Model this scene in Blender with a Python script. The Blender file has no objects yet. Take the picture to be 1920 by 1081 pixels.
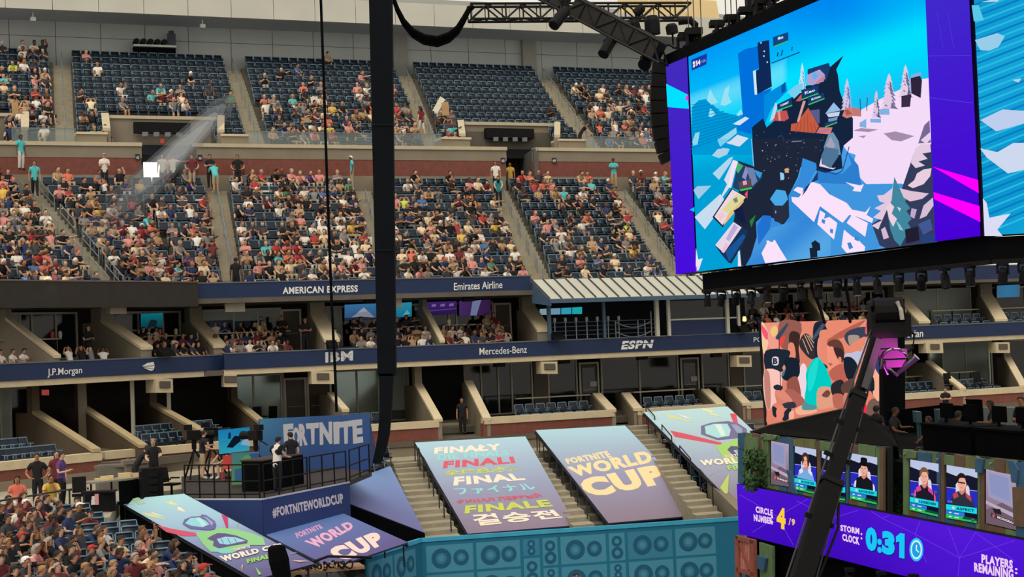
import bpy, math, random
import numpy as np
from mathutils import Vector, Matrix
R = random.Random(7)
SC = bpy.context.scene
COL = SC.collection
E = 10.0                                   # eye height above the court floor
F = 2880.0                                 # focal length in pixels of a 1920 px wide frame
ROLL = math.radians(2.28)
PITCH = math.radians(1.98)

# ---------------------------------------------------------------- camera, world, light, exposure
_f = Vector((0, math.cos(PITCH), math.sin(PITCH)))
_u0 = Vector((0, -math.sin(PITCH), math.cos(PITCH)))
_r0 = Vector((1, 0, 0))
CR = _r0*math.cos(ROLL) - _u0*math.sin(ROLL)
CU = _r0*math.sin(ROLL) + _u0*math.cos(ROLL)
CF = _f
cam = bpy.data.cameras.new('camera')
cam.sensor_width = 36.0
cam.lens = 36.0*F/1920.0
cam.clip_end = 2000
cam_o = bpy.data.objects.new('camera', cam)
cam_o.matrix_world = Matrix(((CR.x, CU.x, -CF.x, 0), (CR.y, CU.y, -CF.y, 0), (CR.z, CU.z, -CF.z, E), (0, 0, 0, 1)))
COL.objects.link(cam_o)
SC.camera = cam_o

world = bpy.data.worlds.new('daylight')
SC.world = world
world.use_nodes = True
_bg = world.node_tree.nodes['Background']
_bg.inputs[0].default_value = (1.0, 0.94, 0.84, 1)
_bg.inputs[1].default_value = 0.87
# soft daylight falling through the open roof, from above the court and slightly towards the camera side
sun = bpy.data.lights.new('roof_daylight', 'SUN')
sun.energy = 1.75
sun.angle = math.radians(50)
sun.color = (1.0, 0.92, 0.78)
sun_o = bpy.data.objects.new('roof_daylight', sun)
sun_o.rotation_euler = (math.radians(33), 0, math.radians(-18))
COL.objects.link(sun_o)
SC.view_settings.view_transform = 'Standard'
SC.view_settings.look = 'None'
SC.view_settings.exposure = 0.0
SC.view_settings.gamma = 1.0
SC.view_settings.use_curve_mapping = False
SC.cycles.use_denoising = True
SC.cycles.max_bounces = 5
SC.cycles.diffuse_bounces = 3
SC.cycles.glossy_bounces = 2
SC.cycles.transparent_max_bounces = 8

# ---------------------------------------------------------------- projection helpers
def ray(px, py):
    return CF*F + CR*(px-960.0) + CU*(540.5-py)
EYE = Vector((0, 0, E))
def hit(px, py, pl, lift=0.0):
    o, n = pl
    d = ray(px, py)
    return EYE + d*((o-EYE).dot(n)/d.dot(n)) + n*lift
def at(px, py, Y):
    d = ray(px, py)
    return EYE + d*(Y/d.y)
def atz(px, py, z):
    d = ray(px, py)
    return EYE + d*((z)/d.z)               # z is measured from the eye
def vplane(o, t):                          # vertical plane through o along t, normal towards the camera
    t = Vector((t[0], t[1], 0)).normalized()
    n = Vector((t.y, -t.x, 0))
    o = Vector((o[0], o[1], E))
    if (EYE-o).dot(n) < 0: n = -n
    return (o, n)
TM = Vector((.925, .38, 0)); BM = Vector((-.38, .925, 0))       # main side of the bowl
TL = Vector((.597, .802, 0)); BL_ = Vector((-.802, .597, 0))    # the side that turns towards us on the left
OM = Vector((-7.8, 75, 0)); OL = Vector((-14.77, 72.1, 0))
def PM(d): return vplane(OM+BM*d, TM)
def PL(d): return vplane(OL+BL_*d, TL)

# ---------------------------------------------------------------- colour and materials
def lin(c):
    return tuple(((x/255.0)/12.92 if x/255.0 <= .04045 else ((x/255.0+.055)/1.055)**2.4) for x in c)
MATS = {}
def mat(name, rgb, rough=.7, var=.08, scale=3.0, metal=0.0, spec=.3, bump=0.0, alpha=None, emit=0.0):
    if name in MATS: return MATS[name]
    m = bpy.data.materials.new(name); m.use_nodes = True
    nt = m.node_tree; b = nt.nodes['Principled BSDF']
    c = lin(rgb)
    tc = nt.nodes.new('ShaderNodeTexCoord')
    nz = nt.nodes.new('ShaderNodeTexNoise'); nz.inputs['Scale'].default_value = scale; nz.inputs['Detail'].default_value = 4
    nt.links.new(tc.outputs['Object'], nz.inputs['Vector'])
    rp = nt.nodes.new('ShaderNodeValToRGB')
    rp.color_ramp.elements[0].position = .3; rp.color_ramp.elements[1].position = .7
    rp.color_ramp.elements[0].color = tuple(max(0, x*(1-var)) for x in c)+(1,)
    rp.color_ramp.elements[1].color = tuple(min(1, x*(1+var)) for x in c)+(1,)
    nt.links.new(nz.outputs['Fac'], rp.inputs['Fac'])
    nt.links.new(rp.outputs['Color'], b.inputs['Base Color'])
    b.inputs['Roughness'].default_value = rough
    b.inputs['Metallic'].default_value = metal
    b.inputs['Specular IOR Level'].default_value = spec
    if bump:
        bp = nt.nodes.new('ShaderNodeBump'); bp.inputs['Strength'].default_value = bump; bp.inputs['Distance'].default_value = .02
        nt.links.new(nz.outputs['Fac'], bp.inputs['Height']); nt.links.new(bp.outputs['Normal'], b.inputs['Normal'])
    if alpha is not None: b.inputs['Alpha'].default_value = alpha
    if emit:
        nt.links.new(rp.outputs['Color'], b.inputs['Emission Color']); b.inputs['Emission Strength'].default_value = emit
    MATS[name] = m
    return m
def attr_mat(name, emit=None, rough=.7, spec=.3):
    if name in MATS: return MATS[name]
    m = bpy.data.materials.new(name); m.use_nodes = True
    nt = m.node_tree; b = nt.nodes['Principled BSDF']
    a = nt.nodes.new('ShaderNodeAttribute'); a.attribute_name = 'Col'
    if emit is not None:
        nt.nodes.remove(b)
        e = nt.nodes.new('ShaderNodeEmission'); e.inputs['Strength'].default_value = emit
        nt.links.new(a.outputs['Color'], e.inputs['Color'])
        nt.links.new(e.outputs['Emission'], nt.nodes['Material Output'].inputs['Surface'])
    else:
        nt.links.new(a.outputs['Color'], b.inputs['Base Color'])
        b.inputs['Roughness'].default_value = rough; b.inputs['Specular IOR Level'].default_value = spec
    MATS[name] = m
    return m
def glass_mat(name, tint, alpha=.35, rough=.08):
    if name in MATS: return MATS[name]
    m = bpy.data.materials.new(name); m.use_nodes = True
    nt = m.node_tree; b = nt.nodes['Principled BSDF']
    b.inputs['Base Color'].default_value = lin(tint)+(1,)
    b.inputs['Roughness'].default_value = rough
    b.inputs['Specular IOR Level'].default_value = .6
    tr = nt.nodes.new('ShaderNodeBsdfTransparent'); mx = nt.nodes.new('ShaderNodeMixShader')
    mx.inputs[0].default_value = alpha
    nt.links.new(tr.outputs[0], mx.inputs[1]); nt.links.new(b.outputs[0], mx.inputs[2])
    nt.links.new(mx.outputs[0], nt.nodes['Material Output'].inputs['Surface'])
    MATS[name] = m
    return m

CONC = mat('concrete', (150, 144, 128), .85, .10, 1.2)
CONCD = mat('concrete_dark', (98, 92, 82), .85, .12, 1.2)
CAP = mat('concrete_cap', (204, 188, 156), .8, .08, 2.0)
STEP = mat('step_concrete', (160, 152, 132), .85, .10, 2.5)
WALLG = mat('upper_wall_concrete', (176, 181, 178), .8, .05, .7)
BAND = mat('pale_precast', (200, 198, 186), .75, .04, .5)
BRICK = mat('red_band', (122, 72, 62), .8, .12, 4.0)
NAVY = mat('fascia_navy', (32, 48, 84), .55, .05, 1.0)
SEATM = mat('seat_navy_plastic', (22, 34, 48), .45, .10, 5.0, spec=.4)
SEATR = mat('seat_frame_grey', (116, 142, 156), .4, .10, 5.0, spec=.4)
BLACK = mat('black_cloth', (10, 11, 14), .9, .15, 3.0, spec=.05)
BLKM = mat('black_metal', (15, 15, 17), .6, .15, 6.0, spec=.15)
TRUSS = mat('truss_black', (14, 13, 12), .6, .2, 6.0)
STEEL = mat('rail_steel', (128, 134, 136), .4, .08, 6.0, metal=.3)
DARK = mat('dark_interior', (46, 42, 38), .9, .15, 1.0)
MULL = mat('mullion_grey', (186, 180, 162), .6, .05, 3.0)
GLASSD = glass_mat('dark_glass', (26, 32, 34), .55)
GLASSL = glass_mat('pale_glass', (150, 166, 160), .8, .15)
GLASSL.node_tree.nodes['Principled BSDF'].inputs['Metallic'].default_value = .75
RAILG = glass_mat('rail_glass', (150, 165, 165), .22)

# ---------------------------------------------------------------- mesh builder
def V3(p): return Vector(p)
class MB:
    def __init__(s): s.v = []; s.f = []; s.mi = []; s.c = []
    def add(s, vs, fs, m=0, c=None):
        k = len(s.v)
        s.v += [tuple(p) for p in vs]
        for f in fs:
            s.f.append([i+k for i in f]); s.mi.append(m); s.c.append(c)
        return s
    def obox(s, o, a, b, c, m=0, col=None):
        o, a, b, c = V3(o), V3(a), V3(b), V3(c)
        vs = [o, o+a, o+a+b, o+b, o+c, o+a+c, o+a+b+c, o+b+c]
        fs = [(0, 3, 2, 1), (4, 5, 6, 7), (0, 1, 5, 4), (1, 2, 6, 5), (2, 3, 7, 6), (3, 0, 4, 7)]
        if a.cross(b).dot(c) < 0: fs = [f[::-1] for f in fs]
        return s.add(vs, fs, m, col)
    def cbox(s, c, a, b, h, m=0, col=None):          # centred on c in the a, b directions, standing on c
        c, a, b = V3(c), V3(a), V3(b)
        return s.obox(c-a/2-b/2, a, b, (0, 0, h), m, col)
    def bar(s, p, q, w, h=None, m=0, col=None, up=(0, 0, 1)):   # square bar from p to q
        p, q = V3(p), V3(q); h = h or w
        d = (q-p).normalized(); u = V3(up)
        if abs(d.dot(u)) > .95: u = V3((0, 1, 0))
        a = d.cross(u).normalized(); b = a.cross(d).normalized()
        return s.obox(p-a*w/2-b*h/2, a*w, b*h, q-p, m, col)
    def prism(s, poly, vec, m=0, col=None):
        poly = [V3(p) for p in poly]; vec = V3(vec); n = len(poly)
        nr = Vector((0, 0, 0))
        for i in range(n): nr += poly[i].cross(poly[(i+1) % n])
        if nr.dot(vec) > 0: poly = poly[::-1]
        vs = poly+[p+vec for p in poly]
        fs = [tuple(range(n)), tuple(range(2*n-1, n-1, -1))]+[(i, i+n, (i+1) % n+n, (i+1) % n) for i in range(n)]
        return s.add(vs, fs, m, col)
    def tube(s, pts, r, n=6, m=0, col=None, r1=None):
        pts = [V3(p) for p in pts]; k = len(pts); vs = []; fs = []
        for i, p in enumerate(pts):
            d = (pts[min(i+1, k-1)]-pts[max(i-1, 0)]).normalized()
            u = V3((0, 0, 1)) if abs(d.z) < .95 else V3((0, 1, 0))
            a = d.cross(u).normalized(); b = a.cross(d)
            rr = r if r1 is None else r+(r1-r)*i/max(1, k-1)
            if isinstance(r, (list, tuple)): rr = r[i]
            for j in range(n):
                t = 2*math.pi*j/n
                vs.append(p+a*math.cos(t)*rr+b*math.sin(t)*rr)
        for i in range(k-1):
            for j in range(n):
                fs.append((i*n+j, i*n+(j+1) % n, (i+1)*n+(j+1) % n, (i+1)*n+j))
        fs.append(tuple(range(n))[::-1]); fs.append(tuple((k-1)*n+j for j in range(n)))
        return s.add(vs, fs, m, col)
    def quad(s, a, b, c, d, m=0, col=None): return s.add([a, b, c, d], [(0, 1, 2, 3)], m, col)
    def build(s, name, mats, parent=None, label=None, cat=None, group=None, kind=None, smooth=False, origin=None):
        me = bpy.data.meshes.new(name)
        v = np.array(s.v, dtype=float)
        if parent is not None: o = np.array(wloc(parent))
        elif origin is not None: o = np.array(origin)
        else: o = np.array([(v[:, 0].min()+v[:, 0].max())/2, (v[:, 1].min()+v[:, 1].max())/2, v[:, 2].min()])
        me.from_pydata((v-o).tolist(), [], s.f)
        for m in (mats if isinstance(mats, (list, tuple)) else [mats]): me.materials.append(m)
        if any(s.mi): me.polygons.foreach_set('material_index', s.mi)
        if any(c is not None for c in s.c):
            at_ = me.color_attributes.new('Col', 'FLOAT_COLOR', 'CORNER')
            out = []
            for f, c in zip(s.f, s.c):
                if c is None: c = (.5, .5, .5)
                if isinstance(c[0], (tuple, list)):
                    for cc in c: out += [cc[0], cc[1], cc[2], 1.0]
                else: out += [c[0], c[1], c[2], 1.0]*len(f)
            at_.data.foreach_set('color', out)
        if smooth: me.polygons.foreach_set('use_smooth', [True]*len(s.f))
        me.update()
        ob = bpy.data.objects.new(name, me); COL.objects.link(ob)
        if parent is not None: ob.parent = parent
        else: ob.location = o.tolist()
        tag(ob, label, cat, group, kind)
        return ob
def wloc(o):
    l = Vector(o.location)
    while o.parent is not None:
        o = o.parent; l = l+Vector(o.location)
    return l
def tag(o, label=None, cat=None, group=None, kind=None):
    if label: o['label'] = label
    if cat: o['category'] = cat
    if group: o['group'] = group
    if kind: o['kind'] = kind
    return o
def empty(name, loc, label=None, cat=None, group=None, kind=None):
    o = bpy.data.objects.new(name, None); o.location = loc; o.empty_display_size = .2
    COL.objects.link(o)
    return tag(o, label, cat, group, kind)
def inst(ob, loc=None, rz=None, parent=None, name=None):            # a copy that shares the mesh
    c = ob.copy(); COL.objects.link(c)
    if name: c.name = name
    if loc is not None: c.location = loc
    if rz is not None: c.rotation_euler = (0, 0, rz)
    if parent is not None: c.parent = parent
    return c
def face_angle(f): return math.atan2(f[0], -f[1])                   # turns local -Y to f
ORD = ['', 'first', 'second', 'third', 'fourth', 'fifth', 'sixth', 'seventh', 'eighth', 'ninth', 'tenth', 'eleventh', 'twelfth',
       'thirteenth', 'fourteenth', 'fifteenth', 'sixteenth', 'seventeenth', 'eighteenth', 'nineteenth', 'twentieth',
       'twenty-first', 'twenty-second', 'twenty-third', 'twenty-fourth', 'twenty-fifth', 'twenty-sixth', 'twenty-seventh', 'twenty-eighth', 'twenty-ninth', 'thirtieth']

# ---------------------------------------------------------------- flat print on a plane (screens, cloths, boards)
_TC = {}
def text_2d(string, bold=.0, space=1.0):
    key = (string, bold, space)
    if key in _TC: return _TC[key]
    cu = bpy.data.curves.new('lettering', 'FONT'); cu.body = string; cu.resolution_u = 3
    cu.offset = bold; cu.space_character = space
    ob = bpy.data.objects.new('lettering', cu); COL.objects.link(ob)
    bpy.context.view_layer.update()
    me = bpy.data.meshes.new_from_object(ob.evaluated_get(bpy.context.evaluated_depsgraph_get()))
    vs = np.array([v.co[:] for v in me.vertices]); fs = [tuple(p.vertices) for p in me.polygons]
    bpy.data.objects.remove(ob); bpy.data.curves.remove(cu); bpy.data.meshes.remove(me)
    if len(vs):
        mn = vs.min(0); mx = vs.max(0); vs = (vs-mn)/np.maximum(mx-mn, 1e-6)
    _TC[key] = (vs, fs)
    return _TC[key]
def quadpt(q, a, b):                       # q = TL, TR, BR, BL in pixels; a to the right, b upwards
    tl, tr, br, bl = q
    x = (tl[0]*(1-a)+tr[0]*a)*b+(bl[0]*(1-a)+br[0]*a)*(1-b)
    y = (tl[1]*(1-a)+tr[1]*a)*b+(bl[1]*(1-a)+br[1]*a)*(1-b)
    return x, y
class Print:
    def __init__(s, pl, eps=.001):
        s.pl = pl; s.eps = eps; s.k = 1; s.mb = MB()
        if (EYE-pl[0]).dot(pl[1]) < 0: s.pl = (pl[0], -pl[1])
    def P(s, x, y): return hit(x, y, s.pl, s.eps*s.k)
    def up(s): s.k += 1; return s
    def poly(s, pts, col, up=True):
        vs = [s.P(*p) for p in pts]; n = len(vs)
        nr = Vector((0, 0, 0))
        for i in range(n): nr += (vs[i]-vs[0]).cross(vs[(i+1) % n]-vs[0])
        f = tuple(range(n)); f = f if nr.dot(s.pl[1]) > 0 else f[::-1]
        c = lin(col) if not isinstance(col[0], (tuple, list)) else [lin(x) for x in col]
        if isinstance(c, list) and f[0] != 0: c = c[::-1]
        s.mb.add(vs, [f], 0, c)
        if up: s.k += 1
        return s
    def line(s, a, b, w, col, up=True):
        dx, dy = b[0]-a[0], b[1]-a[1]; l = math.hypot(dx, dy) or 1
        nx, ny = -dy/l*w/2, dx/l*w/2
        return s.poly([(a[0]+nx, a[1]+ny), (b[0]+nx, b[1]+ny), (b[0]-nx, b[1]-ny), (a[0]-nx, a[1]-ny)], col, up)
    def path(s, pts, w, col, closed=False):
        for i in range(len(pts)-(0 if closed else 1)): s.line(pts[i], pts[(i+1) % len(pts)], w, col, False)
        s.k += 1
    def disc(s, x, y, rx, ry, col, n=14, rot=0.0, up=True):
        c, d = math.cos(rot), math.sin(rot)
        return s.poly([(x+rx*math.cos(t)*c-ry*math.sin(t)*d, y+rx*math.cos(t)*d+ry*math.sin(t)*c) for t in [2*math.pi*i/n for i in range(n)]], col, up)
    def ring(s, x, y, rx, ry, w, col, n=16):
        for i in range(n):
            t, u = 2*math.pi*i/n, 2*math.pi*(i+1)/n
            k = 1-w
            s.poly([(x+rx*math.cos(t), y+ry*math.sin(t)), (x+rx*math.cos(u), y+ry*math.sin(u)), (x+rx*k*math.cos(u), y+ry*k*math.sin(u)), (x+rx*k*math.cos(t), y+ry*k*math.sin(t))], col, False)
        s.k += 1
    def grid(s, q, nx, ny, fn):
        pts = [[quadpt(q, i/nx, 1-j/ny) for i in range(nx+1)] for j in range(ny+1)]
        vs = [s.P(*pts[j][i]) for j in range(ny+1) for i in range(nx+1)]
        cs = [lin(fn(pts[j][i][0], pts[j][i][1], i/nx, j/ny)) for j in range(ny+1) for i in range(nx+1)]
        k = len(s.mb.v); s.mb.v += [tuple(v) for v in vs]
        for j in range(ny):
            for i in range(nx):
                a = j*(nx+1)+i
                f = [a+nx+1, a+nx+2, a+1, a]
                s.mb.f.append([x+k for x in f]); s.mb.mi.append(0); s.mb.c.append([cs[x] for x in f])
        s.k += 1
        return s
    def text(s, q, string, col, bold=.02, space=1.0, shear=0.0):
        if bold > .03: space = max(space, 1+bold*2.6)
        vs, fs = text_2d(string, bold, space)
        if not len(vs): return s
        P = [s.P(*quadpt(q, a+shear*(b-.5), b)) for a, b, _ in vs]
        s.mb.add(P, fs, 0, lin(col)); s.k += 1
        return s
    def build(s, name, m, parent=None, **kw): return s.mb.build(name, m, parent, **kw)
def smooth(z, n=4):                        # rounded outline through the given points
    o = []; m = len(z)
    for i in range(m):
        a, b, c, d = z[i-1], z[i], z[(i+1) % m], z[(i+2) % m]
        for k in range(n):
            t = k/n; o.append(tuple(.5*(2*b[q]+(c[q]-a[q])*t+(2*a[q]-5*b[q]+4*c[q]-d[q])*t*t+(3*b[q]-a[q]-3*c[q]+d[q])*t**3) for q in (0, 1)))
    return o
SCREEN = attr_mat('led_screen', emit=1.0)
CLOTH = attr_mat('printed_cloth', rough=.75)
PAINT = attr_mat('painted_print', rough=.6)
def mix(a, b, t): return tuple(a[i]+(b[i]-a[i])*t for i in range(3))
def clampc(c): return tuple(max(0, min(255, x)) for x in c)
# ================================================================ the bowl
def pz(px, z, pl):                         # the point of plane pl that stands z above the eye in image column px
    y = 640.0
    for _ in range(7):
        P = hit(px, y, pl); y -= (z-(P.z-E))*F/P.y
    return hit(px, y, pl)
def strip(mb, pl, px0, px1, z0, z1, th=.2, out=0.0, m=0, col=None):   # wall piece between two columns, th thick behind the plane
    a, b = pz(px0, z0, pl), pz(px1, z0, pl); n = pl[1]
    a = a+n*out; b = b+n*out
    return mb.obox(a, b-a, (0, 0, z1-z0), -n*th, m, col)
ST = 'structure'
# court floor and outer ground
MB().obox((-90, -30, -.3), (180, 0, 0), (0, 190, 0), (0, 0, .3)).build('floor', mat('court_floor', (52, 58, 66), .6, .1, .3), label='dark court floor under the stage and stands', cat='floor', kind=ST)

# --- top wall behind the upper tier, its panels, the pale precast band over it
WALLP = vplane((-10.1, 97.3), TM); BANDP = vplane((-9.8, 94), TM)
_m = MB(); strip(_m, WALLP, -80, 1640, 16.5, 20.2, .4, -.06)
wall_back = _m.build('wall_back', mat('joint_dark', (96, 94, 86), .9, .05), label='grey concrete wall of square panels behind the top seats', cat='wall', kind=ST)
a0 = pz(-70, 18.0, WALLP); tw = (pz(1620, 18, WALLP)-a0); Lw = tw.length; tw = tw/Lw
step = 2.62; k = 0; x = 0.0
proto = None
while x < Lw:
    for z0, z1 in ((16.6, 19.13), (19.16, 20.1)):
        o = a0+tw*x; o.z = E+z0
        mb = MB(); mb.obox(o, tw*(step-.035), (0, 0, z1-z0), WALLP[1]*(-.06+R.uniform(0, .012)))
        mb.build('panel', WALLG, wall_back)
    x += step
for px in (748, 990):                      # two pilasters on the wall
    mb = MB(); p = pz(px, 16.6, WALLP); mb.obox(p-tw*.4, tw*.95, (0, 0, 3.45), WALLP[1]*.35); mb.build('pilaster', mat('pilaster', (142, 142, 134), .85, .05), wall_back)
_m = MB(); a = pz(-80, 20.05, BANDP); b = pz(1640, 20.05, BANDP)
_m.obox(a-BANDP[1]*.35, b-a, -BANDP[1]*3.6, (0, 0, .22))
band = _m.build('wall_upper', mat('soffit_bounce', (190, 196, 200), .85, .05), label='pale precast band of long panels over the top wall', cat='wall', kind=ST)  # pale bluish tone holds the bounced light under the band
x = 0.0; Lb = (b-a).length; tb = (b-a)/Lb
while x < Lb:
    o = a+tb*x; gap = .03
    mb = MB(); mb.obox(o, tb*(2.58-gap), (0, 0, 1.42), -BANDP[1]*.34); mb.build('panel', BAND, band)
    x += 2.58
# small white light boxes under the band
for i, px in enumerate((62, 380)):
    p = pz(px, 19.55, vplane((-9.9, 95.0), TM))
    mb = MB(); mb.cbox(p, tb*.3, BANDP[1]*.25, .22); mb.cbox(p+Vector((0, 0, .22)), tb*.06, BANDP[1]*.06, .34)
    mb.build('wall_light', mat('light_box', (226, 224, 214), .5), label=['small white light box under the pale band at the outer end', 'small white light box under the pale band above the spotlight shelf'][i], cat='light')
# roof over the stands: grey deck and pale fabric panels further back
_m = MB(); RP = vplane((-9.9, 98.0), TM)
a = pz(-80, 21.5, RP); b = pz(1680, 21.5, RP)
_m.obox(a, b-a, -RP[1]*26+Vector((0, 0, 7)), (0, 0, .4))
ceil = _m.build('ceiling', mat('roof_deck', (126, 128, 122), .8, .1, .3), label='grey roof deck and pale fabric panels above the top wall', cat='ceiling', kind=ST)
fab = bpy.data.materials.new('roof_fabric'); fab.use_nodes = True
_nt = fab.node_tree; _tr = _nt.nodes.new('ShaderNodeBsdfTranslucent'); _tr.inputs[0].default_value = lin((255, 236, 190))+(1,)
_df = _nt.nodes['Principled BSDF']; _df.inputs['Base Color'].default_value = lin((238, 224, 186))+(1,); _df.inputs['Roughness'].default_value = .7
_mx = _nt.nodes.new('ShaderNodeMixShader'); _mx.inputs[0].default_value = .6
_nt.links.new(_df.outputs[0], _mx.inputs[1]); _nt.links.new(_tr.outputs[0], _mx.inputs[2]); _nt.links.new(_mx.outputs[0], _nt.nodes['Material Output'].inputs['Surface'])
FP = vplane((-9.0, 97.2), TM)
for i, (x0, x1) in enumerate(((1165, 1222), (1224, 1290), (1292, 1352))):
    mb = MB(); p0 = pz(x0, 21.55, FP); p1 = pz(x1, 21.55, FP)
    mb.obox(p0, p1-p0, Vector((0, 0, 1.9))-FP[1]*.5, -FP[1]*.05)
    mb.build('fabric_panel', fab, ceil)

# --- a block of terraces between four plan corners
SEATS = []      # (position, angle, colour key, px, block, row, index)
def terrace(name, FL, FR, BL, BR, zf, zb, n, label, seat_pitch=.53, cut=None, seats=True, skip0=False, key='', rows=None):
    mb = MB(); FL, FR, BL, BR = [Vector((p[0], p[1], 0)) for p in (FL, FR, BL, BR)]
    for r in range(n):
        t0, t1 = r/n, (r+1)/n
        z = E+zf+(zb-zf)*r/(n-1)
        A, B = FL.lerp(BL, t0), FR.lerp(BR, t0); C, D = FR.lerp(BR, t1), FL.lerp(BL, t1)
        if cut and r < cut[0]:
            for u0, u1 in ((0, cut[1]), (cut[2], 1)):
                if u1-u0 > .02:
                    q = [A.lerp(B, u0), A.lerp(B, u1), D.lerp(C, u1), D.lerp(C, u0)]
                    mb.prism([Vector((p.x, p.y, z)) for p in q], (0, 0, -min(1.3, .26+z-E-zf)))
        else:
            mb.prism([Vector((p.x, p.y, z)) for p in (A, B, C, D)], (0, 0, -min(1.3, .26+z-E-zf)))
        if seats:
            tm = t0+.62*(t1-t0); P0, P1 = FL.lerp(BL, tm), FR.lerp(BR, tm); L = (P1-P0).length; u = (P1-P0)/L
            f = Vector((u.y, -u.x, 0)); ang = face_angle(f)
            k = int((L-.1)/seat_pitch); off = (L-k*seat_pitch)/2+seat_pitch/2
            for j in range(k):
                w = (off+j*seat_pitch)/L
                if cut and r < cut[0] and cut[1]-.015 < w < cut[2]+.015: continue
                P = P0+u*(off+j*seat_pitch)
                SEATS.append((Vector((P.x, P.y, z)), ang, key, r, j, k))
    ob = mb.build(name, CONCD, label=label, cat='terrace', kind=ST)
    return ob
def stair(name, TLp, TRp, BLp, BRp, zt, zb, n, label, m=STEP):     # T = top (back), B = bottom (front)
    root = empty(name, (BLp[0], BLp[1], E+zb-1.0), label, 'stair', kind=ST)
    T0, T1, B0, B1 = [Vector((p[0], p[1], 0)) for p in (TLp, TRp, BLp, BRp)]
    for i in range(n):
        t0, t1 = i/n, (i+1)/n
        z = E+zb+(zt-zb)*(i+.5)/n
        q = [B0.lerp(T0, t0), B1.lerp(T1, t0), B1.lerp(T1, t1), B0.lerp(T0, t1)]
        mb = MB(); mb.prism([Vector((p.x, p.y, z)) for p in q], (0, 0, -.8)); mb.build('step', m, root)
    return root
def xy(p): return (p.x, p.y)
UF = vplane((-8.9, 85.6), TM); UB = vplane((-10.05, 96.7), TM)
ZUF, ZUB = 11.0, 17.35
def uf(px): return xy(pz(px, ZUF+.5, UF))
def ub(px): return xy(pz(px, ZUB+.5, UB))
UA = [(-150, -110, -150, -110), (104, 140, 99, 132), (470, 500, 418, 450), (800, 828, 742, 770), (1100, 1132, 1000, 1032), (1420, 1450, 1300, 1330)]
UNAMES = ['upper block at the outer end', 'upper block below the spotlight shelf', 'upper block behind the thin hanging cable', 'near empty upper block right of the hanging black column', 'upper block beside the curved loudspeaker column']
UCUT = [(4, 0.0, .55), (4, .19, .80), None, (3, .20, .82), None]
for i in range(5):
    a, b = UA[i], UA[i+1]
    terrace('floor_upper_tier', uf(a[1]), uf(b[0]), ub(a[3]), ub(b[2]), ZUF, ZUB, 13, 'concrete terraces of the '+UNAMES[i], .56, UCUT[i], key='U%d' % i)
    if i: stair('stair_upper', ub(a[2]), ub(a[3]), uf(a[0]), uf(a[1]), ZUB, ZUF, 26, 'concrete aisle steps on the outer side of the '+UNAMES[i])

# --- the wall behind the middle tier: coping, grey concrete, red band, grey base; two openings in it
MW = vplane((-8.85, 85), TM)
TRIMC = mat('coping', (190, 178, 150), .75, .06, 2.0)
GREYW = mat('parapet_concrete', (136, 126, 108), .8, .07, 1.0)
for i, (x0, x1, lb) in enumerate(((-80, 266, 'red banded back wall of the middle tier before the first opening'), (360, 950, 'long red banded back wall of the middle tier between the two openings'), (1004, 1420, 'red banded back wall of the middle tier beside the big screen'))):
    mb = MB(); strip(mb, MW, x0, x1, 10.45, 11.06, .5)
    w = mb.build('wall_middle', GREYW, label=lb, cat='wall', kind=ST)
    mb = MB(); strip(mb, MW, x0, x1, 11.06, 11.26, .6, .08); mb.build('coping', TRIMC, w)
    mb = MB(); strip(mb, MW, x0, x1, 9.55, 10.45, .5, -.02); mb.build('red_band', BRICK, w)
    mb = MB(); strip(mb, MW, x0, x1, 8.2, 9.55, .5, -.01); mb.build('base', GREYW, w)
# passages behind the openings
MWB = vplane((-8.85-.38*5, 85+.925*5), TM)
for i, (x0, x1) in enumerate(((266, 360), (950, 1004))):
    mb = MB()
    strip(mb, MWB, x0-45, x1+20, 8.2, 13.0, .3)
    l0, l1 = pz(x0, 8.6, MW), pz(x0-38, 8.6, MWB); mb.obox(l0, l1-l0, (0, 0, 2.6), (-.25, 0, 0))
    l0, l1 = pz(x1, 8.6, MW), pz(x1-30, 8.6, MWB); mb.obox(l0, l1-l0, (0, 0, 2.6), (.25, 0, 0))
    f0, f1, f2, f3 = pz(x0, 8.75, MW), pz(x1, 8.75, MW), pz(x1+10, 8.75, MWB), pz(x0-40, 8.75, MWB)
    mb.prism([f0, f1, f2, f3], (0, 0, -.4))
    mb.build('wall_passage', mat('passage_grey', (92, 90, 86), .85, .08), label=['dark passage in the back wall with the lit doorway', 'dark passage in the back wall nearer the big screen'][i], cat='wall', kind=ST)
# daylight doorway
mb = MB(); DP = vplane((-8.85-.38*.4, 85+.925*.4), TM)
a, b = pz(267, 9.1, MW), pz(299, 9.1, MW)
mb.obox(a+Vector((.02, .3, 0)), b-a, (0, 0, 1.15), -MW[1]*.05)
door = mb.build('door_1', mat('daylight_glow', (255, 252, 255), .5, 0, emit=6.0), label='doorway full of white daylight at the end of the light beam', cat='door', kind=ST)
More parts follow.
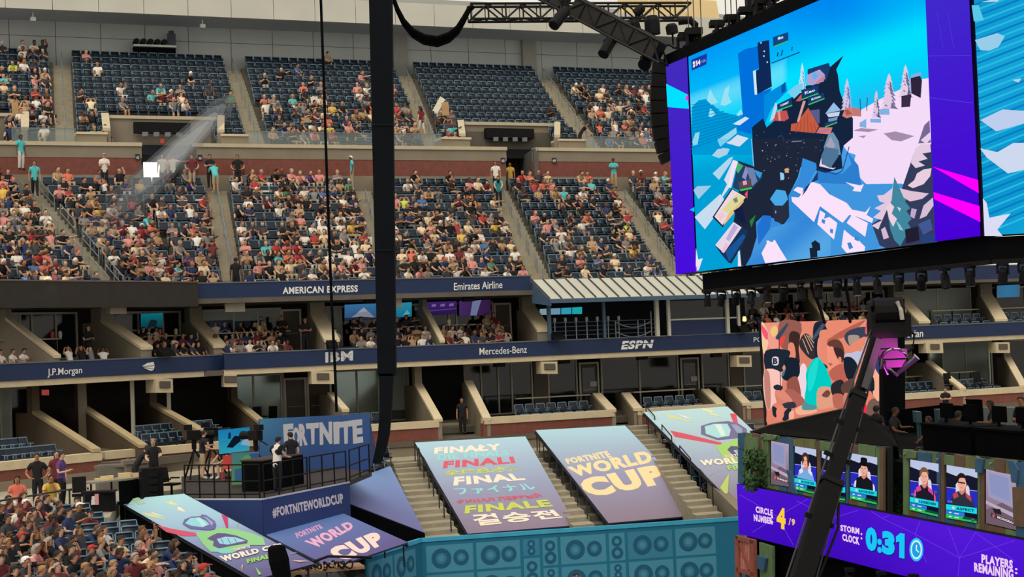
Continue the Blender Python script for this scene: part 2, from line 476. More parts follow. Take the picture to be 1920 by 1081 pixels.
# --- vomitory boxes cut into the upper tier
VOM = [(-40, 42, 236, 'cream topped entrance box of the outer upper block'), (206, 410, 226, 'entrance box of the upper block below the spotlight shelf'), (872, 1042, 226, 'entrance box of the near empty upper block')]
VB = vplane((-8.85-.38*3.2, 85+.925*3.2), TM)
for i, (x0, x1, y, lb) in enumerate(VOM):
    mb = MB()
    zt = 13.0
    strip(mb, VB, x0, x1, 11.55, zt, .3)                                    # back face
    root = mb.build('wall_vomitory', GREYW, label=lb, cat='wall', kind=ST)
    mb = MB(); strip(mb, VB, x0-2, x1+2, zt, zt+.18, .4, .1); mb.build('coping', TRIMC, root)
    for xx, sg in ((x0, -1), (x1, 1)):
        p, q = pz(xx-sg*2, 11.2, UF), pz(xx-14 if sg < 0 else xx-14, 11.2, VB)
        q = pz(xx, 11.2, VB); p = p
        u = TM*sg*.32
        mb = MB(); mb.prism([p, q, q+Vector((0, 0, 1.95)), p+Vector((0, 0, .75))], u); mb.build('side_wall', GREYW, root)
        mb = MB(); mb.prism([p+Vector((0, 0, .75)), q+Vector((0, 0, 1.95)), q+Vector((0, 0, 2.1)), p+Vector((0, 0, .9))], u*1.25); mb.build('coping', TRIMC, root)
    mb = MB(); strip(mb, vplane((-8.85-.38*3, 85+.925*3), TM), x0, x1, 11.0, 11.55, .2); mb.build('opening', mat('opening_shade', (30, 32, 38), .9), root)  # near-black strip stands in for the shade inside the opening
# cream parapet boxes beside the vomitories, with glass rails
for i, (x0, x1, lb) in enumerate(((143, 200, 'cream topped parapet box below the first upper aisle'), (414, 466, 'cream topped parapet box beside the light beam'), (826, 880, 'cream topped parapet box beside the leaning cardboard sign'), (1046, 1098, 'cream topped parapet box before the last upper aisle'))):
    mb = MB(); strip(mb, UF, x0, x1, 11.0, 11.72, 1.1, .2); r = mb.build('wall_parapet', GREYW, label=lb, cat='wall', kind=ST)
    mb = MB(); strip(mb, UF, x0-1, x1+1, 11.72, 11.84, 1.2, .26); mb.build('coping', CAP, r)
UR = vplane((-8.82, 85.2), TM)
for i, (x0, x1) in enumerate(((22, 104), (104, 142), (466, 500), (500, 640), (640, 800), (800, 828), (1098, 1132), (1132, 1240), (1240, 1330))):
    mb = MB(); strip(mb, UR, x0, x1, 11.26, 11.95, .04); rl = mb.build('glass_rail', RAILG, label=ORD[i+1]+' clear glass rail panel along the front edge of the top tier', cat='railing')
    mb = MB(); strip(mb, UR, x0, x1, 11.95, 11.99, .05, .005); mb.build('top_rail', STEEL, rl)

# --- middle tier blocks
ZMF, ZMB = 2.62, 8.5
MFR = PM(.35); MLF = PL(.35); MBK = vplane((-8.85+.38*.35, 85-.925*.35), TM)
def mf(px): return xy(pz(px, ZMF+.6, MFR))
def ml(px): return xy(pz(px, ZMF+.6, MLF))
def mk(px): return xy(pz(px, ZMB+.3, MBK))
V0 = (OM+TM*(-7.55)+BM*.4); V0 = (V0.x, V0.y)
K0 = mk(236)
MNAMES = {'Z': 'outermost block', 'A1': 'corner block', 'A2': 'block before the long handrail', 'B': 'block behind the thin cable', 'C': 'block beside the black column', 'D': 'block above the metal roof', 'G': 'block beside the big screen'}
MID = [('Z', ml(-110), ml(205), mk(-190), mk(28)), ('A1', ml(236), V0, mk(70), K0), ('A2', V0, mf(421), K0, mk(386)), ('B', mf(458), mf(716), mk(424), mk(664)), ('C', mf(752), mf(1000), mk(694), mk(918)), ('D', mf(1040), mf(1262), mk(950), mk(1140)), ('G', mf(1298), mf(1470), mk(1172), mk(1340))]
for k, a, b, c, d in MID:
    terrace('floor_middle_tier', a, b, c, d, ZMF, ZMB, 12, 'concrete terraces of the '+MNAMES[k], .52, key=k)
MST = [('outer', ml(205), ml(236), mk(28), mk(70)), ('long handrail', mf(421), mf(458), mk(386), mk(424)), ('black column', mf(716), mf(752), mk(664), mk(694)), ('second passage', mf(1000), mf(1040), mk(918), mk(950)), ('big screen', mf(1262), mf(1298), mk(1140), mk(1172))]
for nm, a, b, c, d in MST:
    stair('stair_middle', c, d, a, b, ZMB+.25, ZMF, 24, 'concrete aisle steps of the middle tier at the '+nm)
# aisle handrails: two posts and a sloping rail per flight
def handrail(a, b, za, zb, label, n=3, mid=True):
    a = Vector((a[0], a[1], E+za)); b = Vector((b[0], b[1], E+zb))
    r = empty('handrail', a, label, 'railing', 'aisle handrails')
    h = Vector((0, 0, .92)); mb = MB(); mb.tube([a+h, b+h], .03, 6); mb.build('top_rail', STEEL, r)
    if mid: mb = MB(); mb.tube([a+h*.55, b+h*.55], .022, 5); mb.build('mid_rail', STEEL, r)
    for i in range(n):
        p = a.lerp(b, i/(n-1)); mb = MB(); mb.tube([p, p+h], .027, 6); mb.build('post', STEEL, r)
def lerp2(a, b, t): return (a[0]+(b[0]-a[0])*t, a[1]+(b[1]-a[1])*t)
for nm, a, b, c, d in MST:
    e0, e1 = lerp2(a, b, .5), lerp2(c, d, .5)
    if nm == 'outer':
        for w, nn in ((.05, 'outer side'), (.95, 'inner side')):
            p, q = lerp2(a, b, w), lerp2(c, d, w)
            for i, (t0, t1) in enumerate(((.02, .2), (.27, .45), (.52, .7), (.77, .95))):
                handrail(lerp2(p, q, t0), lerp2(p, q, t1), ZMF+(ZMB-ZMF)*t0, ZMF+(ZMB-ZMF)*t1, '%s sloping handrail from the bottom on the %s of the outer aisle' % (ORD[i+1], nn))
    elif nm == 'long handrail':
        handrail(lerp2(e0, e1, .2), lerp2(e0, e1, .97), ZMF+(ZMB-ZMF)*.2, ZMF+(ZMB-ZMF)*.97, 'long unbroken handrail down the middle of the aisle steps', 8)
    else:
        for i, (t0, t1) in enumerate(((.02, .14), (.18, .32), (.36, .5), (.54, .68), (.72, .86))):
            handrail(lerp2(e0, e1, t0), lerp2(e0, e1, t1), ZMF+(ZMB-ZMF)*t0, ZMF+(ZMB-ZMF)*t1, '%s short handrail from the bottom on the aisle steps at the %s' % (ORD[i+1], nm), 2)
for i, a in enumerate(UA[1:5]):
    e0, e1 = lerp2(uf(a[0]), uf(a[1]), .5), lerp2(ub(a[2]), ub(a[3]), .5)
    for j, (t0, t1) in enumerate(((.03, .28), (.34, .6), (.66, .96))):
        handrail(lerp2(e0, e1, t0), lerp2(e0, e1, t1), ZUF+(ZUB-ZUF)*t0, ZUF+(ZUB-ZUF)*t1, '%s thin handrail from the bottom in the %s aisle of the top tier' % (ORD[j+1], ORD[i+1]), 3, False)

# --- fascia boards with lettering
def fascia(px0, px1, z0, z1, zt, pl, label, texts=(), m=None, cloth=False):
    mb = MB(); strip(mb, pl, px0, px1, z0, z1, .25); r = mb.build('wall_fascia', m or NAVY, label=label, cat='sign' if texts else 'wall', kind=ST)
    mb = MB(); strip(mb, pl, px0, px1, z1, z1+.06, .3, .03); mb.build('top_edge', mat('fascia_edge', (96, 104, 112), .5), r)
    if zt is not None: mb = MB(); strip(mb, pl, px0, px1, zt, z0, .35, -.06); mb.build('trim', CAP, r)
    for t in texts:
        pr = Print((pl[0]+pl[1]*.012, pl[1]))
        if callable(t): t(pr)
        else: pr.text(t[0], t[1], t[2] if len(t) > 2 else (226, 226, 222), *(t[3:] if len(t) > 3 else ()))
        pr.build('lettering', attr_mat('sign_paint', rough=.6), r)
    return r
WH = (228, 228, 224)
fascia(371, 996, 2.53, 3.3, 2.36, PM(0), 'navy fascia board with two white sponsor names under the middle tier', [(((530, 538), (671, 534), (671, 547), (530, 551)), 'AMERICAN EXPRESS', WH, .035), (((851, 530), (942, 526), (942, 540), (851, 544)), 'Emirates Airline', WH, .012)])
fascia(1385, 1990, 2.53, 3.3, 2.36, PM(0), 'navy fascia board behind the black beam of the big screen')
mb = MB(); strip(mb, PL(-.25), -60, 372, 2.22, 3.34, .2); cl = mb.build('wall_cloth', mat('charcoal_cloth', (54, 50, 46), .95, .1, 2.0), label='charcoal cloth hung over the curved end of the upper fascia', cat='cloth', kind=ST)
mb = MB(); strip(mb, PL(-.25), -60, 372, 3.34, 3.4, .3, .02); mb.build('top_edge', mat('cloth_edge', (110, 92, 84), .8), cl)
LF = PM(-.2); LFL = PL(-.2)
def jet(pr):
    pr.poly([(265, 687), (276, 680), (288, 678), (290, 686), (288, 693), (283, 695), (276, 692)], WH)
    pr.line((264, 687), (290, 685), 1.2, (36, 54, 92)); pr.line((264, 687.5), (288, 691), 1, (36, 54, 92))
def ibm(pr):
    pr.text(((610, 660.3), (662, 657), (662, 675), (610, 679.3)), 'IBM', WH, .04)
    for i in range(7): pr.line((609, 662.6+i*2.45), (664, 658.6+i*2.45), .5, (36, 54, 92), False)
def espn(pr):
    pr.text(((1166, 639), (1224, 636.5), (1224, 652), (1166, 655)), 'ESPN', (238, 238, 236), .05, shear=.06)
    pr.line((1163, 645.6), (1226, 642.8), 1.5, (36, 54, 92))
fascia(-60, 421, -.8, -.1, -1.06, LFL, 'navy fascia board of the curved end with a white bank name and a leaf emblem', [(((89, 691), (154, 687), (154, 703), (89, 708)), 'J.P.Morgan', WH, .01), jet])
fascia(421, 1000, -.78, -.05, -1.04, LF, 'navy fascia board with a striped white computer maker sign', [ibm, (((899, 652), (988, 648), (988, 661), (899, 665)), 'Mercedes-Benz', WH, .005)])
fascia(1000, 1460, -.78, -.05, -1.04, LF, 'navy fascia board with slanted white broadcaster letters below the metal roof', [espn, (((1413, 632), (1447, 631), (1447, 640), (1413, 641)), 'POLO', WH, .005)])
fascia(1460, 1990, -.78, -.05, -1.04, LF, 'navy fascia board with a white water brand name behind the camera crane', [(((1700, 619), (1731, 618), (1731, 631), (1700, 633)), 'evian', WH, .015)])
# --- the two floors of boxes: slabs, back walls, ceilings
def slab(pl0, pl1, px0, px1, z0, z1, name, label, m=CONCD):
    a, b, c, d = pz(px0, z0, pl0), pz(px1, z0, pl0), pz(px1, z0, pl1), pz(px0, z0, pl1)
    mb = MB(); mb.prism([a, b, c, d], (0, 0, z1-z0)); return mb.build(name, m, label=label, cat='floor' if 'floor' in name else 'ceiling', kind=ST)
slab(PM(0), PM(6), 320, 1990, 2.36, 2.6, 'ceiling_suite', 'concrete ceiling over the main side boxes')
slab(PL(0), PL(6), -120, 372, 2.3, 2.6, 'ceiling_suite', 'concrete ceiling over the boxes of the curved end')
slab(PM(-.1), PM(6.4), 330, 1990, -1.04, -.8, 'floor_suite', 'concrete floor of the upper row of boxes')
slab(PL(-.1), PL(6.4), -120, 421, -1.06, -.8, 'floor_suite', 'concrete floor of the upper boxes in the curved end')
slab(PM(2.1), PM(6.4), 330, 1990, -.3, -.02, 'floor_suite_rear', 'raised rear floor of the upper row of boxes')
slab(PL(2.1), PL(6.4), -120, 421, -.3, -.02, 'floor_suite_rear', 'raised rear floor of the upper boxes in the curved end')
slab(PM(-3.3), PM(6.4), 640, 1990, -4.75, -4.5, 'floor_box', 'concrete floor of the lower row of boxes')
slab(PM(-.6), PM(6.4), 640, 1990, -4.4, -4.1, 'floor_box_middle', 'second step in the floor of the lower boxes')
slab(PM(1.6), PM(6.4), 640, 1990, -4.1, -3.9, 'floor_box_rear', 'rear floor of the lower row of boxes')
slab(PL(-4.8), PL(6.4), -200, 520, -4.5, -4.2, 'floor_box', 'concrete floor of the lower boxes in the curved end')
slab(PL(-2), PL(6.4), -200, 520, -4.2, -3.9, 'floor_box_rear', 'raised rear floor of the lower curved boxes')
# back walls
GW = PM(4.3); GL = PL(4.3); HW = PM(4.8); HL = PL(4.8)
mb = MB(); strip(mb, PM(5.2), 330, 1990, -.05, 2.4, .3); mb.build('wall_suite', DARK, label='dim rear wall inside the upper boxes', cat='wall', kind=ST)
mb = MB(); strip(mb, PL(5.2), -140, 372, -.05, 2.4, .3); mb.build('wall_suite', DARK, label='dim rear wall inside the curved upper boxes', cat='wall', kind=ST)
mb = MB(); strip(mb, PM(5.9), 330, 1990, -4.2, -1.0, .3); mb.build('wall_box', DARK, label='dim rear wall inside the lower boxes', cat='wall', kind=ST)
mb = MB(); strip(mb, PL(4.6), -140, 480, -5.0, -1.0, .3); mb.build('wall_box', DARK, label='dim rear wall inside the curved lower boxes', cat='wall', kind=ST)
# ================================================================ boxes: windows, doors, partitions, counters
WN = [0]
BLIND = mat('roller_blind', (160, 168, 160), .8, .05, .8)
DOORM = mat('door_brown_grey', (96, 88, 78), .7, .06, 1.0)
WHITEF = mat('white_frame', (196, 192, 178), .55, .04)
def window(pl, px0, px1, z0, z1, mull, label, glass=None, blind=None, head=True):
    WN[0] += 1
    a, b = pz(px0, z0, pl), pz(px1, z0, pl); n = pl[1]
    mb = MB(); L = b-a
    mb.obox(a, L, (0, 0, .08), -n*.12); mb.obox(a+Vector((0, 0, z1-z0-.1)), L, (0, 0, .1), -n*.12)
    u = L.normalized()
    r = mb.build('window_%d' % WN[0], MULL, label=label, cat='window', kind=ST)
    xs = [px0]+list(mull)+[px1]
    for i, x in enumerate(xs):
        p = pz(x, z0, pl); mb = MB(); mb.obox(p-u*.045+n*.01, u*.09, (0, 0, z1-z0), -n*.13); mb.build('mullion', MULL, r)
    for i in range(len(xs)-1):
        p, q = pz(xs[i], z0, pl), pz(xs[i+1], z0, pl)
        mb = MB(); mb.obox(p-n*.05, q-p, (0, 0, z1-z0), -n*.02); mb.build('pane', glass or GLASSD, r)
        if blind and blind[i]:
            mb = MB(); mb.obox(p-n*.02+Vector((0, 0, (z1-z0)*(1-blind[i]))), q-p, (0, 0, (z1-z0)*blind[i]), -n*.02); mb.build('blind', BLIND, r)
    return r
DN = [1]
def door(pl, px0, px1, z0, z1, label, m=None, glass=False, notice=False):
    DN[0] += 1
    a, b = pz(px0, z0, pl), pz(px1, z0, pl); n = pl[1]; u = (b-a).normalized(); W = (b-a).length
    mb = MB(); mb.obox(a-n*.04, b-a, (0, 0, z1-z0), -n*.06)
    r = mb.build('door_%d' % DN[0], m or DOORM, label=label, cat='door', kind=ST)
    mb = MB()
    mb.obox(a-u*.1, u*.1, (0, 0, z1-z0+.1), n*.06); mb.obox(b, u*.1, (0, 0, z1-z0+.1), n*.06); mb.obox(a+Vector((0, 0, z1-z0)), b-a, (0, 0, .1), n*.06)
    mb.build('frame', WHITEF, r)
    mb = MB(); mb.obox(a+u*W*.1+Vector((0, 0, (z1-z0)*.42)), u*W*.8, (0, 0, .05), n*.04); mb.build('push_bar', STEEL, r)
    if glass: mb = MB(); mb.obox(a+u*W*.12+Vector((0, 0, .25))-n*.03, u*W*.76, (0, 0, z1-z0-.45), n*.02); mb.build('pane', GLASSD, r)
    if notice: mb = MB(); mb.obox(a+u*W*.55+Vector((0, 0, (z1-z0)*.5)), u*W*.4, (0, 0, .28), n*.03); mb.build('notice', WHITEF, r)
window(GL, 14, 146, 0, 2.2, (40, 62, 107), 'window of the outermost upper box with a pale side panel', blind=(.9, 0, 0, 0))
window(GL, 213, 340, 0, 2.2, (262, 308), 'dark window of the upper box holding a teal screen')
window(GW, 384, 528, 0, 2.2, (440, 486), 'window of the upper box with a half drawn pale blind', blind=(.25, .28, .2))
door(GW, 533, 563, 0, 2.0, 'brown grey door beside the standing man in black')
window(GW, 614, 790, 0, 2.2, (642, 709, 741), 'window of the upper box with a mountain picture screen', blind=(.95, 0, 0, 0))
window(GW, 801, 926, 0, 2.2, (844, 858), 'window of the upper box glowing purple')
door(GW, 931, 957, 0, 2.0, 'dark door beside the purple window')
window(GW, 1400, 1512, 0, 2.2, (1452, 1491), 'window of the upper box behind the video wall top')
window(GW, 1540, 1660, 0, 2.2, (1555, 1612, 1636), 'brown tinted window of the upper box beside the camera crane')
window(GW, 1696, 1822, 0, 2.2, (1760,), 'window with two pale drawn blinds above the water brand sign', glass=GLASSL, blind=(1, 1))
window(GW, 1862, 1985, 0, 2.2, (1925,), 'window of the last upper box with a blue screen')
# lower boxes
def hw(px0, px1, mull, label, **k): return window(HW, px0, px1, -3.9, -1.12, mull, label, **k)
window(GL, -60, 60, -4.2, -1.15, (5, 23), 'dark window of the outermost lower box', blind=(.0, .8, 0))
hw(432, 534, (478, 530), 'pale glazed window of the lower box with two dark chairs', glass=GLASSL)
door(HW, 538, 573, -3.9, -1.5, 'grey brown door between the pale windows')
door(HW, 581, 620, -3.9, -1.5, 'brown double door beside the striped sign', mat('door_red_brown', (84, 66, 54), .7))
hw(632, 712, (672,), 'pale window with a bright reflection of the stage', glass=GLASSL)
hw(722, 768, (762,), 'narrow grey window behind the hanging column', glass=GLASSL, blind=(.8, .5))
hw(874, 1000, (905, 937, 962), 'dark window showing a teal shirt inside')
mb = MB(); strip(mb, HW, 1003, 1029, -3.9, -1.05, .2, .03); mb.build('wall_pier', DOORM, label='brown pier between the dark lower windows', cat='wall', kind=ST)
hw(1031, 1084, (), 'narrow dark window of the lower box with seven seats')
door(HW, 1091, 1122, -3.9, -1.4, 'dark glass door with a white notice beside the seven seats', glass=True, notice=True)
hw(1131, 1274, (1202,), 'wide dark window under the slanted broadcaster letters')
door(HW, 1281, 1310, -3.9, -1.4, 'dark glass door with a white notice beside the five seats', glass=True, notice=True)
hw(1320, 1369, (), 'dark window between the glass door and the brown pier')
mb = MB(); strip(mb, HW, 1371, 1395, -3.9, -1.05, .2, .03); mb.build('wall_pier', DOORM, label='brown pier left of the video wall', cat='wall', kind=ST)
hw(1398, 1520, (1440, 1480), 'dark window behind the video wall')
hw(1696, 1712, (), 'sliver of window beside the black column of the crane', glass=GLASSL, blind=(1,))
hw(1745, 1862, (1771, 1814, 1856), 'window with pale blinds above the empty seats on the far side', glass=GLASSL, blind=(0, 1, 1, 0))
hw(1895, 1985, (1940,), 'dark last window of the lower boxes')
# screens inside the upper boxes
def tv(pl, q, label, draw, name='television'):
    n = pl[1]
    p = [hit(x, y, pl) for x, y in q]
    mb = MB(); mb.prism([p[3], p[2], p[1], p[0]], -n*.08); r = mb.build(name, BLKM, label=label, cat='screen')
    pr = Print((pl[0]+n*.01, n)); draw(pr, q); pr.build('picture', attr_mat('tv_picture', emit=.6), r)
    return r
TVP = PM(4.05); TVL = PL(4.05)
def d_teal(pr, q):
    pr.grid(q, 6, 5, lambda x, y, u, v: mix((20, 130, 140), (10, 70, 84), v))
    pr.poly([quadpt(q, a, b) for a, b in ((.3, .1), (.4, .5), (.5, .6), (.75, .5), (.7, .1))], (24, 40, 44))
def d_mtn(pr, q):
    pr.grid(q, 8, 6, lambda x, y, u, v: mix((66, 136, 190), (60, 96, 140), v))
    pr.poly([quadpt(q, a, b) for a, b in ((.08, .0), (.35, .35), (.6, .78), (.75, .5), (.95, .1))], (150, 160, 180)); pr.poly([quadpt(q, a, b) for a, b in ((.4, .45), (.6, .78), (.72, .52))], (186, 186, 196))
    pr.poly([quadpt(q, a, b) for a, b in ((.0, .0), (.0, .14), (.5, .2), (1, .1), (1, 0))], (48, 50, 74))
def d_cyan(pr, q):
    pr.grid(q, 6, 5, lambda x, y, u, v: mix((52, 168, 196), (30, 132, 170), v)); pr.poly([quadpt(q, a, b) for a, b in ((.45, .1), (.7, .5), (.9, .2))], (110, 190, 200))
def d_pur(pr, q):
    pr.grid(q, 8, 5, lambda x, y, u, v: mix((74, 44, 128), (52, 30, 84), v))
    for i in range(3): pr.poly([quadpt(q, a, b) for a, b in ((.15+.3*i, .6), (.15+.3*i, .8), (.3+.3*i, .84), (.3+.3*i, .64))], (150, 110, 190))
    pr.line(quadpt(q, 0, .3), quadpt(q, 1, .42), 1.5, (120, 70, 190))
def d_pur2(pr, q):
    pr.grid(q, 8, 5, lambda x, y, u, v: mix((84, 50, 120), (60, 34, 74), u)); pr.poly([quadpt(q, a, b) for a, b in ((.35, .0), (.42, .95), (.7, 1), (.55, .0))], (130, 140, 180))
def d_blue(pr, q): pr.grid(q, 6, 5, lambda x, y, u, v: mix((60, 140, 190), (90, 110, 130), abs(u-.5)))
tv(TVL, ((264, 588), (305, 586), (305, 614), (264, 617)), 'teal television inside the second upper box of the curved end', d_teal)
tv(TVP, ((646, 571), (706, 568), (706, 598), (646, 600)), 'television with a mountain picture beside the hanging column', d_mtn)
tv(TVP, ((742, 568), (772, 566), (772, 593), (742, 595)), 'bright teal television right behind the hanging column', d_cyan)
tv(TVP, ((801, 566), (856, 564), (856, 588), (801, 590)), 'wide purple television nearest the sloped partition', d_pur)
tv(TVP, ((861, 564), (920, 561), (920, 590), (861, 592)), 'purple television with a pale figure near the dark door', d_pur2)
tv(PM(3.9), ((1869, 535), (1912, 533), (1912, 556), (1869, 558)), 'blue television in the last upper box', d_blue)
# partitions: a post at the back, a sloping wall with a pale cap running down to the front
def partition(Pb, Pf, zfl, zsoff, w, label, m=None, capm=None, back=1.4, post=True, tail=None):
    m = m or GREYW; capm = capm or CAP
    d = Vector((Pf.x-Pb.x, Pf.y-Pb.y, 0)).normalized(); s = Vector((d.y, -d.x, 0))*-1
    if s.x < 0: s = -s
    zf = E+zfl
    B2 = Pb-d*back
    poly = [Vector((B2.x, B2.y, zf)), Vector((Pf.x, Pf.y, zf)), Pf, Pb, Vector((B2.x, B2.y, Pb.z))]
    mb = MB(); mb.prism([p-s*w/2 for p in poly], s*w)
    r = mb.build('wall_partition', m, label=label, cat='wall', kind=ST)
    h = Vector((0, 0, .14)); e = s*(w+.06)
    mb = MB(); mb.prism([p-s*(w+.06)/2 for p in (Pb, Pf+d*.06, Pf+d*.06+h, Pb+h)], e); mb.build('cap', capm, r)
    if post:
        q = Pb-d*.75
        mb = MB(); mb.prism([p-s*(w+.02)/2 for p in (Vector((Pb.x, Pb.y, Pb.z)), Vector((q.x, q.y, Pb.z)), Vector((q.x, q.y, E+zsoff)), Vector((Pb.x, Pb.y, E+zsoff)))], s*(w+.02)); mb.build('post', m, r)
    return r
UP = [('L', (16, 600), (106, 671), .34, 'first'), ('L', (200, 604), (274, 655), .62, 'second'), ('L', (368, 604), (412, 652), .62, 'third'),
      ('M', (596, 592), (622, 641), .72, 'fourth'), ('M', (797, 580), (829, 642), .22, 'fifth'), ('M', (992, 580), (1020, 622), .7, 'sixth'), ('M', (1520, 562), (1549, 600), .25, 'seventh'), ('M', (1686, 557), (1733, 606), .66, 'eighth'), ('M', (1850, 556), (1877, 602), .68, 'ninth')]
for sg, b, f, w, o in UP:
    P = PM if sg == 'M' else PL
    partition(hit(b[0], b[1], P(2.9)), hit(f[0], f[1], P(.12)), -.8, 2.36, w, o+' sloping partition of the upper boxes counted from the outer end')
BROWN = mat('brown_plaster', (92, 78, 62), .85, .08, 1.0)
LWL = [((68, 775), (180, 847), 'first'), ((157, 766), (268, 839), 'second'), ((288, 760), (378, 810), 'third'), ((440, 752), (505, 806), 'fourth')]
LFW = vplane(xy(at(190, 852, 61.5)), TL)
for b, f, o in LWL:
    partition(hit(b[0], b[1], PL(2.0)), hit(f[0], f[1], LFW), -5.0, -1.06, .3, o+' long sloping partition of the lower curved boxes', BROWN, mat('cap_tan', (170, 152, 118), .8, .08, 2.0), back=3)
LFM = PM(-3.2)
LWM = [((620, 740), (648, 772), .28, 'beside the double door'), ((785, 724), (822, 790), .34, 'left of the dark stairway'), ((879, 718), (913, 788), .34, 'right of the dark stairway'), ((1119, 741), (1147, 772), .4, 'at the end of the seven seats'), ((1173, 740), (1196, 770), .4, 'before the five seats'), ((1322, 733), (1352, 762), .4, 'at the end of the five seats'), ((1371, 729), (1400, 760), .4, 'beside the video wall edge'), ((1741, 680), (1805, 731), .3, 'right of the crane column'), ((1889, 672), (1919, 726), .35, 'farthest along the lower boxes')]
for b, f, w, o in LWM:
    partition(hit(b[0], b[1], PM(1.4)), hit(f[0], f[1], LFM), -4.6, -1.04, w, 'sloping partition of the lower boxes '+o, post=(b[0] in (785, 1889)), back=3.2)
# thin posts standing at the front of the lower boxes
for px, pl, lb in ((63, GL, 'outermost'), (158, PL(1.5), 'second'), (252, PL(.5), 'thin third'), (320, PL(.5), 'thin fourth')):
    p = pz(px, -4.7, pl); mb = MB(); mb.cbox(p, (.14 if px > 200 else .34, 0, 0), (0, .2, 0), 3.7); mb.build('post', MULL if px > 200 else GREYW, label=lb+' upright post in the lower curved boxes', cat='post', kind=ST)
# loudspeaker boxes hung under the lower fascia and the pale brackets they sit on
for i, (x, y, w) in enumerate(((308, 715, 32), (432, 705, 24), (605, 700, 42), (1030, 682, 30), (1395, 670, 28), (1752, 645, 32), (1880, 645, 26))):
    pl = PL(-.25) if x < 421 else PM(-.25); n = pl[1]
    a, b = hit(x-w/2, y, pl), hit(x+w/2, y, pl)
    mb = MB(); mb.obox(a-Vector((0, 0, .5)), b-a, (0, 0, .62), -n*.7)
    r = mb.build('beam_bracket', CAP, label='%s pale bracket block under the lower fascia from the outer end' % ORD[i+1], cat='bracket')
    mb = MB(); c = (a+b)/2; u = (b-a).normalized(); mb.obox(c-u*.3+n*.02-Vector((0, 0, .3)), u*.6, (0, 0, .3), n*.06+Vector((0, 0, .02))); mb.build('speaker_grille', mat('speaker_grey', (92, 84, 76), .7), r)
for i, (x, y, pl) in enumerate(((76, 574, PL(.6)), (253, 573, PL(.6)), (695, 563, PM(.5)), (880, 559, PM(.5)), (1060, 676, PM(.3)), (938, 682, PM(.3)), (1206, 669, PM(.3)), (1345, 664, PM(.3)))):
    p = hit(x, y, pl); n = pl[1]; u = Vector((n.y, -n.x, 0))
    mb = MB(); mb.obox(p-u*.28-Vector((0, 0, .15)), u*.56, (0, 0, .28), -n*.3); mb.cbox(p+Vector((0, 0, .13)), (.06, 0, 0), (0, .06, 0), .3)
    mb.build('ceiling_speaker', BLKM, label='small black loudspeaker hung from the box ceiling, %s from the outer end' % ORD[i+1], cat='loudspeaker')
# speakers standing on the lower fascia ledge
for i, (x, y, pl, w, lb) in enumerate(((305, 663, PL(-.1), .8, 'black wedge loudspeaker on the ledge of the curved end'), (621, 648, PM(-.1), .5, 'black box on the ledge above the striped sign'), (1042, 634, PM(-.3), .6, 'black wedge on the ledge at the foot of the blue post'), (1390, 621, PM(-.3), .55, 'black wedge on the ledge at the end post of the metal roofed box'))):
    p = hit(x, y, pl); n = pl[1]; u = Vector((n.y, -n.x, 0)); u = u if u.x > 0 else -u
    base = Vector((p.x, p.y, E+.0 if i else E-.04))-u*w/2
    mb = MB(); mb.prism([base, base+n*.45, base+n*.45+Vector((0, 0, .14)), base+Vector((0, 0, .42))], u*w); mb.build('wedge_speaker', BLKM, label=lb, cat='loudspeaker')
# counters with legs
def counter(pl, px0, px1, z, zfl, label):
    a, b = pz(px0, z, pl), pz(px1, z, pl); n = pl[1]
    mb = MB(); mb.obox(a, b-a, (0, 0, .06), -n*.5); r = mb.build('counter', mat('counter_top', (190, 182, 160), .5), label=label, cat='counter')
    u = (b-a)
    for t in (.03, .5, .95):
        mb = MB(); mb.obox(a+u*t-n*.4+Vector((0, 0, zfl-z)), (.06, 0, 0), (0, .06, 0), (0, 0, z-zfl)); mb.build('leg', BLKM, r)
for px0, px1, pl, z, zf, lb in ((-5, 30, PL(3), .92, -.02, 'the first upper box'), (66, 116, PL(3), .92, -.02, 'the upper box with the standing woman'), (272, 350, PL(3), .92, -.02, 'the upper box with the teal screen'), (384, 545, PM(3), .95, -.02, 'the upper box behind the red shirts'), (665, 792, PM(3), .95, -.02, 'the upper box with the mountain screen'), (828, 928, PM(3), .95, -.02, 'the upper box with purple glass'), (1446, 1518, PM(3), .95, -.02, 'the upper box over the video wall'), (1550, 1640, PM(3), .95, -.02, 'the upper box beside the crane'), (1748, 1836, PM(2.6), .8, -.02, 'the upper box with drawn blinds'), (1876, 1990, PM(2.6), .8, -.02, 'the last upper box'),
    (968, 1107, PM(2.1), -3.02, -3.9, 'the seven seat box'), (1189, 1304, PM(2.1), -3.02, -3.9, 'the five seat box'), (1361, 1440, PM(2.1), -3.02, -3.9, 'the box by the video wall'), (1698, 1752, PM(2.1), -3.0, -3.9, 'the lower box by the crane column'), (1782, 1830, PM(2.1), -2.9, -3.9, 'the lower box with pale blinds'), (238, 318, PL(.2), -3.5, -4.75, 'the third curved lower box'), (342, 388, PL(.2), -3.4, -4.75, 'the fourth curved lower box')):
    counter(pl, px0, px1, z, zf, 'pale narrow counter in '+lb)
